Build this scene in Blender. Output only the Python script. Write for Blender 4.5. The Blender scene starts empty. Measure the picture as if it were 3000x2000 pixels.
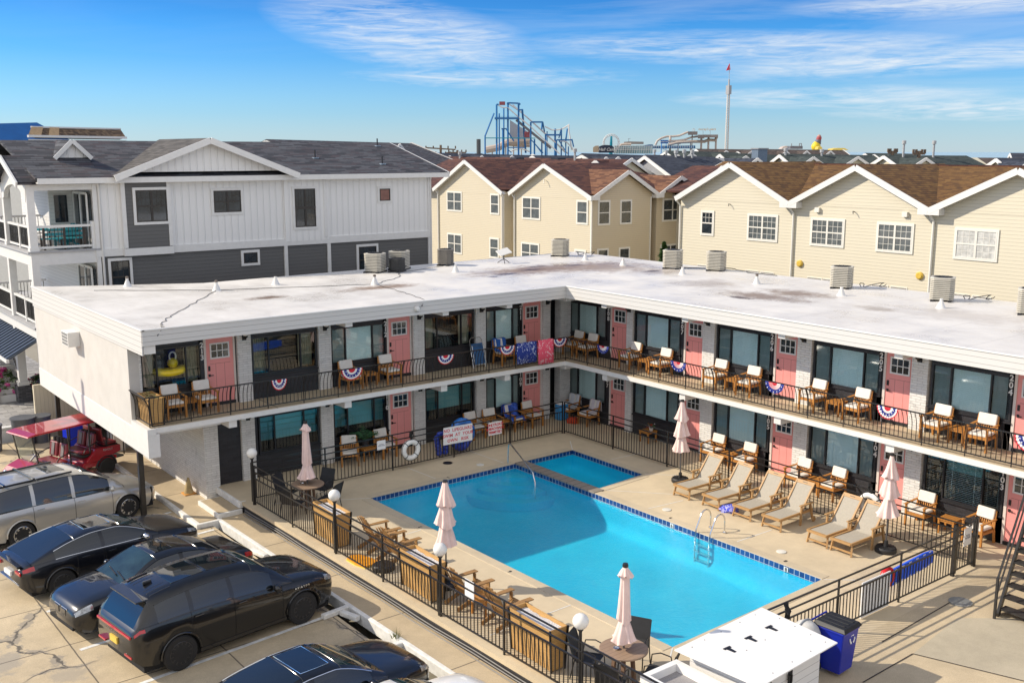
import bpy, bmesh, math, random
from mathutils import Vector, Matrix
random.seed(11)
S = bpy.context.scene
COL = S.collection
R = math.radians
PI = math.pi

# ------------------------------------------------------------------ helpers
class MB:
    """collects simple shapes; build() links them as one mesh object"""
    nb = 0
    def __init__(s):
        s.v = []; s.f = []; s.m = []; s.sm = []
    def add(s, vs, fs, m=0, smooth=False):
        b = len(s.v)
        s.v += [tuple(p) for p in vs]
        for f in fs:
            s.f.append(tuple(b + i for i in f)); s.m.append(m); s.sm.append(smooth)
        return s
    def box(s, x0, y0, z0, x1, y1, z1, m=0):
        if x0 > x1: x0, x1 = x1, x0
        if y0 > y1: y0, y1 = y1, y0
        if z0 > z1: z0, z1 = z1, z0
        return s.add([(x0,y0,z0),(x1,y0,z0),(x1,y1,z0),(x0,y1,z0),(x0,y0,z1),(x1,y0,z1),(x1,y1,z1),(x0,y1,z1)],
                     [(0,3,2,1),(4,5,6,7),(0,1,5,4),(1,2,6,5),(2,3,7,6),(3,0,4,7)], m)
    def obox(s, c, size, M, m=0):
        hx, hy, hz = size[0]/2, size[1]/2, size[2]/2
        vs = [Vector(c) + M @ Vector(p) for p in [(-hx,-hy,-hz),(hx,-hy,-hz),(hx,hy,-hz),(-hx,hy,-hz),(-hx,-hy,hz),(hx,-hy,hz),(hx,hy,hz),(-hx,hy,hz)]]
        return s.add(vs, [(0,3,2,1),(4,5,6,7),(0,1,5,4),(1,2,6,5),(2,3,7,6),(3,0,4,7)], m)
    def bar(s, p, q, w, h=None, m=0, up=(0,0,1)):
        """rectangular bar from p to q, w across, h deep"""
        h = w if h is None else h
        MB.nb += 1; q_ = 1+.011*(MB.nb % 5); w *= q_; h *= q_   # no two bars share a face plane
        p = Vector(p); q = Vector(q); d = q - p
        L = d.length
        if L < 1e-6: return s
        d /= L; u = Vector(up)
        if abs(d.dot(u)) > .98: u = Vector((1,0,0))
        a = d.cross(u).normalized(); b = a.cross(d).normalized()
        M = Matrix((d, a, b)).transposed()
        return s.obox((p+q)/2, (L, w, h), M, m)
    def tube(s, path, r, n=8, m=0, closed=False, cap=True):
        P = [Vector(p) for p in path]; N = len(P)
        rr = r if isinstance(r, (list, tuple)) else [r]*N
        vs = []; pa = None
        for i, p in enumerate(P):
            if closed: t = (P[(i+1) % N] - P[i-1])
            else: t = P[min(i+1, N-1)] - P[max(i-1, 0)]
            if t.length < 1e-9: t = Vector((0,0,1))
            t.normalize()
            if pa is None:
                a = t.cross(Vector((0,0,1)) if abs(t.z) < .9 else Vector((1,0,0))).normalized()
            else:
                a = pa - t*pa.dot(t)
                a = a.normalized() if a.length > 1e-6 else t.cross(Vector((1,0,0))).normalized()
            pa = a; b = t.cross(a)
            for k in range(n):
                an = 2*PI*k/n
                vs.append(p + (a*math.cos(an) + b*math.sin(an))*rr[i])
        fs = []
        for i in range(N if closed else N-1):
            j = (i+1) % N
            for k in range(n):
                k2 = (k+1) % n
                fs.append((i*n+k, i*n+k2, j*n+k2, j*n+k))
        s.add(vs, fs, m, True)
        if cap and not closed:
            b0 = len(s.v) - N*n
            s.f.append(tuple(b0+k for k in reversed(range(n)))); s.m.append(m); s.sm.append(False)
            s.f.append(tuple(b0+(N-1)*n+k for k in range(n))); s.m.append(m); s.sm.append(False)
        return s
    def lathe(s, prof, n=20, c=(0,0,0), m=0, smooth=True, axis='z', wob=None):
        vs = []; fs = []; N = len(prof)
        for i, (r, z) in enumerate(prof):
            for k in range(n):
                a = 2*PI*k/n
                q = r*(wob(a, i) if wob else 1)
                if axis == 'z': p = (c[0]+q*math.cos(a), c[1]+q*math.sin(a), c[2]+z)
                elif axis == 'y': p = (c[0]+q*math.cos(a), c[1]+z, c[2]+q*math.sin(a))
                else: p = (c[0]+z, c[1]+q*math.cos(a), c[2]+q*math.sin(a))
                vs.append(p)
        for i in range(N-1):
            for k in range(n):
                k2 = (k+1) % n
                fs.append((i*n+k, i*n+k2, (i+1)*n+k2, (i+1)*n+k))
        if prof[0][0] > 1e-5: fs.append(tuple(reversed(range(n))))
        if prof[-1][0] > 1e-5: fs.append(tuple((N-1)*n+k for k in range(n)))
        return s.add(vs, fs, m, smooth)
    def ball(s, c, r, n=18, m=0, sz=1):
        k = n//2
        return s.lathe([(max(1e-6, r*math.sin(PI*i/k)), -r*sz*math.cos(PI*i/k)) for i in range(k+1)], n, c, m)
    def prism(s, poly, a, b, axis='z', m=0):
        """poly in the two other axes, extruded a..b along axis"""
        n = len(poly)
        def P3(p, t):
            if axis == 'z': return (p[0], p[1], t)
            if axis == 'y': return (p[0], t, p[1])
            return (t, p[0], p[1])
        vs = [P3(p, a) for p in poly] + [P3(p, b) for p in poly]
        fs = [tuple(reversed(range(n))), tuple(range(n, 2*n))]
        for i in range(n):
            j = (i+1) % n
            fs.append((i, j, n+j, n+i))
        return s.add(vs, fs, m)
    def quad(s, a, b, c, d, m=0):
        return s.add([a,b,c,d], [(0,1,2,3)], m)
    def build(s, name, mats, parent=None, loc=None, rz=0, bevel=0, fix=True, sharp=35, sub=0):
        me = bpy.data.meshes.new(name)
        me.from_pydata(s.v, [], s.f)
        for m in (mats if isinstance(mats, (list, tuple)) else [mats]): me.materials.append(m)
        me.polygons.foreach_set('material_index', s.m)
        me.polygons.foreach_set('use_smooth', s.sm)
        if fix:
            bm = bmesh.new(); bm.from_mesh(me)
            bmesh.ops.recalc_face_normals(bm, faces=bm.faces)
            bm.to_mesh(me); bm.free()
        if any(s.sm): me.set_sharp_from_angle(angle=R(sharp))
        uv = me.uv_layers.new(name='metres')
        vv = me.vertices
        for p in me.polygons:
            n = p.normal
            if abs(n.z) > .985: t = Vector((1,0,0)); b = Vector((0,1,0))
            else:
                t = Vector((-n.y, n.x, 0)).normalized(); b = n.cross(t)
            for li in p.loop_indices:
                co = vv[me.loops[li].vertex_index].co
                uv.data[li].uv = (co.dot(t), co.dot(b))
        me.update()
        o = bpy.data.objects.new(name, me); COL.objects.link(o)
        if parent: o.parent = parent
        if loc is not None: o.location = loc
        o.rotation_euler.z = rz
        if bevel:
            bv = o.modifiers.new('edge', 'BEVEL'); bv.width = bevel; bv.segments = 2; bv.limit_method = 'ANGLE'
        if sub:
            sb = o.modifiers.new('round', 'SUBSURF'); sb.levels = sub; sb.render_levels = sub
        return o

def tag(o, label=None, cat=None, group=None, kind=None):
    if label: o['label'] = label
    if cat: o['category'] = cat
    if group: o['group'] = group
    if kind: o['kind'] = kind
    return o
def thing(name, label, cat, loc=(0,0,0), rz=0, group=None, kind=None):
    o = bpy.data.objects.new(name, None); COL.objects.link(o)
    o.empty_display_size = .2
    o.location = loc; o.rotation_euler.z = rz
    return tag(o, label, cat, group, kind)
KIDS = {}
def copy_tree(o, parent=None):
    c = o.copy(); COL.objects.link(c)
    if parent: c.parent = parent
    for ch in KIDS[o.name]: copy_tree_child(ch, c)
    return c
def copy_tree_child(o, parent):
    c = o.copy(); COL.objects.link(c); c.parent = parent
    for ch in KIDS.get(o.name, []): copy_tree_child(ch, c)
def index(o):
    ks = list(o.children); KIDS[o.name] = ks
    for k in ks: index(k)
class Kind:
    """first call places the built thing itself, later calls place copies"""
    def __init__(s, root):
        s.root = root; s.used = False; index(root)
    def put(s, loc, rz, label, group=None):
        if not s.used: o = s.root; s.used = True
        else: o = copy_tree(s.root)
        o.location = loc; o.rotation_euler.z = rz; o['label'] = label
        if group: o['group'] = group
        return o

def text_obj(name, txt, size, mat, parent=None, M=None, ext=.004, align='CENTER', shear=0, space=1.0, bold=0, line=.85):
    cu = bpy.data.curves.new(name, 'FONT')
    cu.body = txt; cu.size = size; cu.extrude = ext; cu.align_x = align; cu.align_y = 'CENTER'
    cu.shear = shear; cu.space_character = space; cu.offset = bold; cu.space_line = line; cu.resolution_u = 3
    t = bpy.data.objects.new(name+'_curve', cu); COL.objects.link(t)
    me = bpy.data.meshes.new_from_object(t.evaluated_get(bpy.context.evaluated_depsgraph_get()))
    bpy.data.objects.remove(t); bpy.data.curves.remove(cu)
    me.materials.clear(); me.materials.append(mat); me.name = name
    o = bpy.data.objects.new(name, me); COL.objects.link(o)
    if parent: o.parent = parent
    if M is not None: o.matrix_local = M
    return o
def face_dir(loc, rz):
    """matrix that stands text up, facing local -Y turned by rz"""
    return Matrix.Translation(Vector(loc)) @ Matrix.Rotation(rz, 4, 'Z') @ Matrix.Rotation(PI/2, 4, 'X')

# ------------------------------------------------------------------ materials
def _mat(name):
    m = bpy.data.materials.new(name); m.use_nodes = True
    nt = m.node_tree; b = nt.nodes['Principled BSDF']
    return m, nt, b
def N(nt, typ, **kw):
    n = nt.nodes.new(typ)
    for k, v in kw.items():
        if k.startswith('i_'): n.inputs[k[2:].replace('_', ' ')].default_value = v
        elif isinstance(k, str): setattr(n, k, v)
    return n
def ramp(nt, src, stops):
    r = nt.nodes.new('ShaderNodeValToRGB'); e = r.color_ramp.elements
    while len(e) < len(stops): e.new(.5)
    for i, (p, c) in enumerate(stops):
        e[i].position = p; e[i].color = (c[0], c[1], c[2], 1) if len(c) == 3 else c
    nt.links.new(src, r.inputs[0]); return r.outputs[0]
def mixc(nt, fac, a, b, mode='MIX'):
    m = nt.nodes.new('ShaderNodeMix'); m.data_type = 'RGBA'; m.blend_type = mode
    for sock, val in ((m.inputs[0], fac), (m.inputs[6], a), (m.inputs[7], b)):
        if hasattr(val, 'is_linked') or hasattr(val, 'links'): nt.links.new(val, sock)
        elif isinstance(val, (int, float)): sock.default_value = val
        else: sock.default_value = (val[0], val[1], val[2], 1)
    return m.outputs[2]
def mth(nt, op, a, b=None, clamp=False):
    m = nt.nodes.new('ShaderNodeMath'); m.operation = op; m.use_clamp = clamp
    for i, val in enumerate((a, b)):
        if val is None: continue
        if isinstance(val, (int, float)): m.inputs[i].default_value = val
        else: nt.links.new(val, m.inputs[i])
    return m.outputs[0]
def coords(nt, which='pos'):
    if which == 'pos': return nt.nodes.new('ShaderNodeNewGeometry').outputs['Position']
    tc = nt.nodes.new('ShaderNodeTexCoord')
    return tc.outputs['UV' if which == 'uv' else 'Object']
def mapping(nt, src, scale=(1,1,1), loc=(0,0,0), rot=(0,0,0)):
    m = nt.nodes.new('ShaderNodeMapping'); nt.links.new(src, m.inputs[0])
    m.inputs['Scale'].default_value = scale; m.inputs['Location'].default_value = loc; m.inputs['Rotation'].default_value = rot
    return m.outputs[0]
def noise(nt, src, scale, detail=5, rough=.6, dist=0):
    n = nt.nodes.new('ShaderNodeTexNoise'); nt.links.new(src, n.inputs['Vector'])
    n.inputs['Scale'].default_value = scale; n.inputs['Detail'].default_value = detail
    n.inputs['Roughness'].default_value = rough; n.inputs['Distortion'].default_value = dist
    return n.outputs['Fac']
def bump(nt, b, h, strength=.3, dist=.02):
    n = nt.nodes.new('ShaderNodeBump'); n.inputs['Strength'].default_value = strength; n.inputs['Distance'].default_value = dist
    nt.links.new(h, n.inputs['Height']); nt.links.new(n.outputs[0], b.inputs['Normal'])
def lin(c):
    """sRGB 0-255 to linear"""
    return tuple(((x/255)/12.92 if x/255 <= .04045 else ((x/255+.055)/1.055)**2.4) for x in c)

def plain(name, col, rough=.5, metal=0, var=.12, scale=6, bmp=0, bscale=60, coat=0, spec=.5, which='obj'):
    m, nt, b = _mat(name)
    b.inputs['Roughness'].default_value = rough; b.inputs['Metallic'].default_value = metal
    b.inputs['Coat Weight'].default_value = coat; b.inputs['Coat Roughness'].default_value = .04
    b.inputs['Specular IOR Level'].default_value = spec
    src = coords(nt, which)
    if var:
        f = noise(nt, src, scale)
        lo = tuple(max(0, c*(1-var)) for c in col); hi = tuple(min(1, c*(1+var)) for c in col)
        nt.links.new(ramp(nt, f, [(.3, lo), (.7, hi)]), b.inputs['Base Color'])
    else: b.inputs['Base Color'].default_value = (*col, 1)
    if bmp: bump(nt, b, noise(nt, src, bscale, 3), bmp, .01)
    return m

def wood(name, col, rough=.55, scale=(1,1,1)):
    m, nt, b = _mat(name); src = coords(nt, 'uv')
    f = noise(nt, mapping(nt, src, (3,40,1)), 1.6, 4, .65, .4)
    g = noise(nt, coords(nt, 'obj'), 2.5, 2)
    c = ramp(nt, f, [(.25, tuple(x*.62 for x in col)), (.55, col), (.8, tuple(min(1, x*1.2) for x in col))])
    c = mixc(nt, mth(nt, 'MULTIPLY', g, .35), c, tuple(x*.75 for x in col))
    nt.links.new(c, b.inputs['Base Color']); b.inputs['Roughness'].default_value = rough
    bump(nt, b, f, .15, .004)
    return m

def brick(name, col, mortar, w=.21, h=.07, gap=.006, rough=.6, bs=.6, var=.15, dirt=0):
    m, nt, b = _mat(name); src = coords(nt, 'uv')
    t = nt.nodes.new('ShaderNodeTexBrick'); nt.links.new(src, t.inputs['Vector'])
    t.inputs['Scale'].default_value = 1; t.inputs['Brick Width'].default_value = w; t.inputs['Row Height'].default_value = h
    t.inputs['Mortar Size'].default_value = gap; t.inputs['Mortar Smooth'].default_value = .3; t.inputs['Bias'].default_value = 0
    t.inputs['Color1'].default_value = (*[c*(1-var) for c in col], 1); t.inputs['Color2'].default_value = (*[min(1, c*(1+var)) for c in col], 1)
    t.inputs['Mortar'].default_value = (*mortar, 1)
    c = t.outputs['Color']
    if dirt:
        d = noise(nt, coords(nt), 3.5, 8, .75)
        f = ramp(nt, d, [(.55, (0,0,0)), (.72, (dirt,)*3)])
        c = mixc(nt, f, c, tuple(x*.45 for x in col))
    nt.links.new(c, b.inputs['Base Color']); b.inputs['Roughness'].default_value = rough
    hgt = mth(nt, 'ADD', mth(nt, 'SUBTRACT', 1.0, t.outputs['Fac']), mth(nt, 'MULTIPLY', noise(nt, src, 45, 4), .7))
    bump(nt, b, hgt, bs, .012)
    return m

def siding(name, col, pitch=.115, rough=.55, vertical=False, depth=.6, var=.05, step=.012, line=.55):
    """lap siding (rows) or board and batten (vertical)"""
    m, nt, b = _mat(name); src = coords(nt, 'uv')
    sx = nt.nodes.new('ShaderNodeSeparateXYZ'); nt.links.new(src, sx.inputs[0])
    a = sx.outputs[0] if vertical else sx.outputs[1]
    fr = mth(nt, 'FRACT', mth(nt, 'DIVIDE', a, pitch))
    if vertical: hgt = ramp(nt, fr, [(0, (1,1,1)), (.12, (1,1,1)), (.17, (0,0,0)), (.95, (0,0,0)), (1, (1,1,1))])
    else: hgt = ramp(nt, fr, [(0, (1,1,1)), (.9, (.15,.15,.15)), (1, (0,0,0))])
    lo = tuple(c*line for c in col)
    edge = ramp(nt, fr, [(0, lo), (.02, lo), (.10, col), (.97, col), (1, lo)]) if not vertical else ramp(nt, fr, [(0, col), (.14, col), (.17, lo), (.2, col), (.97, col), (1, lo)])
    v = noise(nt, coords(nt), 1.2, 5)
    c = mixc(nt, mth(nt, 'MULTIPLY', v, var*4), edge, tuple(x*.8 for x in col))
    nt.links.new(c, b.inputs['Base Color']); b.inputs['Roughness'].default_value = rough
    bump(nt, b, hgt, depth, step)
    return m

def shingle(name, cols, w=.32, h=.145, rough=.9):
    m, nt, b = _mat(name); src = coords(nt, 'uv')
    t = nt.nodes.new('ShaderNodeTexBrick'); nt.links.new(src, t.inputs['Vector'])
    t.inputs['Scale'].default_value = 1; t.inputs['Brick Width'].default_value = w; t.inputs['Row Height'].default_value = h
    t.inputs['Mortar Size'].default_value = .008; t.inputs['Mortar Smooth'].default_value = .1
    t.offset_frequency = 2; t.offset = .37
    t.inputs['Color1'].default_value = (0,0,0,1); t.inputs['Color2'].default_value = (1,1,1,1); t.inputs['Mortar'].default_value = (.1,.1,.1,1)
    f = mth(nt, 'ADD', mth(nt, 'MULTIPLY', t.outputs['Color'], .75), mth(nt, 'MULTIPLY', noise(nt, mapping(nt, src, (1.3,3,1)), 2.2, 5, .7), .4))
    k = len(cols)
    c = ramp(nt, f, [(.12 + .76*i/(k-1), cols[i]) for i in range(k)])
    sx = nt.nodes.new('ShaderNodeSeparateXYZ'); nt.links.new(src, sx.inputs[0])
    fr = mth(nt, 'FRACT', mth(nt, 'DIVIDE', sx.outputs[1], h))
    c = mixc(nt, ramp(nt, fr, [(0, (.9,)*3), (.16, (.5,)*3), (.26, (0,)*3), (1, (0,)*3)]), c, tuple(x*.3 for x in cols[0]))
    nt.links.new(c, b.inputs['Base Color']); b.inputs['Roughness'].default_value = rough
    bump(nt, b, mth(nt, 'SUBTRACT', t.outputs['Color'], fr), .5, .012)
    return m

def concrete(name, col, jx=0, jy=0, x0=0, y0=0, spots=(), stain=.3, cracks=0, rough=.8, grain=.25, jw=.012, jcol=(.09,.075,.06)):
    """cast concrete in world metres, saw-cut joints every jx, jy; spots: (x,y,rx,ry,colour,amount) patches"""
    m, nt, b = _mat(name); src = coords(nt)
    big = noise(nt, src, .35, 6, .6); mid = noise(nt, src, 2.2, 8, .7); fine = noise(nt, src, 55, 2, .8)
    c = ramp(nt, mth(nt, 'ADD', mth(nt, 'MULTIPLY', big, .6), mth(nt, 'MULTIPLY', mid, .4)), [(.32, tuple(x*(1-stain) for x in col)), (.62, col)])
    c = mixc(nt, ramp(nt, fine, [(.35, (grain,)*3), (.62, (0,0,0))]), c, tuple(x*.45 for x in col))
    sx = nt.nodes.new('ShaderNodeSeparateXYZ'); nt.links.new(src, sx.inputs[0])
    for (px, py, rx, ry, pc, am) in spots:
        dx = mth(nt, 'DIVIDE', mth(nt, 'SUBTRACT', sx.outputs[0], px), rx); dy = mth(nt, 'DIVIDE', mth(nt, 'SUBTRACT', sx.outputs[1], py), ry)
        d = mth(nt, 'SQRT', mth(nt, 'ADD', mth(nt, 'MULTIPLY', dx, dx), mth(nt, 'MULTIPLY', dy, dy)))
        d = mth(nt, 'ADD', d, mth(nt, 'MULTIPLY', mth(nt, 'SUBTRACT', noise(nt, src, 1.8, 8, .75), .5), 2.6))
        c = mixc(nt, ramp(nt, d, [(.45, (am,)*3), (.75, (0,0,0))]), c, pc)
    for a, j, o in ((sx.outputs[0], jx, x0), (sx.outputs[1], jy, y0)):
        if not j: continue
        wv = mth(nt, 'MULTIPLY', mth(nt, 'SUBTRACT', noise(nt, src, 3, 3), .5), .02)
        fr = mth(nt, 'ABSOLUTE', mth(nt, 'SUBTRACT', mth(nt, 'FRACT', mth(nt, 'DIVIDE', mth(nt, 'ADD', mth(nt, 'SUBTRACT', a, o-j/2), wv), j)), .5))
        c = mixc(nt, ramp(nt, fr, [(0, (.95,)*3), (jw*.8/j, (.9,)*3), (jw*1.6/j, (0,)*3)]), c, jcol)
    if cracks:
        vo = nt.nodes.new('ShaderNodeTexVoronoi'); vo.feature = 'DISTANCE_TO_EDGE'; vo.inputs['Scale'].default_value = .32
        w = nt.nodes.new('ShaderNodeVectorMath'); w.operation = 'ADD'
        wn = nt.nodes.new('ShaderNodeTexNoise'); wn.inputs['Scale'].default_value = 1.3; wn.inputs['Detail'].default_value = 6; nt.links.new(src, wn.inputs['Vector'])
        nt.links.new(src, w.inputs[0]); nt.links.new(wn.outputs['Color'], w.inputs[1]); nt.links.new(w.outputs[0], vo.inputs['Vector'])
        gate = ramp(nt, noise(nt, src, .23, 2), [(.5, (0,)*3), (.56, (cracks,)*3)])
        cr = ramp(nt, vo.outputs['Distance'], [(0, (1,)*3), (.006, (1,)*3), (.012, (0,)*3)])
        tar = ramp(nt, mth(nt, 'ADD', vo.outputs['Distance'], mth(nt, 'MULTIPLY', mth(nt, 'SUBTRACT', mid, .5), .35)), [(.015, (.7,)*3), (.035, (0,)*3)])
        c = mixc(nt, mth(nt, 'MULTIPLY', tar, gate), c, (.20,.19,.18))
        c = mixc(nt, mth(nt, 'MULTIPLY', cr, gate), c, (.05,.045,.04))
    nt.links.new(c, b.inputs['Base Color']); b.inputs['Roughness'].default_value = rough
    bump(nt, b, mth(nt, 'ADD', fine, mid), .25, .006)
    return m

def glass(name, tint, rough=.02, clear=.55, spec=1.0):
    """window pane: tinted see-through plus mirror-like sky"""
    m, nt, b = _mat(name); nt.nodes.remove(b)
    out = nt.nodes['Material Output']
    tr = nt.nodes.new('ShaderNodeBsdfTransparent'); tr.inputs[0].default_value = (*[t*clear for t in tint], 1)
    gl = nt.nodes.new('ShaderNodeBsdfGlossy'); gl.inputs['Roughness'].default_value = rough; gl.inputs[0].default_value = (.92,.97,1,1)
    fr = nt.nodes.new('ShaderNodeFresnel'); fr.inputs[0].default_value = 1.55
    mx = nt.nodes.new('ShaderNodeMixShader')
    nt.links.new(mth(nt, 'MULTIPLY', mth(nt, 'ADD', fr.outputs[0], .02), spec, True), mx.inputs[0]); nt.links.new(tr.outputs[0], mx.inputs[1]); nt.links.new(gl.outputs[0], mx.inputs[2])
    nt.links.new(mx.outputs[0], out.inputs[0])
    return m

def carpaint(name, col, metal=0, rough=.28, flake=0):
    m, nt, b = _mat(name)
    b.inputs['Base Color'].default_value = (*col, 1); b.inputs['Metallic'].default_value = metal; b.inputs['Roughness'].default_value = rough
    b.inputs['Coat Weight'].default_value = 1; b.inputs['Coat Roughness'].default_value = .015; b.inputs['Coat IOR'].default_value = 1.5; b.inputs['Specular IOR Level'].default_value = .3
    f = noise(nt, coords(nt, 'obj'), 7, 6, .7)
    nt.links.new(ramp(nt, f, [(.35, (.006,)*3), (.75, (.022,)*3)]), b.inputs['Coat Roughness'])
    return m

WHITE = plain('white_paint', (.72,.71,.685), .45, var=.06, scale=3)
WHITE_TRIM = plain('white_trim', (.72,.71,.69), .4, var=.04)
STUCCO = plain('white_stucco', (.57,.55,.52), .85, var=.06, scale=1.5, bmp=.5, bscale=45, which='pos')
PBRICK = brick('white_painted_brick', (.72,.71,.69), (.55,.54,.52), .30, .075, .007, .55, 1.0, .06, .6)
BBRICK = brick('black_painted_brick', (.028,.028,.034), (.016,.016,.02), .30, .075, .006, .45, .6, .2)
BLACKT = plain('black_trim', (.018,.018,.022), .4, var=.2)
BLACKM = plain('black_metal', (.014,.013,.013), .38, var=.25, scale=9, coat=.2)
DARKROOM = plain('dark_interior', (.02,.022,.025), .9, var=.3)
PINK = plain('pink_door_paint', (.78,.30,.28), .42, var=.05, scale=2)
DOORTRIM = plain('door_trim_paint', (.66,.58,.53), .5, var=.05)
BLIND = plain('blind_slats', (.82,.95,.92), .6, var=.08, scale=.8)
BLIND2 = plain('side_blind_slats', (.70,.75,.73), .6, var=.1)
CURTAIN = plain('pale_curtain', (.55,.50,.38), .8, var=.12)
TEALSHADE = plain('teal_shade', (.17,.40,.41), .7, var=.08, scale=1.2)
PANE = glass('window_glass', (.93,1,1), clear=1, spec=1.1)
PANE_D = glass('screened_glass', (.62,.70,.70), clear=.95, spec=1.1)
PANE_H = glass('house_glass', (.55,.62,.66), clear=.75)
TEAK = wood('teak', (.50,.215,.045))
TEAKG = wood('weathered_teak', (.46,.27,.11))
PLANTERW = wood('planter_boards', (.58,.34,.12))
CUSH = plain('white_cushion', (.74,.71,.66), .9, var=.06, scale=8, bmp=.2, bscale=90)
SLING = plain('taupe_sling', (.38,.345,.285), .85, var=.08, scale=20, bmp=.2, bscale=200)
PINKFAB = plain('blush_umbrella_fabric', (.80,.60,.55), .9, var=.06, scale=8)
TABLETOP = siding('table_boards', (.32,.22,.15), .11, .5, False, .25, .06, .004, .5)
CHROME = plain('stainless_steel', (.72,.72,.72), .16, 1, var=.06)
ROPE = plain('black_rope', (.02,.02,.02), .9)
RUBBER = plain('tyre_rubber', (.018,.018,.019), .75, var=.2)
GREYPL = plain('grey_plastic', (.10,.105,.115), .5, var=.15)
GLOBE = plain('white_lamp_globe', (.82,.80,.76), .25, var=.03, coat=.4)
MULCH = plain('potting_mulch', (.05,.035,.022), .95, var=.6, scale=40, bmp=.8, bscale=60)
STONES = plain('white_pebbles', (.55,.55,.57), .7, var=.45, scale=45, bmp=1, bscale=45)
# ------------------------------------------------------------------ camera, sky, sun
CZ = 10.24
cam = bpy.data.cameras.new('camera'); co = bpy.data.objects.new('camera', cam); COL.objects.link(co)
co.location = (0, 0, CZ); co.rotation_euler = (R(90-10.48), 0, R(-38)); cam.sensor_width = 36; cam.lens = 36
cam.clip_end = 60000; cam.clip_start = .2
S.camera = co
S.view_settings.view_transform = 'Standard'; S.view_settings.look = 'None'; S.view_settings.exposure = .46; S.view_settings.gamma = 1
SUN = Vector((-1.1, 1.1, 1.0)).normalized()
sl = bpy.data.lights.new('sun', 'SUN'); so = bpy.data.objects.new('sun', sl); COL.objects.link(so)
sl.energy = 3.9; sl.angle = R(.53); sl.color = (1, .89, .72); so.location = (-40, 40, 60)
so.rotation_euler = (-SUN).to_track_quat('-Z', 'Y').to_euler()
W = bpy.data.worlds.new('World'); S.world = W; W.use_nodes = True
nt = W.node_tree; bg = nt.nodes['Background']
sky = nt.nodes.new('ShaderNodeTexSky'); sky.sky_type = 'NISHITA'; sky.sun_disc = False
sky.sun_elevation = math.asin(SUN.z); sky.sun_rotation = math.atan2(SUN.x, SUN.y) % (2*PI)
sky.altitude = 0; sky.air_density = 1.0; sky.dust_density = .3; sky.ozone_density = 2.0
tc = nt.nodes.new('ShaderNodeTexCoord'); nrm = nt.nodes.new('ShaderNodeVectorMath'); nrm.operation = 'NORMALIZE'
nt.links.new(tc.outputs['Generated'], nrm.inputs[0])
sx = nt.nodes.new('ShaderNodeSeparateXYZ'); nt.links.new(nrm.outputs[0], sx.inputs[0])
az = mth(nt, 'ARCTAN2', sx.outputs[1], sx.outputs[0]); el = mth(nt, 'ARCSINE', sx.outputs[2])
cx = nt.nodes.new('ShaderNodeCombineXYZ'); nt.links.new(az, cx.inputs[0]); nt.links.new(el, cx.inputs[1])
base = mixc(nt, 1.0, sky.outputs[0], ramp(nt, el, [(0, (.30,.50,.80)), (.05, (.22,.47,.80)), (.11, (.115,.385,.75)), (.145, (.075,.30,.64)), (.28, (.14,.32,.60)), (.55, (.45,.55,.75)), (1, (.8,.75,.75))]), 'MULTIPLY')
def cloud(scale, loc, rot, lo, hi, dist=1.2):
    f = noise(nt, mapping(nt, cx.outputs[0], scale, loc, (0,0,rot)), 1, 9, .62, dist)
    return ramp(nt, f, [(lo, (0,0,0)), (hi, (1,1,1))])
def band(a0, e0, ra, re, tilt=0):
    """soft oval patch of sky, centre azimuth/elevation in degrees left-right of the view's middle"""
    da = mth(nt, 'SUBTRACT', az, R(52 - a0)); de = mth(nt, 'SUBTRACT', el, R(e0))
    de = mth(nt, 'SUBTRACT', de, mth(nt, 'MULTIPLY', da, tilt))
    da = mth(nt, 'DIVIDE', da, R(ra)); de = mth(nt, 'DIVIDE', de, R(re))
    d = mth(nt, 'ADD', mth(nt, 'MULTIPLY', da, da), mth(nt, 'MULTIPLY', de, de))
    return ramp(nt, d, [(0, (1,1,1)), (1, (0,0,0))])
wisp = cloud((7, 60, 1), (3.1, 1.7, 0), R(6), .36, .72)
fine = cloud((16, 150, 1), (.3, 5.2, 0), R(9), .38, .74, 2)
veil = cloud((3, 24, 1), (8.2, .4, 0), R(4), .40, .74)
m1 = mth(nt, 'ADD', mth(nt, 'MULTIPLY', wisp, .55), mth(nt, 'MULTIPLY', fine, .5))
patches = band(-5.5, 6.1, 8, 2.1, .16)
for p in ((12, 5.4, 13, 1.0, .02), (20, 4.5, 12, .9, -.04), (17, 2.8, 9, .65, 0), (24, 2.1, 9, .7, 0), (23, 7.3, 9, .9, 0), (-1, 4.0, 9, .7, 0)):
    patches = mth(nt, 'MAXIMUM', patches, band(*p))
cl = mth(nt, 'MULTIPLY', mth(nt, 'MULTIPLY', m1, 1.25), patches, True)
cl = mth(nt, 'ADD', mth(nt, 'MULTIPLY', cl, .95), mth(nt, 'MULTIPLY', veil, ramp(nt, az, [(.45, (.34,)*3), (1.1/1.0 if False else .95, (.16,)*3), (1, (.05,)*3)])), True)
cl = mth(nt, 'MAXIMUM', cl, ramp(nt, el, [(0, (.42,)*3), (.035, (.16,)*3), (.09, (0,)*3)]))
skyc = mixc(nt, mth(nt, 'MULTIPLY', cl, .85), base, (4.3,4.5,4.65))
# added fill glow, mixed into the unseen half of the sky behind the camera: it opens the shade on the pool fronts
bk = nt.nodes.new('ShaderNodeVectorMath'); bk.operation = 'DOT_PRODUCT'; nt.links.new(nrm.outputs[0], bk.inputs[0]); bk.inputs[1].default_value = (-math.cos(R(52))*.93, -math.sin(R(52))*.93, .36)
skyc = mixc(nt, ramp(nt, bk.outputs['Value'], [(.05, (0,0,0)), (.55, (.55,)*3), (1, (.62,)*3)]), skyc, (7.0,6.7,6.2))
nt.links.new(skyc, bg.inputs[0]); bg.inputs[1].default_value = .15

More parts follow.
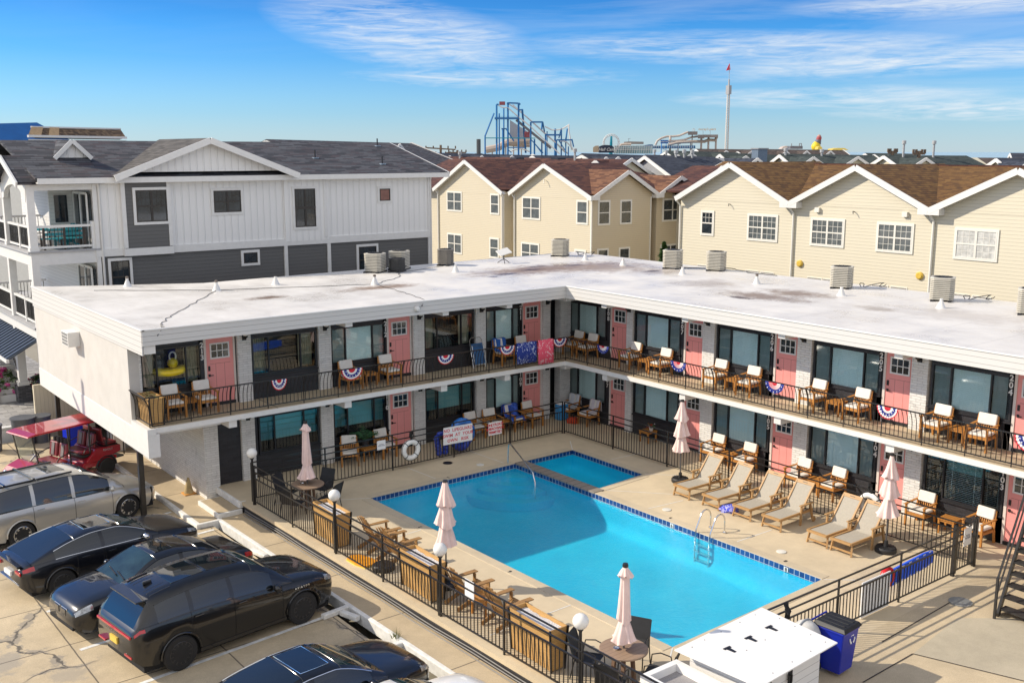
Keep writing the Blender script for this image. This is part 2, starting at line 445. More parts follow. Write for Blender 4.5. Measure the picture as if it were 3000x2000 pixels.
# ------------------------------------------------------------------ ground, lot, walks
GROUND = concrete('sandy_town_ground', (.34,.31,.25), stain=.25)
LOT = concrete('lot_concrete', (.68,.55,.365), 2.62, 2.35, 5.25, 22.6, cracks=.8, stain=.38, grain=.45, spots=[(3.9,22.6,.7,.9,(.27,.25,.225),.6),(5.0,21.2,.6,.5,(.30,.27,.23),.5),(9,18.6,1.5,.8,(.42,.35,.25),.5)])
WALK = concrete('sidewalk_concrete', (.58,.465,.31), 0, 2.9, 0, 25, stain=.35, grain=.3)
DECK = concrete('pool_deck_concrete', (.66,.545,.375), stain=.26, grain=.16, spots=[(22,13,2.5,1,(.40,.33,.24),.5),(13.5,24,.8,1.2,(.42,.35,.25),.5)])
YARD = concrete('yard_concrete', (.64,.52,.35), stain=.32, grain=.42)
YARD2 = concrete('grey_patch_concrete', (.52,.455,.34), stain=.3, grain=.25)
SEA = plain('sea_water', (.30,.44,.54), .8, var=.2, scale=.02, which='pos')
def sheet(name, poly, z, mat, kind='structure'):
    mb = MB(); mb.add([(x, y, z) for x, y in poly], [tuple(range(len(poly)))])
    return tag(mb.build(name, mat), kind=kind)
def nx(Y, x0): return x0 + (27.8 - Y)*.021
sheet('ground', [(-700,-400),(900,-400),(900,900),(-700,900)], -1.20, GROUND)
sheet('sea', [(-40000,-40000),(40000,-40000),(40000,40000),(-40000,40000)], -2.5, SEA)
sheet('parking_lot', [(-14,-6),(10.6,-6),(10.6,27.9),(11.0,27.9),(11.0,40.8),(-14,40.8)], -.46, LOT)
mb = MB(); mb.prism([(10.86,27.8),(nx(2,10.86),2),(nx(2,11.7),2),(11.72,27.9),(11.6,27.9),(11.6,29.9),(11.2,29.9),(11.2,37),(10.2,37),(10.22,27.8)], -.62, -.34)
tag(mb.build('sidewalk', WALK), kind='structure')
KERBP = plain('worn_white_kerb_paint', (.74,.73,.70), .7, var=.16, scale=5, which='pos', bmp=.3)
mb = MB()
mb.prism([(10.78,27.72),(nx(2,10.78),2),(nx(2,10.90),2),(10.90,27.72)], -.62, -.335)
mb.prism([(10.12,27.72),(10.90,27.72),(10.90,27.84),(10.26,27.84),(10.22,37),(10.10,37)], -.62, -.333)
tag(mb.build('white_kerb', KERBP, bevel=.02), kind='structure')
# stall lines, each painted strip a sheet on the lot
PAINT = plain('worn_line_paint', (.72,.72,.70), .7, var=.22, scale=7, which='pos')
mb = MB()
for (x0, y0, x1, y1) in ((5.28,24.66,10.55,25.2),(5.36,22.20,10.55,22.75),(5.16,29.0,10.05,29.6),(5.9,19.93,10.7,20.4),(5.9,17.5,10.8,18.0),(5.3,26.9,10.5,27.4)):
    d = Vector((x1-x0, y1-y0, 0)).normalized()*.055; n = Vector((-d.y, d.x, 0))
    mb.add([(x0-n.x,y0-n.y,-.456),(x1-n.x,y1-n.y,-.456),(x1+n.x,y1+n.y,-.456),(x0+n.x,y0+n.y,-.456)], [(0,1,2,3)])
tag(mb.build('parking_markings', PAINT), kind='structure')
# pool deck sheet with the pool cut out of it
PA, PB, PC, PD, PE = (14.78,25.84), (14.99,13.70), (20.42,13.86), (20.39,22.22), (20.36,25.88)
SF, SG, SH, SI = (20.80,25.90), (22.92,25.90), (22.90,22.42), (20.80,22.26)
bm = bmesh.new()
def loop(pts, z):
    vs = [bm.verts.new((x, y, z)) for x, y in pts]
    for i in range(len(vs)): bm.edges.new((vs[i], vs[(i+1) % len(vs)]))
loop([(nx(2,11.66),2),(30,2),(30,30.2),(11.57,30.2),(11.57,27.95)], 0)
loop([PA,PB,PC,PD,SI,SH,SG,SF,PE], 0)
bmesh.ops.triangle_fill(bm, edges=bm.edges[:], use_beauty=True, normal=(0,0,1))
me = bpy.data.meshes.new('pool_deck'); bm.to_mesh(me); bm.free(); me.materials.append(DECK)
pd = bpy.data.objects.new('pool_deck', me); COL.objects.link(pd); tag(pd, kind='structure')
sheet('side_yard_pavement', [(15.5,2),(30,2),(30,11.72),(15.5,11.5)], .004, YARD)
sheet('grey_pavement_patch', [(18.7,10.42),(21.0,10.72),(23.2,9.0),(23.0,7.6),(19.6,7.9)], .008, YARD2)
CAULK = plain('joint_caulk', (.66,.65,.62), .8, var=.1)
DARKJ = plain('dark_joint', (.05,.04,.035), .9)
def strips(name, segs, w, z, mat):
    mb = MB()
    for (x0, y0, x1, y1) in segs:
        d = Vector((x1-x0, y1-y0, 0)).normalized()*w/2; n = Vector((-d.y, d.x, 0))
        mb.add([(x0-n.x,y0-n.y,z),(x1-n.x,y1-n.y,z),(x1+n.x,y1+n.y,z),(x0+n.x,y0+n.y,z)], [(0,1,2,3)])
    return tag(mb.build(name, mat), kind='structure')
strips('deck_joint_lines', [(12.2,27.2,14.79,25.84),(13.0,22.6,14.8,22.7),(12.3,16.5,14.9,16.56),(14.97,13.68,14.62,13.42),(20.0,28.04,20.11,25.93),(22.92,25.9,23.6,26.8),(23.0,24.26,24.66,24.17),(22.92,22.45,23.69,21.69),(20.69,22.2,22.27,20.42),(20.6,20.04,22.04,19.9),(20.6,16.75,22.17,16.73),(20.45,13.83,21.2,13.2),(17.27,27.69,17.38,25.95)], .03, .004, CAULK)
strips('yard_joint_lines', [(18.66,11.11,21.9,11.26),(16.85,10.38,18.7,10.42),(18.7,10.42,19.6,7.9),(20.1,8.7,23,9.2)], .03, .012, DARKJ)
# deck edge: white slab nose by the steps, dark brick retaining wall elsewhere, step block, wires along its foot
mb = MB(); mb.box(11.5,27.95,-.19,11.575,29.75,.012); mb.box(11.5,27.90,-.19,11.72,27.955,.012)
mb.prism([(10.80,27.83),(11.57,27.83),(11.57,29.38),(10.80,29.38)], -.345, -.20)
stp = mb.build('entrance_steps', KERBP, bevel=.015); tag(stp, 'low white edged concrete entrance steps at the white brick corner', 'steps')
mb = MB(); mb.box(10.86,27.9,-.21,11.53,29.32,-.195); mb.build('tread', WALK, stp)
mb = MB(); mb.prism([(11.62,27.9),(nx(2,11.62),2),(nx(2,11.76),2),(11.74,27.9)], -.5, -.10)
rw = mb.build('retaining_wall', BBRICK); tag(rw, 'low black painted brick retaining wall under the pool deck edge', 'wall')
mb = MB(); mb.prism([(11.585,27.88),(nx(2,11.585),2),(nx(2,12.0),2),(12.0,27.88)], -.10, .004); mb.build('concrete_cap', DECK, rw)
mb = MB()
for dx, dz in ((-.03,-.2),(-.045,-.26),(-.09,-.325)):
    mb.tube([(nx(y,11.62)+dx+.012*math.sin(y*2.1+dz*9), y, dz+.01*math.sin(y*1.3)) for y in [27.7-.7*i for i in range(37)]], .013, 6)
tag(mb.build('conduit', plain('grey_conduit', (.22,.21,.20), .5), None), 'thin grey conduit pipes running along the foot of the retaining wall', 'conduit')

# ------------------------------------------------------------------ swimming pool
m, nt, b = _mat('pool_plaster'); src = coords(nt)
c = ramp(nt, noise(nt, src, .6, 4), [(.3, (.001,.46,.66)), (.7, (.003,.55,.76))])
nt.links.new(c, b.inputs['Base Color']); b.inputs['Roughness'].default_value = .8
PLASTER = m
def tilemat(name):
    m, nt, b = _mat(name); src = coords(nt, 'uv')
    t = nt.nodes.new('ShaderNodeTexBrick'); nt.links.new(src, t.inputs['Vector']); t.offset = 0
    t.inputs['Scale'].default_value = 1; t.inputs['Brick Width'].default_value = .155; t.inputs['Row Height'].default_value = .155
    t.inputs['Mortar Size'].default_value = .007; t.inputs['Color1'].default_value = (.008,.03,.13,1); t.inputs['Color2'].default_value = (.015,.075,.25,1); t.inputs['Mortar'].default_value = (.45,.5,.55,1)
    nt.links.new(t.outputs[0], b.inputs['Base Color']); b.inputs['Roughness'].default_value = .12
    return m
TILE = tilemat('navy_waterline_tiles')
m, nt, b = _mat('water'); nt.nodes.remove(b); out = nt.nodes['Material Output']; src = coords(nt)
tr = nt.nodes.new('ShaderNodeBsdfTransparent'); tr.inputs[0].default_value = (.70,.97,1,1)
gl = nt.nodes.new('ShaderNodeBsdfGlossy'); gl.inputs['Roughness'].default_value = .03
fr = nt.nodes.new('ShaderNodeFresnel'); fr.inputs[0].default_value = 1.33
bp = nt.nodes.new('ShaderNodeBump'); bp.inputs['Strength'].default_value = .22; bp.inputs['Distance'].default_value = .05
h = mth(nt, 'ADD', noise(nt, mapping(nt, src, (1,1.4,1), rot=(0,0,.5)), 5.5, 4, .6, .8), mth(nt, 'MULTIPLY', noise(nt, src, 14, 2, .6, 1), .5))
nt.links.new(h, bp.inputs['Height'])
# ripple light painted into the water tint: paler and deeper streaks from noise
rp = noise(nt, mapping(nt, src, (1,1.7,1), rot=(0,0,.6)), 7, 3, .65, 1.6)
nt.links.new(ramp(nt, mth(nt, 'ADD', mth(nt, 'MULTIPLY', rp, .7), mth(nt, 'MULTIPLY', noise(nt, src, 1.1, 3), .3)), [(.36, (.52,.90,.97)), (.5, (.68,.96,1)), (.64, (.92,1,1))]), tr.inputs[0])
for nn in (gl, fr): nt.links.new(bp.outputs[0], nn.inputs['Normal'])
mx = nt.nodes.new('ShaderNodeMixShader'); nt.links.new(mth(nt, 'MULTIPLY', fr.outputs[0], .24), mx.inputs[0]); nt.links.new(tr.outputs[0], mx.inputs[1]); nt.links.new(gl.outputs[0], mx.inputs[2]); nt.links.new(mx.outputs[0], out.inputs[0])
WATER = m
pool = thing('swimming_pool', 'blue tiled swimming pool with a small wading pool at its corner', 'pool')
def basin(pts, depth, name, cove=.35):
    n = len(pts); cxp = sum(p[0] for p in pts)/n; cyp = sum(p[1] for p in pts)/n
    def ins(p, d):
        v = Vector((p[0]-cxp, p[1]-cyp)); return (p[0] - math.copysign(d, v.x), p[1] - math.copysign(d, v.y))
    rings = [(0, -.17)]
    for k in range(6):
        a = k/5*PI/2
        rings.append((cove*(1-math.cos(a)), -(depth-cove) - cove*math.sin(a)))
    vs = []; fs = []
    for d, z in rings:
        for p in pts: vs.append((*ins(p, d), z))
    for i in range(len(rings)-1):
        for k in range(n): fs.append((i*n+k, i*n+(k+1) % n, (i+1)*n+(k+1) % n, (i+1)*n+k))
    fs.append(tuple((len(rings)-1)*n+k for k in range(n)))
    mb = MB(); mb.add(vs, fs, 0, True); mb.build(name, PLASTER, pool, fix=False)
    mb = MB()
    for k in range(n):
        p, q = pts[k], pts[(k+1) % n]
        mb.add([(p[0],p[1],-.002),(q[0],q[1],-.002),(q[0],q[1],-.175),(p[0],p[1],-.175)], [(0,1,2,3)])
    mb.build('waterline_tiles', TILE, pool, fix=False)
main = [PA, PB, PC, PE]; small = [SF, SG, SH, SI]
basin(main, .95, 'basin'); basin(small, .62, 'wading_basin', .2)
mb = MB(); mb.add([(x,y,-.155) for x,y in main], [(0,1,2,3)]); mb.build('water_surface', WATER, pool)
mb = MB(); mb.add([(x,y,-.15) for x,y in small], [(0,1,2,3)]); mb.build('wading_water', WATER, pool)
STONE = concrete('grey_coping_stone', (.30,.26,.22), 0, .32, 0, 22, stain=.4)
mb = MB(); mb.prism([(20.375,22.0),(20.80,22.0),(20.80,25.92),(20.345,25.92)], -.03, .03); mb.build('divider_coping', STONE, pool, bevel=.02)
mb = MB()
for i, rad in enumerate((2.05, 1.6, 1.15, .75)):
    pts = [(20.36-rad*math.cos(a), 25.87-rad*math.sin(a)) for a in [k/14*PI/2 for k in range(15)]] + [(20.36,25.87)]
    mb.prism(pts, -.94, -.66+i*.135)
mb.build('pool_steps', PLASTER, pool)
COPE = concrete('pool_edge_coping', (.62,.52,.37), stain=.3)
mb = MB()
for p, q, o in ((PA,PB,(-.3,0)),(PB,PC,(0,-.3)),(PC,PD,(.3,0)),(PA,PE,(0,.3)),(SF,SG,(0,.3)),(SG,SH,(.3,0)),(SH,SI,(0,-.28))):
    mb.prism([p, q, (q[0]+o[0], q[1]+o[1]), (p[0]+o[0], p[1]+o[1])] , -.03, .012)
mb.build('coping', COPE, pool, bevel=.012)
NUMM = plain('black_marker_paint', (.03,.03,.03), .6)
for (t, x, y, rz) in (('3',14.62,22.85,90),('6',14.7,18.9,90),('2',17.73,26.0,180),('6',20.62,19.07,-90),('8',20.62,15.1,-90)):
    text_obj('depth_number', t, .16, NUMM, pool, Matrix.Translation((x,y,.018)) @ Matrix.Rotation(R(rz),4,'Z'))
TILEW = plain('white_marker_tile', (.7,.72,.72), .2)
for t, y in (('6',18.8),('8',14.9),('2',22.6)):
    mb = MB(); mb.box(20.385,y-.06,-.14,20.395,y+.06,-.02); k = mb.build('depth_tile', TILEW, pool)
    text_obj('depth_number', t, .14, NUMM, k, face_dir((20.379,y,-.085), R(-90)))
for x, y in ((21.05,19.63),(19.34,26.47),(21.07,15.57)):
    mb = MB(); mb.lathe([(.0,.0),(.13,.0),(.13,.014),(.115,.018),(0,.018)], 24, (x,y,.004)); tag(mb.build('skimmer_lid', plain('white_lid', (.68,.66,.6), .5)), {19.63:'round white skimmer lid in the deck near the pool ladder and loungers',26.47:'round white skimmer lid by the pool corner under the handrail',15.57:'round white skimmer lid in the deck near the pair of end loungers'}[y], 'lid', 'round skimmer lids set in the pool deck')
mb = MB(); mb.lathe([(0,0),(.16,0),(.16,.012),(0,.012)], 24, (18.61,27.32,.004)); tag(mb.build('drain_cover', BLACKM), 'round black drain cover on the shaded deck', 'drain cover')
mb = MB(); mb.lathe([(.2,0),(.26,0),(.26,.02),(.2,.02)], 28, (21.83,11.1,.012), 1); mb.lathe([(0,0),(.2,0),(.2,.012),(0,.012)], 28, (21.83,11.1,.012))
tag(mb.build('drain_grate', [plain('dark_grate', (.015,.025,.035), .9), plain('galvanised_ring', (.35,.37,.38), .4, .6)]), 'round dark drain grate with pale ring in the concrete yard', 'drain grate')
# pool handrail and ladder
mb = MB(); mb.tube([(20.12,25.98,0),(20.12,25.96,.55),(20.10,25.9,.72),(20.06,25.75,.76),(19.78,24.25,.22),(19.74,24.08,-.05),(19.74,24.06,-.6)], .024, 10)
tag(mb.build('pool_handrail', CHROME), 'bent stainless steel handrail at the pool entry steps', 'handrail')
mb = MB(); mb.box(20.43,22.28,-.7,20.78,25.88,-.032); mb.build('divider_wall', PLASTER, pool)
lad = thing('pool_ladder', 'stainless steel pool ladder with two arched rails by the loungers', 'ladder', (20.42,17.62,0))
for dy in (-.25, .25):
    mb = MB(); mb.tube([(.52,dy,0)] + [(.3+.22*math.cos(a), dy, .34+.24*math.sin(a)) for a in [k/8*PI*.93 for k in range(9)]] + [(-.06,dy,.1),(-.1,dy,-.2),(-.1,dy,-.85)], .022, 10); mb.lathe([(.05,0),(.05,.02),(.03,.04)], 14, (.52,dy,.012)); mb.build('rail', CHROME, lad)
for z in (-.28,-.5,-.72):
    mb = MB(); mb.box(-.15,-.25,z-.015,-.05,.25,z+.015); mb.build('rung', CHROME, lad)
# ------------------------------------------------------------------ motel
m, nt, b = _mat('white_roof_coating'); src = coords(nt)
big = noise(nt, src, .5, 7, .65); st = noise(nt, mapping(nt, src, (.9,.25,1), rot=(0,0,.35)), 3.2, 7, .7)
c = ramp(nt, mth(nt, 'ADD', mth(nt, 'MULTIPLY', big, .5), mth(nt, 'MULTIPLY', st, .5)), [(.3, (.58,.54,.50)), (.5, (.70,.675,.64)), (.7, (.75,.73,.70))])
sx = nt.nodes.new('ShaderNodeSeparateXYZ'); nt.links.new(src, sx.inputs[0])
def stain(c, px, py, rx, ry, col, am, sc=2.5, lo=.35, hi=1.15):
    dx = mth(nt, 'DIVIDE', mth(nt, 'SUBTRACT', sx.outputs[0], px), rx); dy = mth(nt, 'DIVIDE', mth(nt, 'SUBTRACT', sx.outputs[1], py), ry)
    d = mth(nt, 'SQRT', mth(nt, 'ADD', mth(nt, 'MULTIPLY', dx, dx), mth(nt, 'MULTIPLY', dy, dy)))
    d = mth(nt, 'ADD', d, mth(nt, 'MULTIPLY', mth(nt, 'SUBTRACT', noise(nt, src, sc, 8, .75), .5), 2.2))
    return mixc(nt, ramp(nt, d, [(lo, (am,)*3), (hi, (0,0,0))]), c, col)
for a in ((27.5,33,4.6,1.7,(0.248,0.167,0.118),.95),(30,32,2.6,2.4,(0.298,0.223,0.174),.85),(19,32.1,2.0,.7,(0.260,0.180,0.124),.95),(14.6,32.1,.9,.45,(0.186,0.118,0.074),1),(28,22,1.0,2.2,(0.260,0.192,0.143),.95),(29.6,21.7,.9,1.7,(0.248,0.174,0.118),.9),(29.2,25.5,1.6,1.5,(0.310,0.248,0.205),.5),(30.6,29.5,1.4,1.4,(0.285,0.217,0.167),.6),(28.6,18,.6,.9,(0.279,0.223,0.167),.6),(29.5,15.5,1.5,2.5,(0.341,0.285,0.236),.35)): c = stain(c, *a)
sa = mth(nt, 'FRACT', mth(nt, 'DIVIDE', mth(nt, 'ADD', sx.outputs[1], mth(nt, 'MULTIPLY', mth(nt, 'SUBTRACT', noise(nt, src, 1.5, 3), .5), .08)), 1.85))
c = mixc(nt, ramp(nt, sa, [(0, (.35,)*3), (.018, (.3,)*3), (.03, (0,)*3), (1, (0,)*3)]), c, (.42,.40,.38))
for a in ((25.1,32.5,.95,.40),(26.9,33.1,1.0,.42),(29.4,33.3,.8,.3),(27.9,33.9,.8,.25),(24.2,32.1,.5,.22),(27.2,22.3,.35,.8),(30.5,29.6,.6,.35)): c = stain(c, *a, (.075,.045,.035), .92, 9, .35, .75)
nt.links.new(c, b.inputs['Base Color'])
nt.links.new(ramp(nt, big, [(.35, (.22,)*3), (.65, (.6,)*3)]), b.inputs['Roughness'])
bump(nt, b, mth(nt, 'ADD', big, mth(nt, 'MULTIPLY', st, .4)), .35, .05)
ROOFM = m
FASCIA = siding('white_lap_fascia', (.62,.61,.595), .158, depth=.5, line=.45)
FLOOR2 = concrete('balcony_concrete', (.58,.475,.325), 3.84, 0, 24.6, 18.6, stain=.28)
motel = thing('motel_building', 'white flat roofed two storey motel with pink doors wrapped around the pool', 'motel')
ZF = 2.56; ZC = 4.96; ZR = 5.40
RP = [(9.1,28.25),(24.6,28.25),(24.6,1.5),(33.45,1.5),(33.45,37.9),(14.4,37.25),(9.6,39.7),(9.1,40.2)]
mb = MB(); mb.prism(RP, ZC+.02, ZR); roof = mb.build('roof', ROOFM, motel)
mb = MB(); mb.box(9.08,28.215,ZC-.01,24.63,28.25,ZR-.02); mb.build('fascia', FASCIA, motel)
mb = MB(); mb.box(24.565,1.5,ZC-.01,24.6,28.21,ZR-.02); mb.build('fascia', FASCIA, motel)
mb = MB(); mb.box(9.065,28.25,4.68,9.1,40.25,ZR-.02); mb.build('fascia', FASCIA, motel)
mb = MB(); mb.box(9.07,28.19,ZR-.035,24.58,28.30,ZR+.012); mb.box(24.54,1.5,ZR-.035,24.65,28.19,ZR+.010); mb.box(9.04,28.19,ZR-.035,9.16,40.25,ZR+.014); mb.build('roof_edge', WHITE_TRIM, motel, bevel=.012)
# upper floor slab, white nose, concrete walk
SP = [(9.13,28.32),(24.66,28.32),(24.66,1.5),(33.3,1.5),(33.3,37.2),(9.13,37.2)]
mb = MB(); mb.prism(SP, 2.40, ZF-.012); mb.build('floor_slab', WHITE_TRIM, motel)
mb = MB(); mb.prism([(9.2,28.36),(24.70,28.36),(24.70,1.6),(26.2,1.6),(26.2,30.2),(9.2,30.2)], ZF-.02, ZF+.002); mb.build('balcony_floor', FLOOR2, motel)
# solid cores behind the room fronts, dark inside
mb = MB(); mb.box(11.5,30.45,0,33.2,37.1,2.4); mb.box(9.4,30.45,ZF,33.2,37.1,ZC); mb.box(26.75,1.8,.0,33.2,30.3,2.4); mb.box(26.75,1.8,ZF,33.2,30.3,ZC); mb.build('room_shell', DARKROOM, motel)
mb = MB(); mb.box(33.22,1.6,0,33.3,37.2,ZC); mb.build('rear_wall', STUCCO, motel)
# stucco end wall over the car port and its big edge beam
mb = MB(); mb.box(9.1,29.68,2.376,9.4,40.2,4.70); mb.build('end_wall', STUCCO, motel)
mb = MB(); mb.box(9.08,28.30,1.70,9.42,40.2,2.375); mb.build('edge_beam', WHITE_TRIM, motel, bevel=.01)
mb = MB(); mb.box(9.075,28.27,2.377,9.32,29.66,2.55); mb.build('slab_corner', WHITE_TRIM, motel)
mb = MB(); mb.box(9.42,28.5,2.30,11.3,37,2.40); mb.build('carport_ceiling', WHITE, motel)
mb = MB(); mb.box(11.2,30.05,-.34,11.5,37,2.40); mb.build('brick_end_wall', PBRICK, motel)
for x, y in ((9.22,29.55),(9.24,38.6)):
    mb = MB(); mb.box(x-.075,y-.075,-.46,x+.075,y+.075,1.70); mb.box(x-.12,y-.12,-.46,x+.12,y+.12,-.44); mb.build('support_post', BLACKM, motel, bevel=.012)
# ---- window kit (local: x right, y into the room, z up)
HSILL, HHEAD = .76, 1.99
def slats(w, h, mat, tilt=.5, pitch=.05):
    mb = MB(); n = int(h/pitch)
    for i in range(n):
        z = .02 + i*pitch; dz = math.sin(tilt)*.024; dy = math.cos(tilt)*.024
        mb.add([(.01,-dy,z-dz),(w-.01,-dy,z-dz),(w-.01,dy,z+dz),(.01,dy,z+dz)], [(0,1,2,3)])
    for x in (w*.2, w*.8): mb.box(x-.004,-.027,.01,x+.004,-.025,h)
    return mb
meshc = {}
def shared(key, fn):
    """link another object on an already built mesh"""
    if key not in meshc:
        o = fn(); meshc[key] = o.data; return o
    o = bpy.data.objects.new(key[0], meshc[key]); COL.objects.link(o); return o
def window(loc, rz, w, parent, kind, z0=HSILL, z1=HHEAD):
    h = z1-z0; s = .23*w; e = .055; md = .042
    xs = [e, e+s, w-e-s, w-e]
    def frame():
        mb = MB()
        mb.box(0,-.03,0,w,.06,e); mb.box(0,-.03,h-e,w,.06,h); mb.box(0,-.03,e,e,.06,h-e); mb.box(w-e,-.03,e,w,.06,h-e)
        for x in xs[1:3]: mb.box(x-md/2,-.028,e,x+md/2,.055,h-e)
        mb.box(-.02,-.06,-.045,w+.02,.0,-.002)
        return mb.build('window', BLACKT)
    f = shared(('window', round(w,2), round(h,2)), frame); f.parent = parent; f.location = loc; f.rotation_euler.z = rz
    gaps = [(xs[0], xs[1]-md/2, 1), (xs[1]+md/2, xs[2]-md/2, 0), (xs[2]+md/2, xs[3], 1)]
    for i, (a, b_, side) in enumerate(gaps):
        pw = b_-a
        def pane():
            mb = MB(); mb.quad((0,0,0),(pw,0,0),(pw,0,h-2*e),(0,0,h-2*e)); return mb.build('pane', PANE_D if side else PANE, fix=False)
        p = shared(('pane', round(pw,2), side, round(h,2)), pane); p.parent = f; p.location = (a, .0 if side else .012, e)
        if kind in ('blind', 'open', 'half'):
            mat = BLIND2 if side else BLIND; tilt = 1.18 if kind != 'open' else .12
            def bl(): return slats(pw, h-2*e if kind != 'half' else (h-2*e)*.62, mat, tilt).build('blind', mat, fix=False)
            o = shared(('blind', kind, round(pw,2), side, round(h,2)), bl); o.parent = f; o.location = (a, .045, e if kind != 'half' else e+(h-2*e)*.38)
        if kind in ('shade', 'half') :
            def sh():
                mb = MB(); mb.box(0,0,0,pw,.01,(h-2*e)*.72); return mb.build('shade', TEALSHADE)
            if kind == 'shade':
                o = shared(('shade', round(pw,2), round(h,2)), sh); o.parent = f; o.location = (a, .14, e+(h-2*e)*.28)
        if kind == 'drape' and (side or True):
            def dr():
                mb = MB(); n = 24
                vs = []; fs = []
                for k in range(n+1):
                    x = pw*k/n; y = .02*math.sin(k*1.9)
                    vs += [(x, y, 0), (x, y, h-2*e)]
                for k in range(n): fs.append((2*k, 2*k+2, 2*k+3, 2*k+1))
                mb.add(vs, fs, 0, True); return mb.build('curtain', CURTAIN, fix=False)
            if i != 1:
                o = shared(('curtain', round(pw,2)), dr); o.parent = f; o.location = (a, .22, e)
    if kind == 'open' or kind == 'half':
        pass
    return f
DW, DH = .86, 2.03
def door(loc, rz, parent, num, numside=-1, lite='glass'):
    def slab():
        mb = MB(); mb.box(0,0,.10,DW,.045,DH+.1)
        for x in (.29, .57): mb.box(x-.006,-.0015,.16,x+.006,.01,1.30, 1)
        mb.box(.10,-.0015,1.30,DW-.10,.008,1.312,1)
        mb.box(-.02,-.03,.0,DW+.02,.06,.098,2)
        return mb.build('door', [PINK, plain('door_groove', (.42,.16,.15), .6), BLACKT])
    d = shared(('door',), slab); d.parent = parent; d.location = loc; d.rotation_euler.z = rz
    def dw():
        mb = MB(); x0, x1, z0, z1 = .12, DW-.12, 1.46, 1.95; t = .045
        mb.box(x0,-.022,z0,x1,.0,z0+t); mb.box(x0,-.022,z1-t,x1,.0,z1); mb.box(x0,-.022,z0+t,x0+t,.0,z1-t); mb.box(x1-t,-.022,z0+t,x1,.0,z1-t)
        for k in (1,2): x = x0+t+(x1-x0-2*t)*k/3; mb.box(x-.012,-.018,z0+t,x+.012,.0,z1-t)
        mb.box(x0+t,-.017,(z0+z1)/2-.012,x1-t,.0,(z0+z1)/2+.012)
        return mb.build('door_window', WHITE_TRIM)
    w = shared(('door_window',), dw); w.parent = d
    def dp():
        mb = MB(); mb.box(.165,-.006,1.505,DW-.165,-.003,1.905); return mb.build('door_pane', plain('dark_door_glass', (.02,.03,.035), .06, var=.3, spec=1))
    p = shared(('door_pane',), dp); p.parent = d
    def hd():
        mb = MB(); mb.box(.045,-.02,.92,.105,0,1.0); mb.bar((.075,-.05,.96),(.19,-.05,.96),.022); mb.bar((.075,-.05,.96),(.075,0,.96),.022)
        return mb.build('door_handle', BLACKM)
    hndl = shared(('door_handle',), hd); hndl.parent = d
    def lk():
        mb = MB(); mb.box(.045,-.022,1.10,.105,0,1.25); return mb.build('door_lock', BLACKM)
    lk_ = shared(('door_lock',), lk); lk_.parent = d
    def tr():
        mb = MB(); mb.box(-.075,-.025,.0,-.0,.03,DH+.17); mb.box(DW,-.025,.0,DW+.06,.03,DH+.17); mb.box(-.0,-.024,DH+.105,DW,.03,DH+.17)
        return mb.build('door_trim', DOORTRIM)
    t = shared(('door_trim',), tr); t.parent = d
    if num:
        for i, ch in enumerate(num):
            text_obj('room_number', ch, .225, WHITE_TRIM, d, face_dir((-.145, -.060, 1.93-.19*i), 0), .006, bold=.005)
    return d
def lamp(loc, rz, parent):
    def base():
        mb = MB(); mb.box(-.06,-.02,-.10,.06,0,.08); mb.tube([(0,0,-.02),(0,-.12,-.05),(0,-.14,.02)], .03, 8); mb.lathe([(.055,0),(.075,.05),(.04,.055)], 14, (0,-.14,.0)); return mb.build('wall_lamp', BLACKM)
    def globe(): mb = MB(); mb.ball((0,-.14,.135), .10, 14); return mb.build('lamp_globe', GLOBE)
    l = shared(('wall_lamp',), base); l.parent = parent; l.location = loc; l.rotation_euler.z = rz
    g = shared(('lamp_globe',), globe); g.parent = l
RA, RB = 0, R(-90)
YA, XB = 29.80, 26.15
def wallA(segs, mat, name, yo=0.):
    mb = MB()
    for (x0,x1,z0,z1) in segs: mb.box(x0, YA+yo, z0, x1, YA+.16, z1)
    return mb.build(name, mat, motel)
def wallB(segs, mat, name, xo=0.):
    mb = MB()
    for (y0,y1,z0,z1) in segs: mb.box(XB+xo, y0, z0, XB+.16, y1, z1)
    return mb.build(name, mat, motel)
winA = [(9.48,11.32,'none'),(12.93,15.18,'none'),(15.70,17.82,'open2'),(19.35,21.50,'drape'),(22.03,23.76,'blind')]
doorA = {11.48:('213','110x'),17.92:('212','110'),23.81:('211','109')}
pilA = [(9.40,9.47),(12.44,12.89),(15.22,15.67),(18.86,19.31),(21.55,21.99),(24.72,25.08),(25.60,26.12)]
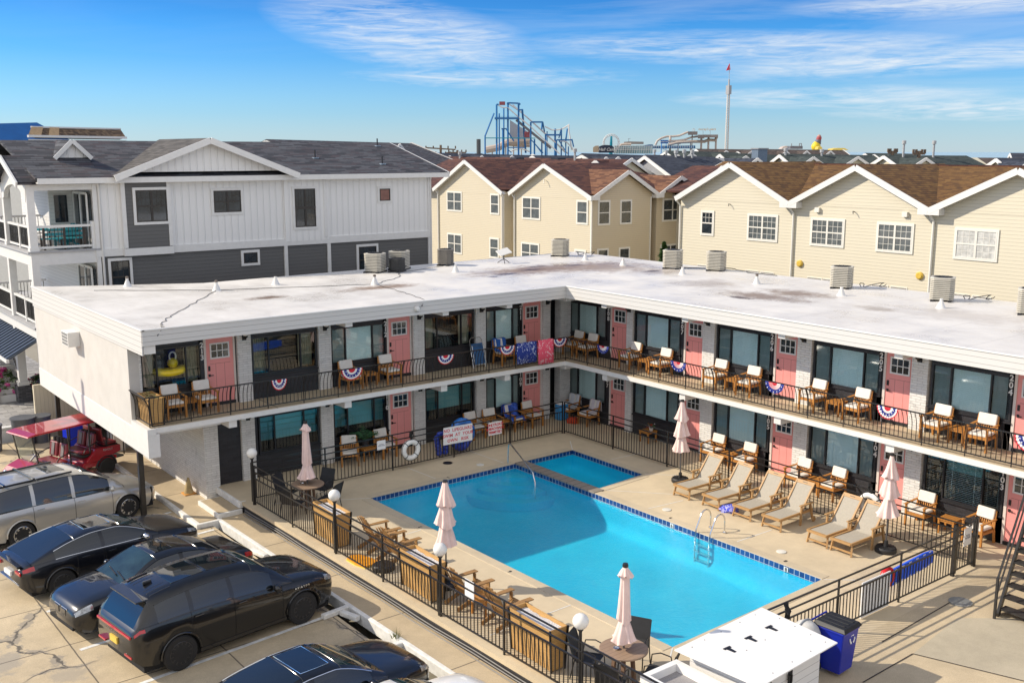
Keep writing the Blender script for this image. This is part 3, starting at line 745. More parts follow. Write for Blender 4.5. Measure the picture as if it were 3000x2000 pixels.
for fl, z in ((0, 0.0), (1, ZF)):
    segs = []; top = z+2.40 if fl else 2.40
    for x0, x1, k in winA:
        if not fl and x0 < 11: continue
        if not fl and x0 < 13: x0 = 13.05
        segs += [(x0-.03,x1+.03,z,z+HSILL),(x0-.03,x1+.03,z+HHEAD,top)]
        kind = {'none':'drape','open2':'blind','drape':'drape','blind':'blind'}[k] if fl else ('shade' if x0 < 20 else 'blind')
        window((x0,YA,z+HSILL), RA, x1-x0, motel, kind)
    for x, nums in doorA.items():
        if not fl and x < 12: continue
        door((x,YA+.02,z), RA, motel, nums[1-fl])
        segs += [(x-.22,x-.08,z,top),(x+DW+.06,x+DW+.1,z,top),(x-.08,x+DW+.06,z+DH+.18,top)]
    if not fl: segs.append((11.66,13.02,0,2.40))
    wallA(segs, BBRICK, 'front_wall')
    for x0, x1 in pilA:
        if x0 < 9.45:
            if fl:
                mb = MB(); mb.box(9.402,YA-.12,z,9.47,YA+.2,top); mb.build('pillar', PBRICK, motel)
            continue
        mb = MB(); mb.box(x0,YA-.10,z,x1,YA+.25,top); mb.build('pillar', PBRICK, motel)
        if x0 < 25.5: lamp(((x0+x1)/2, YA-.10, z+2.05), RA, motel)
    if not fl:
        mb = MB(); mb.box(11.2,YA-.14,-.34,11.655,YA+.25,2.40); mb.build('pillar', PBRICK, motel)
mb = MB(); mb.box(9.402,29.70,ZF,9.45,29.80,4.95); mb.build('wall_return', PBRICK, motel)
lamp((9.62-.2, 29.68, ZF+2.0), R(-20), motel)
winB = [(29.83,27.68,'blind'),(26.20,23.94,'blind'),(22.31,20.02,'blind'),(18.48,16.16,'blind'),(14.64,12.38,'open'),(10.8,8.5,'blind'),(6.96,4.7,'blind')]
doorB = [27.42,23.72,19.90,16.04,12.28,8.36,4.5]
pilB = [(26.54,26.22),(22.88,22.36),(19.04,18.52),(15.20,14.70),(11.36,10.86),(7.5,7.0),(3.6,3.1)]
numsB = [('107','208'),('106','207'),('105','206'),('104','205'),('103','204'),('102','203'),('101','202')]
for fl, z in ((0, 0.0), (1, ZF)):
    segs = []; top = z+2.40
    for i, (y0, y1, k) in enumerate(winB):
        segs += [(y1-.03,y0+.03,z,z+HSILL),(y1-.03,y0+.03,z+HHEAD,top)]
        kind = 'blind' if fl else ('open' if i == 4 else 'blind')
        window((XB,y0,z+HSILL), RB, y0-y1, motel, kind)
        if not fl and i == 4:
            mb = MB(); mb.box(.6,.13,.85,1.7,.14,1.16); o = mb.build('shade', TEALSHADE, motel); o.location = (XB,y0,z+HSILL); o.rotation_euler.z = RB
    for i, y in enumerate(doorB):
        door((XB+.02,y,z), RB, motel, numsB[i][fl])
        segs += [(y+.08,y+.24,z,top),(y-DW-.10,y-DW-.06,z,top),(y-DW-.06,y+.08,z+DH+.18,top)]
    wallB(segs, BBRICK, 'front_wall')
    for y0, y1 in pilB:
        mb = MB(); mb.box(XB-.10,y1,z,XB+.25,y0,top); mb.build('pillar', PBRICK, motel)
        lamp((XB-.10, (y0+y1)/2, z+2.05), RB, motel)
# beams
for x in (15.6,19.3,22.03): mb = MB(); mb.box(x-.125,28.34,4.80,x+.125,29.9,ZC); mb.build('beam', WHITE_TRIM, motel)
mb = MB(); mb.box(9.12,28.28,4.70,9.45,29.7,ZC-.012); mb.build('beam', WHITE_TRIM, motel)
for x in (11.64,15.52,19.24,21.98): mb = MB(); mb.box(x-.125,28.40,2.17,x+.125,29.9,2.398); mb.build('beam', WHITE_TRIM, motel)
for y in (26.32,22.47,18.63,14.81,10.97,7.1): mb = MB(); mb.box(24.70,y-.125,4.80,26.2,y+.125,ZC); mb.build('beam', WHITE_TRIM, motel)
for y in (26.26,22.52,18.67,14.9,11.07,7.2): mb = MB(); mb.box(24.74,y-.125,2.17,26.2,y+.125,2.398); mb.build('beam', WHITE_TRIM, motel)
for zz in (ZC, 2.40): mb = MB(); mb.box(24.68,28.35,zz-.16,25.2,28.9,zz-.002); mb.build('beam', WHITE_TRIM, motel)
# yellow inflatable float lying inside the upstairs end window
YEL = plain('yellow_vinyl', (.90,.66,.02), .35, var=.08)
t = thing('pool_float', 'yellow inflatable pool float seen through the end window of room 213', 'pool float', (10.42,29.99,ZF+1.22))
mb = MB(); mb.tube([(.42*math.cos(2*PI*k/24),.10*math.sin(2*PI*k/24),.03*math.cos(4*PI*k/24)) for k in range(24)], .12, 10, closed=True); mb.build('ring', YEL, t)
mb = MB(); mb.ball((.08,0,.24),.16,14); mb.build('head', YEL, t)
mb = MB(); mb.tube([(.08+.10*math.cos(2*PI*k/16),-.04,.44+.14*math.sin(2*PI*k/16)) for k in range(16)], .025, 7, closed=True); mb.build('handle', WHITE_TRIM, t)
# camera dome and its cable on the fascia
mb = MB(); mb.lathe([(.10,0),(.10,.05),(.07,.11),(0,.13)], 18, (0,0,0), axis='y'); o = mb.build('camera_dome', WHITE_TRIM, motel, loc=(18.05,28.2,5.17)); o.rotation_euler.z = PI; o.rotation_euler.x = 0
# ---- balcony railing: belly bowed outwards at the top
def bow(t):  # outward offset and height of a baluster, t 0..1
    return (.14*max(0, (t-.45)/.55)**2, .10+.80*t)
rail = MB(); posts = []; inf = MB()
YR, XR = 28.42, 24.76
def rail_run(p0, p1, out, every=1.18, step=.128, first=True):
    p0 = Vector(p0); p1 = Vector(p1); L = (p1-p0).length; d = (p1-p0)/L; o = Vector(out)
    zt = ZF + bow(1)[1]; ot = bow(1)[0]
    n = max(1, round(L/every))
    for k in range(n+1):
        q = p0 + d*(L*k/n); posts.append((q, o))
    m_ = max(1, round(L/step))
    for k in range(m_+1):
        q = p0 + d*(L*k/m_)
        inf.tube([(q.x+o.x*bow(t)[0], q.y+o.y*bow(t)[0], ZF+bow(t)[1]) for t in (0,.45,.6,.75,.88,1)], .011, 5, cap=False)
    inf.bar((p0.x,p0.y,ZF+.10),(p1.x,p1.y,ZF+.10),.022,.03)
rail_run((9.2,29.6,0),(9.2,YR,0),(-1,0,0))
rail_run((9.2,YR,0),(XR,YR,0),(0,-1,0))
rail_run((XR,YR,0),(XR,2.0,0),(-1,0,0))
zt = ZF+.905
rail.bar((9.06,29.6,zt),(9.06,YR-.14,zt),.045,.03); rail.bar((9.06-.02,YR-.14,zt),(XR-.14,YR-.14,zt),.045,.03); rail.bar((XR-.14,YR-.12,zt),(XR-.14,2.0,zt),.045,.03)
br = rail.build('balcony_railing', BLACKM, motel)
inf.build('rail_infill', BLACKM, br, fix=False)
for q, o in posts:
    mb = MB(); mb.tube([(q.x,q.y,ZF-.0),(q.x,q.y,ZF+.1)]+[(q.x+o.x*bow(t)[0],q.y+o.y*bow(t)[0],ZF+bow(t)[1]) for t in (.45,.6,.75,.88,1)], .016, 6); mb.build('rail_post', BLACKM, br, fix=False)
# ------------------------------------------------------------------ teak armchairs and side tables
def make_armchair():
    t = thing('armchair', 'teak armchair', 'chair')
    for sx_ in (-1, 1):
        mb = MB(); mb.bar((sx_*.27,-.30,0),(sx_*.27,-.30,.62),.05,.05); mb.build('leg', TEAK, t)
        mb = MB(); mb.bar((sx_*.27,.30,0),(sx_*.27,.24,.40),.05,.05); mb.bar((sx_*.27,.24,.40),(sx_*.25,.34,.86),.045,.045); mb.build('leg', TEAK, t)
        mb = MB(); mb.obox((sx_*.28,-.03,.635),(.075,.66,.03),Matrix.Rotation(R(3),3,'X')); mb.build('armrest', TEAK, t, bevel=.008)
    mb = MB(); mb.box(-.27,-.31,.33,.27,-.27,.40); mb.box(-.27,.22,.30,.27,.26,.37)
    mb.box(-.29,-.28,.32,-.25,.26,.38); mb.box(.25,-.28,.32,.29,.26,.38)
    for k in range(6): mb.box(-.25,-.26+k*.085,.375,.25,-.20+k*.085,.395)
    mb.build('seat_frame', TEAK, t)
    mb = MB(); mb.bar((-.27,.342,.84),(.27,.342,.84),.03,.07); mb.bar((-.26,.262,.46),(.26,.262,.46),.03,.05)
    for k in range(8): x = -.21+k*.06; mb.bar((x,.262,.46),(x,.342,.84),.03,.016)
    mb.build('backrest', TEAK, t)
    mb = MB(); mb.box(-.245,-.28,.40,.245,.21,.475); mb.build('seat_cushion', CUSH, t, bevel=.025)
    mb = MB(); mb.obox((0,.285,.765),(.49,.075,.30),Matrix.Rotation(R(-12),3,'X')); mb.build('back_cushion', CUSH, t, bevel=.025)
    return t
AC = Kind(make_armchair())
def make_side_table():
    t = thing('side_table', 'small teak side table', 'table')
    mb = MB()
    for k in range(6): mb.box(-.235+k*.0795,-.235,.40,-.235+k*.0795+.072,.235,.425)
    mb.build('table_top', TEAK, t)
    mb = MB(); mb.box(-.21,-.21,.34,.21,-.185,.40); mb.box(-.21,.185,.34,.21,.21,.40); mb.box(-.21,-.185,.34,-.185,.185,.40); mb.box(.185,-.185,.34,.21,.185,.40); mb.build('apron', TEAK, t)
    for a in (-1,1):
        for b_ in (-1,1): mb = MB(); mb.box(a*.20-.025,b_*.20-.025,0,a*.20+.025,b_*.20+.025,.40); mb.build('leg', TEAK, t)
    return t
ST = Kind(make_side_table())
GC = 'teak armchairs outside the motel rooms'; GT = 'teak side tables outside the motel rooms'
def jit(a): return random.uniform(-a, a)
fl2 = ZF+.003
for num, xa, xt, xb in (('213',10.20,10.72,11.18),('212',16.12,16.86,17.62)):
    AC.put((xa,29.28,fl2), jit(.06), f'teak armchair with white cushions upstairs by window {num}, farther from its pink door', GC)
    AC.put((xb,29.28,fl2), jit(.06), f'teak armchair with white cushions upstairs close against pink door {num}', GC)
    ST.put((xt,29.40,fl2), 0, f'teak side table upstairs between the two chairs of room {num}', GT)
AC.put((23.55,29.3,fl2), .05, 'teak armchair with white cushions upstairs beside door 211, no towel on it', GC)
blue_c = (22.5,29.3,fl2)
AC.put(blue_c, -.05, 'teak armchair upstairs by window 211 with a blue towel over its back', GC)
for num, ya, yt, yb in (('208',29.05,None,28.25),('207',25.95,25.22,24.45),('206',21.95,21.25,20.58),('205',18.12,17.36,16.62),('204',14.15,13.53,12.88)):
    AC.put((25.70,ya,fl2), RB+jit(.07), f'teak armchair with white cushions upstairs at room {num}, farther from its pink door', GC)
    AC.put((25.70,yb,fl2), RB+jit(.07), f'teak armchair with white cushions upstairs next to pink door {num}', GC)
    if yt: ST.put((25.80,yt,fl2), RB, f'teak side table upstairs between the two chairs at room {num}', GT)
AC.put((25.7,10.3,fl2), RB, 'teak armchair upstairs past door 204 at the edge of the view', GC)
z0 = .003
AC.put((15.98,29.25,z0), -.45, 'teak armchair with white cushions downstairs by the potted palm, far from door 110', GC)
AC.put((17.38,29.30,z0), .05, 'teak armchair downstairs beside door 110 behind the small white notice', GC)
ST.put((16.70,29.38,z0), 0, 'teak side table downstairs under the potted palm at room 110', GT)
for x, lb in ((21.15,'teak armchair downstairs behind the big blue swim ring at room 109'),(21.98,'teak armchair downstairs in front of a white brick pillar at room 109'),(23.0,'teak armchair downstairs heaped with a blue beach towel'),(23.85,'teak armchair with white cushions downstairs beside door 109')):
    AC.put((x,29.28,z0), jit(.1), lb, GC)
ST.put((22.5,29.40,z0), 0, 'teak side table downstairs between chairs at room 109', GT)
AC.put((25.70,29.25,z0), RB+.1, 'teak armchair downstairs in the inner corner under a pale striped towel', GC)
AC.put((25.68,28.10,z0), RB-.05, 'teak armchair downstairs beside door 107 with a flowered towel on its back', GC)
for num, ya, yt, yb in (('105',21.95,21.36,20.62),('104',18.52,17.92,17.28)):
    AC.put((25.72,ya,z0), RB+jit(.08), f'teak armchair with white cushions downstairs at room {num}, farther from its pink door', GC)
    AC.put((25.72,yb,z0), RB+jit(.08), f'teak armchair with white cushions downstairs next to pink door {num}', GC)
    ST.put((25.78,yt,z0), RB, f'teak side table downstairs between the two chairs of room {num}', GT)
AC.put((25.72,14.42,z0), RB, 'teak armchair with white cushions downstairs under window 103, behind the pink umbrella', GC)
AC.put((25.78,12.78,z0), RB-.08, 'teak armchair downstairs beside door 103, outside the pool gate', GC)
ST.put((25.78,13.60,z0), RB+.05, 'teak side table downstairs under window 103', GT)
ST.put((25.75,25.02,z0), RB, 'teak side table downstairs alone under window 106 with flowers on it', GT)
# flowers, small things on tables
fl = thing('flower_pot', 'small pot of red and white flowers on the table under window 106', 'flower pot', (25.78,24.9,.43))
mb = MB(); mb.lathe([(.06,0),(.08,.1),(.07,.1),(0,.09)], 14); mb.build('pot', plain('white_pot', (.6,.58,.55), .5), fl)
mb = MB()
for k in range(46):
    a = random.uniform(0,6.28); r_ = random.uniform(.02,.17); z = .1+random.uniform(0,.17); c = Vector((r_*math.cos(a), r_*math.sin(a), z))
    M = Matrix.Rotation(random.uniform(0,3),3,'X') @ Matrix.Rotation(a,3,'Z'); q = .035
    mb.add([c+M@Vector(p) for p in ((-q,0,0),(0,-q*.6,.01),(q,0,0),(0,q*.6,.01))], [(0,1,2,3)], random.choice((0,0,1,1,2)))
mb.build('blossoms', [plain('leaf_green', (.05,.12,.03), .6), plain('red_petal', (.55,.03,.03), .6), plain('white_petal', (.7,.7,.66), .6)], fl, fix=False)
def palm(loc):
    t = thing('potted_palm', 'green potted palm on the table below the teal window of room 110', 'potted plant', loc)
    mb = MB(); mb.lathe([(.10,0),(.13,.2),(.115,.2),(0,.18)], 16); mb.build('pot', plain('dark_pot', (.04,.04,.045), .5), t)
    mb = MB()
    for k in range(13):
        a = k*2.4; L = random.uniform(.45,.8); up = random.uniform(.5,1.0)
        pts = [Vector((math.cos(a)*L*u*.75, math.sin(a)*L*u*.75, .18+L*up*(u*1.4-u*u*.75))) for u in [i/8 for i in range(9)]]
        mb.tube(pts, .006, 4, cap=False)
        for i in range(2, 9):
            d = (pts[i]-pts[i-1]).normalized(); s_ = d.cross(Vector((0,0,1))).normalized()
            for sd in (-1, 1):
                tip = pts[i] + s_*sd*.17*(1-abs(i-5)/7) + d*.1 - Vector((0,0,.05))
                mb.add([pts[i]-d*.025, tip, pts[i]+d*.025], [(0,1,2)])
    mb.build('fronds', plain('palm_green', (.04,.13,.05), .5, var=.4), t, fix=False)
palm((16.72,29.5,.43))
# ------------------------------------------------------------------ loungers
def make_lounger():
    t = thing('sun_lounger', 'teak lounger', 'sun lounger')
    w = .30; L0, hx = -.55, .42   # foot end, hinge
    ang = R(52); bl = .86
    hp = Vector((hx, 0, .36)); tip = hp + Vector((math.cos(ang)*bl, 0, math.sin(ang)*bl))
    for s_ in (-1, 1):
        mb = MB(); mb.bar((L0-.02,s_*w,.335),(hx+.50,s_*w,.335),.04,.07); mb.build('side_rail', TEAKG, t)
        mb = MB(); mb.bar((L0+.08,s_*(w-.02),.32),(L0+.02,s_*(w+.01),0),.045,.05); mb.build('leg', TEAKG, t)
        mb = MB(); mb.bar((hx-.10,s_*(w+.04),0),(hx-.08,s_*(w+.04),.56),.045,.05); mb.build('leg', TEAKG, t)
        mb = MB(); mb.bar((hx+.32,s_*(w+.04),.56),(hx+.46,s_*(w+.04),.06),.045,.05); mb.build('leg', TEAKG, t)
        mb = MB(); mb.obox((hx+.13,s_*(w+.05),.575),(.58,.085,.032),Matrix.Identity(3)); mb.build('armrest', TEAKG, t, bevel=.01)
        mb = MB(); mb.bar(hp+Vector((0,s_*(w-.02),0)), tip+Vector((0,s_*(w-.02),0)),.04,.045,up=(0,1,0)); mb.build('back_rail', TEAKG, t)
        mb = MB(); mb.lathe([(0,-.018),(.07,-.018),(.075,0),(.07,.018),(0,.018)], 18, (hx+.47,s_*(w+.075),.075), axis='y'); mb.build('wheel', TEAKG, t)
    mb = MB()
    n = 8
    mb.bar((L0+.0,-w,.335),(L0+.0,w,.335),.07,.06); mb.bar((L0+.03,-w,.10),(L0+.03,w,.10),.03,.045); mb.build('foot_rail', TEAKG, t)
    mb = MB(); M = Matrix.Rotation(-ang,3,'Y')
    mb.obox(tip+Vector((0,0,0)),(.11,2*w,.03),M); mb.obox(tip+M@Vector((0,0,.017)),(.02,.16,.006),M,1); mb.build('headboard', [TEAKG, BLACKT], t, bevel=.006)
    mb = MB(); vs = []; fs = []
    prof = [(L0+.02,.35),(L0+.2,.352),(0,.345),(.2,.342),(hx-.03,.35)] + [(hx+math.cos(ang)*bl*k/4*.95+.0, .365+math.sin(ang)*bl*k/4*.95-.02*math.sin(k/4*PI)) for k in range(5)]
    for x, z in prof: vs += [(x,-w+.03,z),(x,w-.03,z)]
    for i in range(len(prof)-1): fs.append((2*i,2*i+2,2*i+3,2*i+1))
    mb.add(vs, fs); mb.build('sling', SLING, t, fix=False)
    return t
LG = Kind(make_lounger())
for i, (y, lb) in enumerate(((20.10,'weathered teak sun lounger with taupe sling nearest the shaded wading pool'),(18.95,'weathered teak sun lounger with the blue patterned towel bundle at its foot'),(17.81,'weathered teak sun lounger just past the patterned towel bundle, third along'),(16.78,'weathered teak sun lounger with its wheel showing, fourth along beside a gap'),(15.27,'weathered teak sun lounger across the gap, first of the close pair'),(14.54,'weathered teak sun lounger at the row end by the umbrella and life ring'))):
    LG.put((22.72,y,z0), jit(.03), lb, 'sun loungers in a row along the pool fence')
# towel bundle
mb = MB(); BUND = plain('blue_print_towel', (.12,.14,.55), .9, var=.8, scale=9)
m, nt, b = _mat('floral_towel'); nt.links.new(ramp(nt, noise(nt, coords(nt,'obj'), 9, 3, .6, 1.5), [(.40, (.015,.04,.42)), (.50, (.05,.07,.55)), (.57, (.55,.55,.75)), (.64, (.12,.08,.5))]), b.inputs['Base Color']); b.inputs['Roughness'].default_value = .9; FLORAL = m
mb.lathe([(.24,0),(.28,.08),(.2,.16),(.08,.2),(0,.2)], 22, m=0, wob=lambda a, i: 1+.22*math.sin(3*a+i)+.12*math.sin(7*a+i*2))
tag(mb.build('towel_bundle', FLORAL, loc=(22.42,18.42,z0), sharp=60), 'blue and violet patterned towel dropped on the deck at a lounger foot', 'towel')
# ------------------------------------------------------------------ umbrellas
def umbrella(loc, zb, H, tiers, label, stand=True, twist=0):
    """closed market umbrella; tiers = [(z_top, z_bottom, r_top, r_bottom)]"""
    t = thing('closed_umbrella', label, 'umbrella', loc, twist, 'closed blush pink patio umbrellas')
    mb = MB(); mb.tube([(0,0,zb),(0,0,H-.02)], .02, 10); mb.build('pole', plain('grey_pole', (.12,.12,.125), .4, .4), t)
    mb = MB(); mb.lathe([(.055,0),(.06,.03),(.05,.07),(0,.075)], 14, (0,0,H-.03)); mb.build('finial', BLACKM, t)
    for k, (za, zb_, ra, rb) in enumerate(tiers):
        mb = MB(); n = 40; ph = k*1.7 + loc[1]
        def wob(a, i): return 1 + (.06+.15*i/7)*math.sin(8*a+ph+.4*math.sin(2*a+i*.3)) + (.03+.08*i/7)*math.sin(3*a+ph*2+i*.5)
        prof = [(ra+(rb-ra)*(u**1.15), zb_+(za-zb_)*(1-u)) for u in [i/7 for i in range(8)]]
        vs = []; fs = []
        for i, (r_, z) in enumerate(prof):
            for q in range(n):
                a = 2*PI*q/n; w_ = r_*wob(a, i); vs.append((w_*math.cos(a), w_*math.sin(a), z + (.03*math.sin(8*a+ph)+.03*math.sin(2*a+ph) if i == 7 else 0)))
        for i in range(7):
            for q in range(n): fs.append((i*n+q, i*n+(q+1) % n, (i+1)*n+(q+1) % n, (i+1)*n+q))
        mb.add(vs, fs, 0, True); mb.build('canopy', PINKFAB, t, sharp=80, fix=False)
    if stand:
        mb = MB(); mb.lathe([(0,0),(.27,0),(.28,.03),(.275,.10),(.24,.135),(.06,.14),(.05,.30),(0,.30)], 28)
        for k in range(16):
            a = k*PI/8; mb.bar((.08*math.cos(a),.08*math.sin(a),.142),(.25*math.cos(a),.25*math.sin(a),.136),.014,.012)
        mb.build('stand', plain('black_resin', (.02,.02,.022), .5, var=.2), t)
    return t
T3 = lambda h: [(h-.02,h-.62,.05,.20),(h-.50,h-1.12,.10,.23),(h-1.02,h-1.62,.11,.24)]
umbrella((23.28,21.17,z0), .1, 2.62, T3(2.62), 'blush pink closed umbrella in tiers beside the first lounger and wading pool')
umbrella((23.24,13.92,z0), .1, 2.62, [(2.6,2.0,.04,.19),(2.1,1.5,.10,.24),(1.5,.98,.10,.26)], 'blush pink closed umbrella standing behind the last pair of loungers')
umbrella((12.97,19.16,z0), .1, 2.62, T3(2.66), 'blush pink closed umbrella in tiers between the adirondack chairs at the pool edge')
umbrella((12.90,26.19,z0), .05, 2.58, [(2.56,2.36,.04,.15),(2.40,1.32,.09,.13),(1.34,.92,.11,.235)], 'blush pink closed umbrella tied at the waist through the shaded round table', False)
umbrella((13.12,13.26,z0), .05, 2.45, [(2.43,2.24,.04,.14),(2.28,1.30,.08,.125),(1.32,.92,.10,.22)], 'blush pink closed umbrella tied at the waist through the sunny round table', False)
t = thing('umbrella_base', 'empty black umbrella base with a short stub pole beside the orange board', 'umbrella base', (12.32,20.98,z0))
mb = MB(); mb.lathe([(0,0),(.28,0),(.29,.03),(.285,.11),(.25,.14),(.06,.145),(0,.145)], 28); mb.build('stand', plain('black_resin_base', (.02,.02,.022), .5, var=.2), t)
mb = MB(); mb.tube([(0,0,.1),(0,0,.52)], .026, 10); mb.build('stub', BLACKM, t)
# ------------------------------------------------------------------ round tables, sling chairs
def round_table(loc, label, ash):
    t = thing('round_table', label, 'table', loc)
    mb = MB(); mb.lathe([(0,.70),(.46,.70),(.48,.715),(.48,.735),(.47,.745),(0,.745)], 40); mb.build('table_top', TABLETOP, t)
    for a in (.8,2.37,3.94,5.5):
        mb = MB(); mb.bar((.16*math.cos(a),.16*math.sin(a),.70),(.22*math.cos(a),.22*math.sin(a),0),.08,.05); mb.build('leg', plain('table_leg', (.16,.095,.06), .6), t)
    a_ = thing('ashtray', ash, 'ashtray', (loc[0]-.14, loc[1]+.06, loc[2]+.746))
    mb = MB(); mb.lathe([(.0,0),(.05,0),(.06,.03),(.05,.03),(.042,.012),(0,.01)], 20); mb.build('dish', CHROME, a_)
round_table((12.90,26.19,z0), 'round brown slatted table in the shade under the tied pink umbrella', 'steel ashtray on the shaded round table')
round_table((13.12,13.26,z0), 'round brown slatted table in the sun near the white pump shed', 'steel ashtray on the sunny round table')
def make_sling_chair():
    t = thing('sling_chair', 'black sling chair', 'chair')
    for s_ in (-1,1):
        mb = MB(); mb.tube([(s_*.25,-.27,0),(s_*.25,-.24,.40),(s_*.26,-.22,.60),(s_*.26,-.05,.66),(s_*.26,.16,.62),(s_*.25,.2,.42),(s_*.25,.30,0)], .013, 7); mb.build('side_frame', BLACKM, t)
        mb = MB(); mb.tube([(s_*.23,-.25,.40),(s_*.23,.17,.37),(s_*.23,.24,.45),(s_*.23,.38,.90)], .013, 7); mb.build('back_frame', BLACKM, t)
    mb = MB(); pr = [(-.26,.405),(-.1,.385),(.1,.37),(.2,.39),(.26,.5),(.32,.70),(.38,.91)]
    vs = []; fs = []
    for y, z in pr: vs += [(-.225,y,z),(.225,y,z)]
    for i in range(len(pr)-1): fs.append((2*i,2*i+1,2*i+3,2*i+2))
    mb.add(vs, fs); mb.build('sling', plain('black_mesh_sling', (.022,.023,.026), .7, var=.2), t, fix=False)
    return t
SC = Kind(make_sling_chair())
for (cx_, cy_, who) in ((12.90,26.19,'shaded'),(13.12,13.26,'sunny')):
    for a, lb in ((R(28),'wall' if who == 'shaded' else 'pool'),(R(118),'motel' if who == 'shaded' else 'planter'),(R(208),'parking lot' if who == 'shaded' else 'lamp post'),(R(298),'pool' if who == 'shaded' else 'pump shed')):
        d = .72
        SC.put((cx_+d*math.cos(a), cy_+d*math.sin(a), z0), a-PI/2, f'black mesh sling chair at the {who} round table, on the {lb} side', 'black sling chairs around the two round tables')
# ------------------------------------------------------------------ adirondack chairs
def make_adirondack():
    t = thing('adirondack_chair', 'adirondack', 'chair')
    ADW = wood('adirondack_wood', (.36,.20,.075))
    for s_ in (-1,1):
        mb = MB(); mb.bar((s_*.25,-.36,.34),(s_*.25,.52,.04),.03,.10); mb.build('leg', ADW, t)
        mb = MB(); mb.bar((s_*.27,-.34,0),(s_*.27,-.34,.54),.03,.09); mb.build('leg', ADW, t)
        mb = MB(); mb.prism([(s_*.33-.07,-.44),(s_*.33+.07,-.44),(s_*.33+.075,-.2),(s_*.33+.03,.34),(s_*.33-.03,.34),(s_*.33-.07,-.1)], .54, .567); mb.build('armrest', ADW, t, bevel=.006)
    mb = MB()
    for k in range(6): y = -.36+k*.095; z = .37-.30*(y+.36)/.88; mb.obox((0,y,z),(.53,.085,.02),Matrix.Rotation(R(-18),3,'X'))
    mb.build('seat', ADW, t)
    mb = MB()
    for k in range(6):
        x = -.235+k*.094; top = .98-.05*abs(k-2.5)**1.3*.6
        mb.bar((x*.85,.16,.20),(x*1.15,.50,top),.082,.02)
    mb.bar((-.27,.33,.52),(.27,.33,.52),.03,.07); mb.build('backrest', ADW, t)
    return t
AD = Kind(make_adirondack())
for (x, y, lb) in ((12.98,22.25,'brown wooden adirondack chair beside the first planter, farther from the tall umbrella'),(12.98,20.95+.35,'brown wooden adirondack chair behind the empty umbrella base'),(12.9,18.1,'brown wooden adirondack chair behind the blank white fence sign'),(12.95,16.75,'brown wooden adirondack chair beside the planter nearest the round table')):
    AD.put((x,y,z0), R(90)+jit(.12), lb, 'adirondack chairs facing the pool')
ST.put((12.85,17.45,z0), .2, 'teak side table between two adirondack chairs, a small dish on it', GT)
# ------------------------------------------------------------------ planters
def make_planter(Lx, H, fill):
    t = thing('planter_box', 'planter', 'planter')
    w0, w1 = .17, .225
    mb = MB(); e = .025
    for s_ in (-1,1):
        y0, y1 = s_*w0, s_*w1
        mb.add([(-Lx+.03,y0,.03),(Lx-.03,y0,.03),(Lx,y1,H),(-Lx,y1,H),(-Lx+.03,y0-s_*e,.03),(Lx-.03,y0-s_*e,.03),(Lx,y1-s_*e,H),(-Lx,y1-s_*e,H)], [(0,1,2,3),(4,5,6,7),(0,1,5,4),(3,2,6,7),(0,3,7,4),(1,2,6,5)])
        mb.add([(s_*(Lx-.03),-w0,.03),(s_*(Lx-.03),w0,.03),(s_*Lx,w1,H),(s_*Lx,-w1,H),(s_*(Lx-.03-e),-w0,.03),(s_*(Lx-.03-e),w0,.03),(s_*(Lx-e),w1,H),(s_*(Lx-e),-w1,H)], [(0,1,2,3),(4,5,6,7),(0,1,5,4),(3,2,6,7),(0,3,7,4),(1,2,6,5)])
    mb.build('boards', PLANTERW, t)
    for a in (-1,1):
        for s_ in (-1,1):
            mb = MB(); mb.bar((a*(Lx-.02),s_*(w0+.004),0),(a*(Lx+.008),s_*(w1+.006),H+.004),.034,.034); mb.build('corner_post', BLACKM, t)
    mb = MB(); n = 14
    vs = []; fs = []
    for i in range(n+1):
        for j in range(5):
            x = -Lx+.04+(2*Lx-.08)*i/n; y = -w1+.035+(2*w1-.07)*j/4; vs.append((x, y, H-.09+random.uniform(-.02,.02)))
    for i in range(n):
        for j in range(4): fs.append((i*5+j,i*5+j+1,i*5+j+6,i*5+j+5))
    mb.add(vs, fs, 0, True); mb.build('filling', fill, t, fix=False)
    return t
PL = Kind(make_planter(.68,.92,STONES))
for y, lb in ((23.55,'tapered wooden planter of white pebbles beside the shaded round table'),(19.25,'tapered wooden planter of white pebbles between the two pairs of adirondack chairs'),(15.08,'tapered wooden planter of white pebbles nearest the sunny round table')):
    PL.put((nx(y,11.92)+.26,y,z0), R(90)-.02, lb, 'wooden planters along the parking lot fence')
bp_ = make_planter(.52,.80,MULCH); bp_.name = 'planter_box'; bp_['label'] = 'wooden planter of dark mulch and dry twigs on the balcony corner'
bp_.location = (9.46,29.0,fl2); bp_.rotation_euler.z = R(90)
mb = MB()
for k in range(70):
    x, y = random.uniform(-.46,.46), random.uniform(-.16,.16); a = random.uniform(0,6.28); L = random.uniform(.05,.14)
    mb.bar((x,y,.70),(x+L*.5*math.cos(a),y+L*.5*math.sin(a),.70+L),.006)
    c = Vector((x+L*.5*math.cos(a),y+L*.5*math.sin(a),.70+L)); q = .022
    mb.add([c+Vector((-q,0,0)),c+Vector((0,-q*.6,.01)),c+Vector((q,0,.01)),c+Vector((0,q*.6,0))],[(0,1,2,3)],random.choice((0,1)))
mb.build('dry_twigs', [plain('twig', (.16,.11,.05), .9), plain('olive_leaf', (.16,.17,.05), .8)], bp_, fix=False)
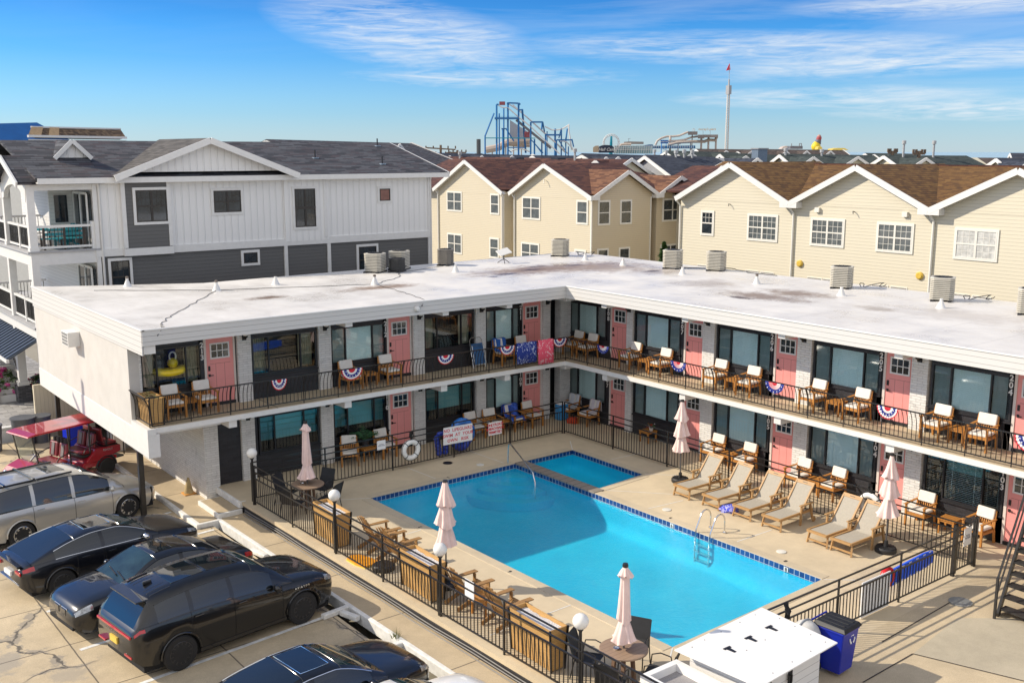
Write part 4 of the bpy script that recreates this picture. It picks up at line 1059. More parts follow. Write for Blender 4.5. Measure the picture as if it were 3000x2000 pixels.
# ------------------------------------------------------------------ pool fences
def fence(name_label, p0, p1, every, skip_start=False):
    t = thing('pool_fence', name_label, 'fence', (0,0,0), 0, 'black metal fences around the pool')
    p0 = Vector((*p0, 0)); p1 = Vector((*p1, 0)); L = (p1-p0).length; d = (p1-p0)/L
    for z in (1.20, 1.01, .82, .10):
        mb = MB(); mb.bar((p0.x,p0.y,z),(p1.x,p1.y,z),.03,.03 if z > .15 else .024); mb.build('rail', BLACKM, t)
    n = max(1, round(L/every))
    for k in range(n+1):
        q = p0+d*(L*k/n); mb = MB(); mb.box(q.x-.018,q.y-.018,0.002,q.x+.018,q.y+.018,1.20); mb.build('fence_post', BLACKM, t)
    mb = MB(); m_ = round(L/.125)
    for k in range(m_+1):
        q = p0+d*(L*k/m_); mb.box(q.x-.009,q.y-.009,.10,q.x+.009,q.y+.009,.815)
    mb.build('pickets', BLACKM, t)
    return t
fence('black picket pool fence along the motel front under the shaded balcony', (11.86,27.74), (24.05,27.76), 2.4)
fence('black picket pool fence along the sunny pink door side behind the loungers', (24.1,27.70), (24.1,12.15), 2.4)
fence('black picket pool fence along the parking lot side with globe lamps', (11.80,27.40), (nx(10.9,11.72),10.9), 2.35)
fence('black picket pool fence along the yard carrying the blue spine board', (15.9,12.0), (23.13,12.0), 2.2)
gt = thing('pool_gate', 'black picket pool gate with a printed sheet wired to it', 'gate', (23.2,12.02,0))
for z in (1.2,1.0,.82,.12): mb = MB(); mb.bar((0,0,z),(.84,0,z),.03); mb.build('rail', BLACKM, gt)
for x in (0,.84): mb = MB(); mb.box(x-.03,-.03,.05,x+.03,.03,1.26); mb.build('gate_post', BLACKM, gt)
mb = MB()
for k in range(1,7): mb.box(.84*k/7-.0075,-.0075,.12,.84*k/7+.0075,.0075,.82)
mb.build('pickets', BLACKM, gt)
for x in (23.12, 24.12): mb = MB(); mb.box(x-.04,11.98,.002,x+.04,12.06,1.30); mb.build('latch_post', BLACKM, gt).location = (-23.2,-12.02,0)
# globe lamps
def make_lamp():
    t = thing('globe_lamp', 'lamp', 'lamp post')
    mb = MB(); mb.tube([(0,0,.002),(0,0,1.42)], .034, 12); mb.lathe([(.05,0),(.06,.02),(.05,.06)], 14, (0,0,1.40)); mb.build('lamp_pole', BLACKM, t)
    mb = MB(); mb.ball((0,0,1.585), .155, 28); mb.build('globe', GLOBE, t)
    return t
GL = Kind(make_lamp())
for y, lb in ((27.43,'white globe lamp post at the fence corner by the white brick pillar'),(22.6,'white globe lamp post next to the first pebble planter'),(17.91,'white globe lamp post in front of the closed umbrella beside the blank sign'),(13.35,'white globe lamp post nearest the sunny round table')):
    GL.put((nx(y,11.76),y,0), 0, lb, 'white globe lamp posts along the pool fence')
# ------------------------------------------------------------------ signs
SIGNW = plain('white_sign_board', (.80,.79,.78), .5, var=.03)
RED = plain('red_sign_paint', (.62,.03,.05), .5, var=.08)
DKTXT = plain('dark_print', (.06,.07,.12), .6)
def sign(name, label, loc, rz, w, h, lines, size, mat=RED, tilt=0, **kw):
    t = thing(name, label, 'sign', loc, rz)
    t.rotation_euler.y = tilt
    mb = MB(); mb.box(-w/2,-.008,-h/2,w/2,.008,h/2); mb.build('board', SIGNW, t, bevel=.003)
    if lines: text_obj('lettering', lines, size, mat, t, face_dir((0,-.0095,0), 0), .002, **kw)
    return t
sign('pool_rules_sign', 'white sign reading NO LIFEGUARD SWIM AT YOUR OWN RISK in red', (19.28,27.66,.81), 0, 1.2, .60, 'NO  LIFEGUARD\nSWIM  AT  YOUR\nOWN   RISK', .155, space=1.06, line=1.15, bold=.003, tilt=R(1))
sign('float_rules_sign', 'white sign reading ONLY FLOATS & BEACH BALLS PERMITTED in red', (20.86,27.66,.75), 0, .58, .46, 'ONLY FLOATS\n& BEACH BALLS\nPERMITTED', .128, space=.8, line=1.05, bold=.004)
s3 = sign('notice', 'small white notice with dark print wired to the fence by the pink door 110', (16.27,27.66,.97), 0, .31, .30, 'NOTICE\nPOOL RULES', .045, DKTXT)
mb = MB(); mb.box(.10,-.03,1.0-.97,.3,-.02,1.12-.97)
sign('blank_sign', 'blank white back of a sign on the parking lot fence', (nx(16.8,11.79)-.03,16.83,1.0), R(-90), .33, .44, None, 0)
s5 = sign('gate_notice', 'printed white sheet hung on the pool gate', (23.62,11.97,.92), 0, .34, .46, 'POOL\nHOURS', .07, DKTXT)
mb = MB(); mb.box(19.25,12.02,.02,20.35,12.045,.86); tag(mb.build('plain_board', SIGNW), 'large plain white panel leaning behind the yard fence pickets', 'panel')
# life rings
def ring_buoy(loc, rz, label):
    t = thing('life_ring', label, 'life ring', loc, rz)
    mb = MB(); n = 28
    mb.tube([(.27*math.cos(2*PI*k/n),0,.27*math.sin(2*PI*k/n)) for k in range(n)], .085, 12, closed=True); mb.build('ring', plain('white_ring_vinyl', (.78,.77,.74), .4), t)
    mb = MB()
    for a in (.7,2.3,3.9,5.5): mb.tube([(.27*math.cos(a)+.09*math.cos(b_)*math.cos(a),.09*math.sin(b_),.27*math.sin(a)+.09*math.cos(b_)*math.sin(a)) for b_ in [2*PI*k/10 for k in range(10)]], .012, 5, closed=True)
    mb.tube([(.36*math.cos(a)+.01,-.02,.36*math.sin(a)) for a in [2*PI*k/24 for k in range(24)]], .009, 5, closed=True)
    mb.build('grab_rope', ROPE, t)
    mb = MB()
    for k in range(5): mb.tube([(.05*math.sin(k*2),-.03,.30+.02*k),(.07*math.cos(k*3),-.06,.50),(.03*k-.06,-.04,.62),(-.07+.02*k,-.03,.42)], .013, 5)
    mb.build('coiled_rope', ROPE, t)
    return t
ring_buoy((17.36,27.62,.62), 0, 'white life ring with black rope hung on the fence near the small white notice')
ring_buoy((24.0,14.92,.82), R(-90), 'white life ring hung on the sunny fence behind the last lounger')
# floats and beach things in the shade
BLUEV = plain('blue_vinyl', (.03,.17,.55), .25, var=.2, coat=.4); NAVYV = plain('navy_vinyl', (.02,.05,.38), .3, var=.3, coat=.3)
def torus_float(name, label, loc, R0, r0, mat, rx=0, rz=0):
    mb = MB(); n = 30
    mb.tube([(R0*math.cos(2*PI*k/n),0,R0*math.sin(2*PI*k/n)) for k in range(n)], [r0*(1+.05*math.sin(9*2*PI*k/n)) for k in range(n)], 12, closed=True)
    o = mb.build(name, mat, loc=loc, rz=rz); o.rotation_euler.x = rx
    return tag(o, label, 'pool float')
torus_float('swim_ring', 'large blue inflatable swim ring propped behind the red lettered sign', (19.95,28.35,.62), .36, .15, BLUEV, R(-12))
torus_float('swim_ring', 'dark blue swim ring leaning behind the lifeguard sign, lower', (19.75,28.2,.45), .30, .13, NAVYV, R(-18))
mb = MB()
for s_ in (-1,1):
    for k in range(5): mb.ball((18.95+s_*(.13+.02*k),28.15,.12+k*.13),.115,12)
for k in range(4): mb.ball((18.85+k*.075,28.15,.78),.10,12)
tag(mb.build('blue_float', NAVYV), 'dark blue arched pool float standing left of the lifeguard sign', 'pool float')
def cloth(name, label, pts, mat, cat='towel', thick=.012):
    """cloth draped along a profile: pts = list of rows of points"""
    mb = MB(); r_ = len(pts); c_ = len(pts[0])
    mb.add([p for row in pts for p in row], [(i*c_+j,i*c_+j+1,(i+1)*c_+j+1,(i+1)*c_+j) for i in range(r_-1) for j in range(c_-1)], 0, True)
    o = mb.build(name, mat, fix=False, sharp=80)
    sd = o.modifiers.new('thickness', 'SOLIDIFY'); sd.thickness = thick
    return tag(o, label, cat)
def print_towel(name, ground, leaf, sc):
    m, nt, b = _mat(name); uvc = coords(nt, 'obj')
    f = noise(nt, mapping(nt, uvc, (1,1,.8), rot=(0,.7,.2)), sc, 2, .5, 2.2)
    nt.links.new(ramp(nt, f, [(.58, ground), (.615, leaf), (.68, leaf), (.70, ground)]), b.inputs['Base Color']); b.inputs['Roughness'].default_value = .95
    return m
NAVYT = print_towel('navy_fern_towel', (.018,.04,.24), (.45,.50,.66), 7); CORALT = print_towel('coral_leaf_towel', (.80,.10,.17), (.82,.52,.55), 5)
yr = YR-.14
def hang(x0, x1, zb_front, zb_back, y=yr):
    rows = []
    for (dy, z) in ((.05,zb_back),(.045,(zt+zb_back)/2),(.035,zt),(0,zt+.03),(-.035,zt),(-.045,(zt+zb_front)/2),(-.055,zb_front)):
        rows.append([(x0+(x1-x0)*k/8, y+dy+.008*math.sin(k*1.7+z*5), z+(.012*math.sin(k*2.3) if z != zt else 0)) for k in range(9)])
    return rows
cloth('beach_towel', 'navy beach towel with white fern leaves hung over the upper railing', hang(22.28,23.2,zt-.72,zt-.4), NAVYT)
cloth('beach_towel', 'coral pink beach towel with white leaves hung over the upper railing', hang(23.27,24.0,zt-.85,zt-.5), CORALT)
TB = plain('royal_blue_towel', (.03,.12,.42), .95, var=.25); TP = plain('pale_striped_towel', (.62,.65,.70), .95, var=.12)
def chair_towel(x, y, z, rz, label, mat, w=.27):
    M = Matrix.Translation((x,y,z)) @ Matrix.Rotation(rz,4,'Z')
    rows = []
    for (yy, zz) in ((-.30,.35),(-.24,.49),(.15,.50),(.20,.55),(.27,.90),(.34,.93),(.40,.88),(.43,.50)):
        rows.append([M @ Vector((-w+2*w*k/6, yy+.01*math.sin(k*2), zz+.012*math.sin(k*1.6))) for k in range(7)])
    return cloth('towel', label, rows, mat)
chair_towel(*blue_c, -.05, 'royal blue towel spread over an upstairs armchair by window 211', TB)
chair_towel(23.0,29.28,z0, 0, 'blue patterned beach towel heaped over a downstairs armchair near door 109', plain('blue_shell_towel', (.04,.10,.45), .95, var=.6, scale=9), .33)
chair_towel(25.70,29.25,z0, RB+.1, 'pale striped towel draped over the armchair in the shaded inner corner', TP)
chair_towel(25.68,28.10,z0, RB-.05, 'white towel with magenta flowers draped over the armchair by door 107', plain('flower_towel', (.62,.58,.62), .95, var=.1))
mb = MB(); mb.lathe([(.20,0),(.22,.09),(.14,.2),(0,.23)], 18, wob=lambda a, i: 1+.2*math.sin(3*a+i)); tag(mb.build('beach_bag', plain('orange_red_bag', (.55,.06,.02), .7), loc=(25.35,28.65,z0)), 'orange red beach bag on the shaded corner floor between two armchairs', 'bag')
t = thing('blue_cooler', 'light blue cooler standing in the dark stair passage', 'cooler', (25.35,29.3,z0))
mb = MB(); mb.box(-.22,-.16,0,.22,.16,.62); mb.build('body', plain('light_blue_plastic', (.05,.30,.62), .4), t, bevel=.03); mb = MB(); mb.box(-.23,-.17,.62,.23,.17,.70); mb.build('lid', SIGNW, t, bevel=.02)
# folded beach chair leaning upstairs
t = thing('folding_beach_chair', 'folded blue beach chair leaning upstairs against the pillar by window 211', 'beach chair', (21.45,29.35,fl2))
t.rotation_euler = (R(-14),0,.05)
mb = MB(); mb.tube([(-.28,0,0),(-.28,0,1.0),(-.2,0,1.1),(.2,0,1.1),(.28,0,1.0),(.28,0,0)], .014, 7); mb.tube([(-.26,-.08,.05),(-.26,-.08,.8),(.26,-.08,.8),(.26,-.08,.05)], .014, 7); mb.build('tube_frame', CHROME, t)
mb = MB(); mb.box(-.26,-.045,.12,.26,-.02,.88); mb.build('fabric', plain('slate_blue_canvas', (.03,.10,.24), .8, var=.15), t, bevel=.008)
# ------------------------------------------------------------------ bunting fans
BR = plain('bunting_red', (.55,.02,.04), .85, var=.1); BW = plain('bunting_white', (.74,.73,.72), .85, var=.05); BBL = plain('bunting_blue', (.02,.035,.25), .85, var=.15)
def fan(loc, rz, label, style, sc=1, squash=1):
    t = thing('bunting_fan', label, 'bunting', loc, rz, 'patriotic bunting fans tied to the balcony railing')
    bands = [(0,.15,BR),(.15,.24,BW),(.24,.36,BBL),(.36,.43,BW),(.43,.475,BR)] if style == 'stripe' else [(0,.12,BR),(.12,.30,None),(.30,.475,BBL)]
    n = 24
    for (r0, r1, mt) in bands:
        mbs = {}
        for k in range(n):
            a0 = PI + PI*k/n; a1 = PI + PI*(k+1)/n
            mm = mt or (BW if k % 2 else BR)
            mb = mbs.setdefault(mm.name, (MB(), mm))[0]
            def pt(r_, a, kk): return (r_*math.cos(a)*sc*squash, -.02-.03*math.sin(kk*PI*.999)*r_/.4 - .02*(kk % 2)*r_/.4, r_*math.sin(a)*sc*.92)
            mb.add([pt(r0,a0,k),pt(r1,a0,k),pt(r1,a1,k+1),pt(r0,a1,k+1)], [(0,1,2,3)])
        for mb, mm in mbs.values(): mb.build('fabric_band', mm, t, fix=False)
    mb = MB()
    rr = .30 if style == 'stripe' else .40
    for k in range(7):
        a = PI + PI*(k+.5)/7; c = Vector((rr*math.cos(a)*sc*squash,-.066,rr*math.sin(a)*sc*.92)); q = .035*sc
        pts = [(c.x+(q if i % 2 == 0 else q*.42)*math.sin(i*PI/5), c.y, c.z+(q if i % 2 == 0 else q*.42)*math.cos(i*PI/5)) for i in range(10)]
        mb.add(pts, [tuple(range(10))])
    mb.build('stars', BW, t, fix=False)
    return t
zb = zt-.01
for x, lb, st_, sc, sq in ((13.1,'crumpled red white and blue bunting fan under the second window of room 213','stripe',.75,.7),(15.6,'red white and blue bunting fan on the railing in front of room 212 chairs','stripe',.8,1),(19.2,'red white and blue bunting fan on the railing left of the folded beach chair','stripe',.7,1),(21.85,'red white and blue bunting fan on the railing beside the navy towel','stripe',.7,1),(24.3,'red white and blue bunting fan on the railing in the corner beside the coral towel','stripe',.7,1)):
    fan((x,YR-.165,zb), 0, lb, st_, sc, sq)
for y, lb, st_, sc, sq in ((26.2,'starry blue bunting fan on the railing below room 208','star',.62,1),(22.58,'starry blue bunting fan on the railing below door 207','star',.72,1),(18.7,'starry blue bunting fan on the railing below door 206','star',.72,1),(14.95,'red and white striped bunting fan twisted on the railing below door 205','stripe',.75,.9),(11.1,'red white and blue bunting fan on the railing past door 204','stripe',.85,1)):
    fan((XR-.165,y,zb), RB, lb, st_, sc, sq)
# ------------------------------------------------------------------ rescue board, bodyboard
t = thing('spine_board', 'bright blue rescue spine board strapped inside the yard fence', 'spine board', (21.35,12.1,.66)); t.rotation_euler = (0,R(-3),0)
mb = MB(); pts = [(-.92,-.14),(-.86,-.20),(.55,-.20),(.9,-.15),(.94,0),(.9,.15),(.55,.20),(-.86,.20),(-.92,.14)]
mb.prism(pts, -.03, .03, 'y'); mb.build('board', plain('cobalt_plastic', (.015,.12,.85), .4, coat=.2), t, bevel=.015)
mb = MB()
for x in (-.7,-.4,-.1,.2,.5,.75):
    for z in (-.165,.165): mb.box(x-.05,-.033,z-.015,x+.05,-.0305,z+.015)
mb.build('hand_holes', SIGNW, t)
torus_float('rescue_tube', 'red rescue ring hung on the yard fence beside the blue spine board', (20.37,12.12,.66), .19, .07, plain('red_vinyl', (.62,.015,.02), .35))
mb = MB(); mb.prism([(-.42,-.24),(-.05,-.27),(.36,-.2),(.46,0),(.36,.2),(-.05,.27),(-.42,.24)], .0, .05)
o = mb.build('bodyboard', [plain('orange_foam', (.80,.32,.01), .6)], loc=(12.12,21.72,.01), rz=R(100), bevel=.015); tag(o, 'orange foam bodyboard lying flat by the fence', 'bodyboard')
mb = MB(); mb.prism([(-.425,-.245),(-.05,-.275),(.365,-.205),(.465,0),(.365,.205),(-.05,.275),(-.425,.245)], -.006, .018); mb.build('edge_foam', plain('yellow_foam', (.75,.62,.12), .6), o)
# ------------------------------------------------------------------ pump shed and screened box, recycling bin
t = thing('pump_shed', 'white wooden pump shed with a hinged flat lid', 'shed', (0,0,0))
SW = plain('shed_white_paint', (.80,.79,.775), .5, var=.05, scale=3)
mb = MB(); mb.prism([(13.55,10.42),(15.62,10.55),(15.72,11.95),(13.45,11.85)], .0, 1.17); mb.build('walls', siding('shed_boards', (.76,.75,.735), .16, depth=.3), t)
mb = MB(); mb.prism([(13.33,10.15),(15.79,10.30),(15.88,12.14),(13.17,11.99)], 1.19, 1.215); mb.build('lid', SW, t, bevel=.004)
for x in (13.95,14.55): mb = MB(); mb.box(x-.004,10.375,.02,x+.004,10.47,1.17); mb.build('door_gap', BLACKT, t)
mb = MB(); mb.box(14.52,10.40,.78,14.60,10.45,.92); mb.build('latch', BLACKM, t)
for x, y in ((13.98,11.42),(14.62,11.45),(15.28,11.49)):
    mb = MB(); mb.box(x-.09,y-.02,1.214,x+.09,y+.03,1.228); mb.prism([(x-.045,y-.03),(x+.045,y-.03),(x+.03,y-.19),(x-.03,y-.19)], 1.214, 1.224); mb.build('hinge', BLACKM, t)
mb = MB()
for x, y in ((13.5,11.85),(13.9,11.9),(14.4,11.93),(15.0,11.97),(15.5,12.0),(15.75,11.6),(15.7,11.2),(15.65,10.8),(15.62,10.45),(15.1,10.4),(14.5,10.36),(13.9,10.32),(15.3,11.3),(14.8,11.2),(14.2,11.15)): mb.lathe([(0,0),(.012,0),(.012,.003),(0,.003)], 8, (x,y,1.216))
mb.build('screws', BLACKT, t)
t = thing('screened_box', 'low white box with grey mesh top beside the pump shed', 'box')
mb = MB(); x0,x1,y0,y1 = 12.30,13.25,9.9,12.0; H_ = 1.0
for a in ((x0,y0,x1,y0+.13),(x0,y1-.13,x1,y1),(x0,y0+.13,x0+.13,y1-.13),(x1-.13,y0+.13,x1,y1-.13)): mb.box(a[0],a[1],.0,a[2],a[3],H_)
mb.build('box_frame', SW, t, bevel=.006)
m, nt, b = _mat('grey_mesh_screen'); ck = nt.nodes.new('ShaderNodeTexBrick'); ck.offset = 0; nt.links.new(coords(nt,'uv'), ck.inputs['Vector']); ck.inputs['Scale'].default_value = 1; ck.inputs['Brick Width'].default_value = .012; ck.inputs['Row Height'].default_value = .02; ck.inputs['Mortar Size'].default_value = .0022
ck.inputs['Color1'].default_value = (.16,.155,.16,1); ck.inputs['Color2'].default_value = (.19,.18,.185,1); ck.inputs['Mortar'].default_value = (.40,.38,.38,1); nt.links.new(ck.outputs[0], b.inputs['Base Color']); b.inputs['Roughness'].default_value = .6
mb = MB(); mb.box(x0+.13,y0+.13,H_-.16,x1-.13,y1-.13,H_-.15); mb.build('mesh_screen', m, t)
mb = MB(); mb.box(x0+.13,11.0,H_-.149,x1-.13,11.03,H_-.13); mb.build('cross_bar', SW, t)
bn = thing('recycling_bin', 'tall blue wheeled recycling bin with black lid by the yard fence', 'bin', (16.82,11.02,.006), R(4))
BLUEB = plain('bin_blue', (.005,.018,.33), .38, var=.1, scale=2, coat=.15)
mb = MB(); mb.add([(-.24,-.25,.08),(.24,-.25,.08),(.24,.25,.08),(-.24,.25,.08),(-.30,-.33,1.0),(.30,-.33,1.0),(.30,.33,1.0),(-.30,.33,1.0)], [(0,3,2,1),(4,5,6,7),(0,1,5,4),(1,2,6,5),(2,3,7,6),(3,0,4,7)])
mb.box(-.31,-.34,.93,.31,.34,.99); mb.build('bin_body', BLUEB, bn, bevel=.02)
mb = MB(); mb.add([(-.33,-.38,1.0),(.33,-.38,1.0),(.33,.34,1.0),(-.33,.34,1.0),(-.28,-.33,1.075),(.28,-.33,1.075),(.28,.30,1.085),(-.28,.30,1.085)], [(0,3,2,1),(4,5,6,7),(0,1,5,4),(1,2,6,5),(2,3,7,6),(3,0,4,7)])
for x in (-.15,0,.15): mb.box(x-.03,-.28,1.07,x+.03,.26,1.09)
mb.build('bin_lid', plain('black_lid_plastic', (.012,.013,.015), .5, var=.2), bn, bevel=.012)
mb = MB(); mb.tube([(-.28,.36,.98),(-.28,.40,1.03),(.28,.40,1.03),(.28,.36,.98)], .02, 8); mb.build('bin_handle', BLUEB, bn)
for s_ in (-1,1): mb = MB(); mb.lathe([(0,-.03),(.12,-.03),(.12,.03),(0,.03)], 18, (s_*.28,.26,.12), axis='x'); mb.build('wheel', RUBBER, bn)
def recyc(parent, M, r=.09, mat=SIGNW):
    mb = MB()
    for k in range(3):
        a = PI/2 + k*2*PI/3
        pts = []
        for u in (-.75,-.2,.35): pts.append((r*math.cos(a+u), r*math.sin(a+u), 0))
        for i in range(2): mb.bar(pts[i], pts[i+1], r*.42, .004, up=(0,0,1))
        p = Vector(pts[2]); d = (p-Vector(pts[1])).normalized(); n_ = Vector((-d.y,d.x,0))
        mb.add([p+n_*r*.42, p-n_*r*.42, p+d*r*.45], [(0,1,2)])
    o = mb.build('recycling_mark', mat, parent, fix=False); o.matrix_local = M
recyc(bn, Matrix.Translation((.06,-.322,.78)) @ Matrix.Rotation(PI/2+R(-5),4,'X'), .085)
recyc(bn, Matrix.Translation((.296,0,.80)) @ Matrix.Rotation(PI/2,4,'Z') @ Matrix.Rotation(PI/2-R(4),4,'X'), .085)
t = thing('mooring_float', 'grey white ball float with strap beside the recycling bin', 'float', (16.28,11.35,.002))
mb = MB(); mb.ball((0,0,.78),.30,20,0,1.1); mb.build('float_ball', plain('dusty_white_vinyl', (.55,.54,.52), .6, var=.15), t)
mb = MB(); mb.tube([(.31*math.cos(a),.02,.78+.335*math.sin(a)) for a in [2*PI*k/24 for k in range(24)]], .022, 6, closed=True); mb.build('strap', plain('grey_strap', (.25,.27,.30), .7), t)
mb = MB(); mb.lathe([(0,0),(.24,0),(.26,.42),(.2,.46),(0,.46)], 20); mb.build('tub', plain('pale_blue_tub', (.35,.45,.55), .5), t)
mb = MB()
for k in range(9): mb.tube([(16.45+.06*math.sin(k),11.98,1.20),(16.45+.09*math.cos(k*2),11.92-.03*(k%3),1.02),(16.45+.08*math.sin(k*3),11.93,.86),(16.45+.05*math.cos(k),11.95,1.1)], .018, 6)
tag(mb.build('rope_coil', ROPE), 'tangled black rope coil hung on the yard fence above the bin', 'rope')
# ------------------------------------------------------------------ steel stair on the right
st = thing('metal_stair', 'black metal outdoor stair with open treads at the yard edge', 'stair')
ST_MAT = plain('dark_stair_steel', (.03,.028,.026), .5, var=.3)
A0 = Vector((21.75,9.35,.0)); nst = 14; run = .272; rise = .19
for k in range(nst):
    x = A0.x+.22+k*run*.98; z = (k+1)*rise*.97; y_ = 10.2+k*.075
    mb = MB(); mb.box(x-.13,y_-1.0,z-.035,x+.14,y_,z); mb.build('stair_tread', [ST_MAT], st)
for yy in (0,-1.0):
    mb = MB(); mb.bar((A0.x+.02,10.2+yy,.02),(A0.x+.22+nst*run*.98,10.2+nst*.075+yy,nst*rise),.05,.22); mb.build('stringer', ST_MAT, st)
    mb = MB()
    p0 = Vector((A0.x-.12,10.2+yy,.95)); p1 = Vector((A0.x+.22+nst*run*.98,10.2+nst*.075+yy,.95+nst*rise))
    mb.bar(p0,p1,.04,.05); mb.bar(p0-Vector((0,0,.42)),p1-Vector((0,0,.42)),.03,.04); mb.box(p0.x-.025,p0.y-.025,.01,p0.x+.025,p0.y+.025,.97); mb.build('handrail', ST_MAT, st)
# ------------------------------------------------------------------ roof equipment
ACM = plain('beige_ac_paint', (.52,.49,.42), .5, var=.08); ACD = plain('grey_brown_ac', (.20,.185,.165), .6, var=.2); ACB = plain('black_ac', (.03,.03,.032), .5, var=.2)
def make_ac(mat, s_=.37, h=.78, louvers=11):
    t = thing('air_conditioner', 'ac', 'air conditioner')
    c = .12
    oct_ = lambda q: [(-q+c,-q),(q-c,-q),(q,-q+c),(q,q-c),(q-c,q),(-q+c,q),(-q,q-c),(-q,-q+c)]
    mb = MB(); mb.prism(oct_(s_-.03), .06, h-.04); mb.build('coil', plain('dark_coil', (.07,.07,.065), .7), t)
    mb = MB()
    for k in range(louvers): z = .08+(h-.16)*k/(louvers-1); mb.prism(oct_(s_), z-(h-.16)/louvers*.34, z+(h-.16)/louvers*.34)
    mb.build('louvers', mat, t)
    mb = MB(); mb.prism(oct_(s_+.008), h-.05, h); mb.build('top_cap', mat, t, bevel=.012)
    mb = MB(); mb.lathe([(0,0),(s_*.78,0),(s_*.82,.012),(0,.004)], 24, (0,0,h)); 
    for k in range(12): a = k*PI/6; mb.bar((0,0,h+.016),(s_*.78*math.cos(a),s_*.78*math.sin(a),h+.014),.012)
    mb.build('fan_grille', ACB, t)
    mb = MB(); mb.box(-s_-.1,-s_+.05,0,s_+.1,-s_+.15,.06); mb.box(-s_-.1,s_-.15,0,s_+.1,s_-.05,.06); mb.build('skid', BLACKT, t)
    mb = MB(); mb.box(s_-.02,-.12,.28,s_+.07,.14,h-.04); mb.build('service_box', mat, t, bevel=.01)
    return t
zr = ZR+.003
A1 = Kind(make_ac(ACM)); G = 'air conditioning units on the motel roof'
for (x, y, rz, lb) in ((21.3,36.35,.6,'big beige air conditioner in front of a house window, tallest of the left cluster'),(22.62,36.62,.6,'beige air conditioner behind the small black unit'),(31.6,36.75,.55,'beige air conditioner alone near the roof apex'),(31.95,29.85,.5,'beige air conditioner near the dark bush, left of a pair'),(32.8,28.2,.5,'beige air conditioner with a long cable to its right, right of a pair'),(32.1,21.7,.45,'beige air conditioner below the yellow round wall vent'),(31.95,17.75,.45,'beige air conditioner in front of the cream wall downpipe'),(31.35,14.55,.4,'beige air conditioner cut off at the picture edge')):
    A1.put((x,y,zr), rz, lb, G)
t = make_ac(ACB, .29, .55, 8); t.location = (22.1,35.95,zr); t.rotation_euler.z = .6; t['label'] = 'small black air conditioner between two beige ones'; t['group'] = G
t = make_ac(ACD, .31, .70, 16); t.location = (25.05,36.75,zr); t.rotation_euler.z = .6; t['label'] = 'rusty grey air conditioner by itself near the cream houses'; t['group'] = G
def make_vent():
    mb = MB(); mb.lathe([(.17,0),(.135,.03),(.09,.14),(.065,.21),(.05,.22),(.05,.30),(.03,.30),(.03,.2)], 20); return tag(mb.build('roof_vent', WHITE_TRIM), None, 'roof vent')
V0 = make_vent(); v_used = False
DARKV = plain('rusty_pipe', (.16,.13,.11), .7)
for (x, y, lb, dk) in ((11.83,38.0,'small roof vent at the far left roof edge',1),(13.97,34.94,'white cone roof vent with wires around it, leftmost pair',1),(16.34,35.17,'plain white cone roof vent in front of the grey siding',0),(19.24,32.91,'white roof vent with a dark collar beside a brown stain',1),(23.91,34.35,'white cone roof vent in front of the rusty grey unit',0),(31.24,34.57,'white cone roof vent right of the apex unit',0),(31.06,31.93,'white cone roof vent between the apex and the bush',0),(30.65,28.09,'white cone roof vent in front of the paired units',0),(30.56,24.29,'white roof vent with black tip halfway along the long roof',1),(30.34,20.49,'white cone roof vent in front of the unit below the yellow vent',0),(30.35,16.86,'white cone roof vent in front of the unit by the downpipe',0)):
    o = V0 if not v_used else V0.copy()
    if v_used: COL.objects.link(o)
    v_used = True
    o.location = (x,y,ZR-.002); o['label'] = lb; o['group'] = 'white cone vents on the motel roof'
    if dk:
        mb = MB(); mb.lathe([(.045,.29),(.056,.30),(.056,.36),(.04,.37),(0,.38)], 14); mb.build('vent_cap', DARKV, o)
t = thing('satellite_dish', 'flat white satellite dish tilted on a black tripod', 'dish', (27.55,35.85,ZR))
mb = MB()
for a in (0,2.1,4.2): mb.bar((0,0,.20),(.30*math.cos(a),.30*math.sin(a),.01),.025)
mb.tube([(0,0,.15),(0,0,.45)], .025, 8); mb.build('tripod', BLACKM, t)
mb = MB(); mb.obox((0,0,.50),(.62,.42,.035),Matrix.Rotation(R(28),3,'X') @ Matrix.Rotation(R(-14),3,'Y')); o = mb.build('dish_panel', WHITE_TRIM, t, bevel=.01)
def cable(name, label, pts, r=.009, z=None):
    P_ = []
    for i in range(len(pts)-1):
        a = Vector(pts[i]); b_ = Vector(pts[i+1])
        for k in range(6): q = a.lerp(b_, k/6); P_.append((q.x+.05*math.sin(k*2.1+i*3), q.y+.05*math.sin(k*1.7+i*5), q.z))
    P_.append(pts[-1]); mb = MB(); mb.tube(P_, r, 5, cap=False)
    return tag(mb.build(name, BLACKT), label, 'cable')
zc = ZR+.014
cable('roof_cable', 'long black cable snaking across the white roof from vent to vent', [(10.5,37.5,zc),(13.97,34.94,zc),(19.24,32.91,zc),(21.2,34.3,zc),(21.9,35.5,zc),(24.8,36.5,zc)])
cable('roof_cable', 'thin black cable from the left vent down over the roof corner', [(13.97,34.94,zc),(12.2,32.4,zc),(10.6,30.2,zc),(9.9,29.0,zc),(9.7,28.3,zc),(9.5,28.18,5.2)], .009)
cable('roof_cable', 'thin black cable from the collared vent to the fascia camera', [(19.24,32.91,zc),(18.9,30.3,zc),(18.5,28.5,zc),(18.3,28.19,5.3),(18.1,28.17,5.15)], .009)
cable('roof_cable', 'black cable loop running right from the paired units', [(32.4,29.7,zc),(32.9,28.9,zc),(33.1,27.7,zc+.1),(33.1,26.6,zc),(33.2,25.4,zc)], .016)
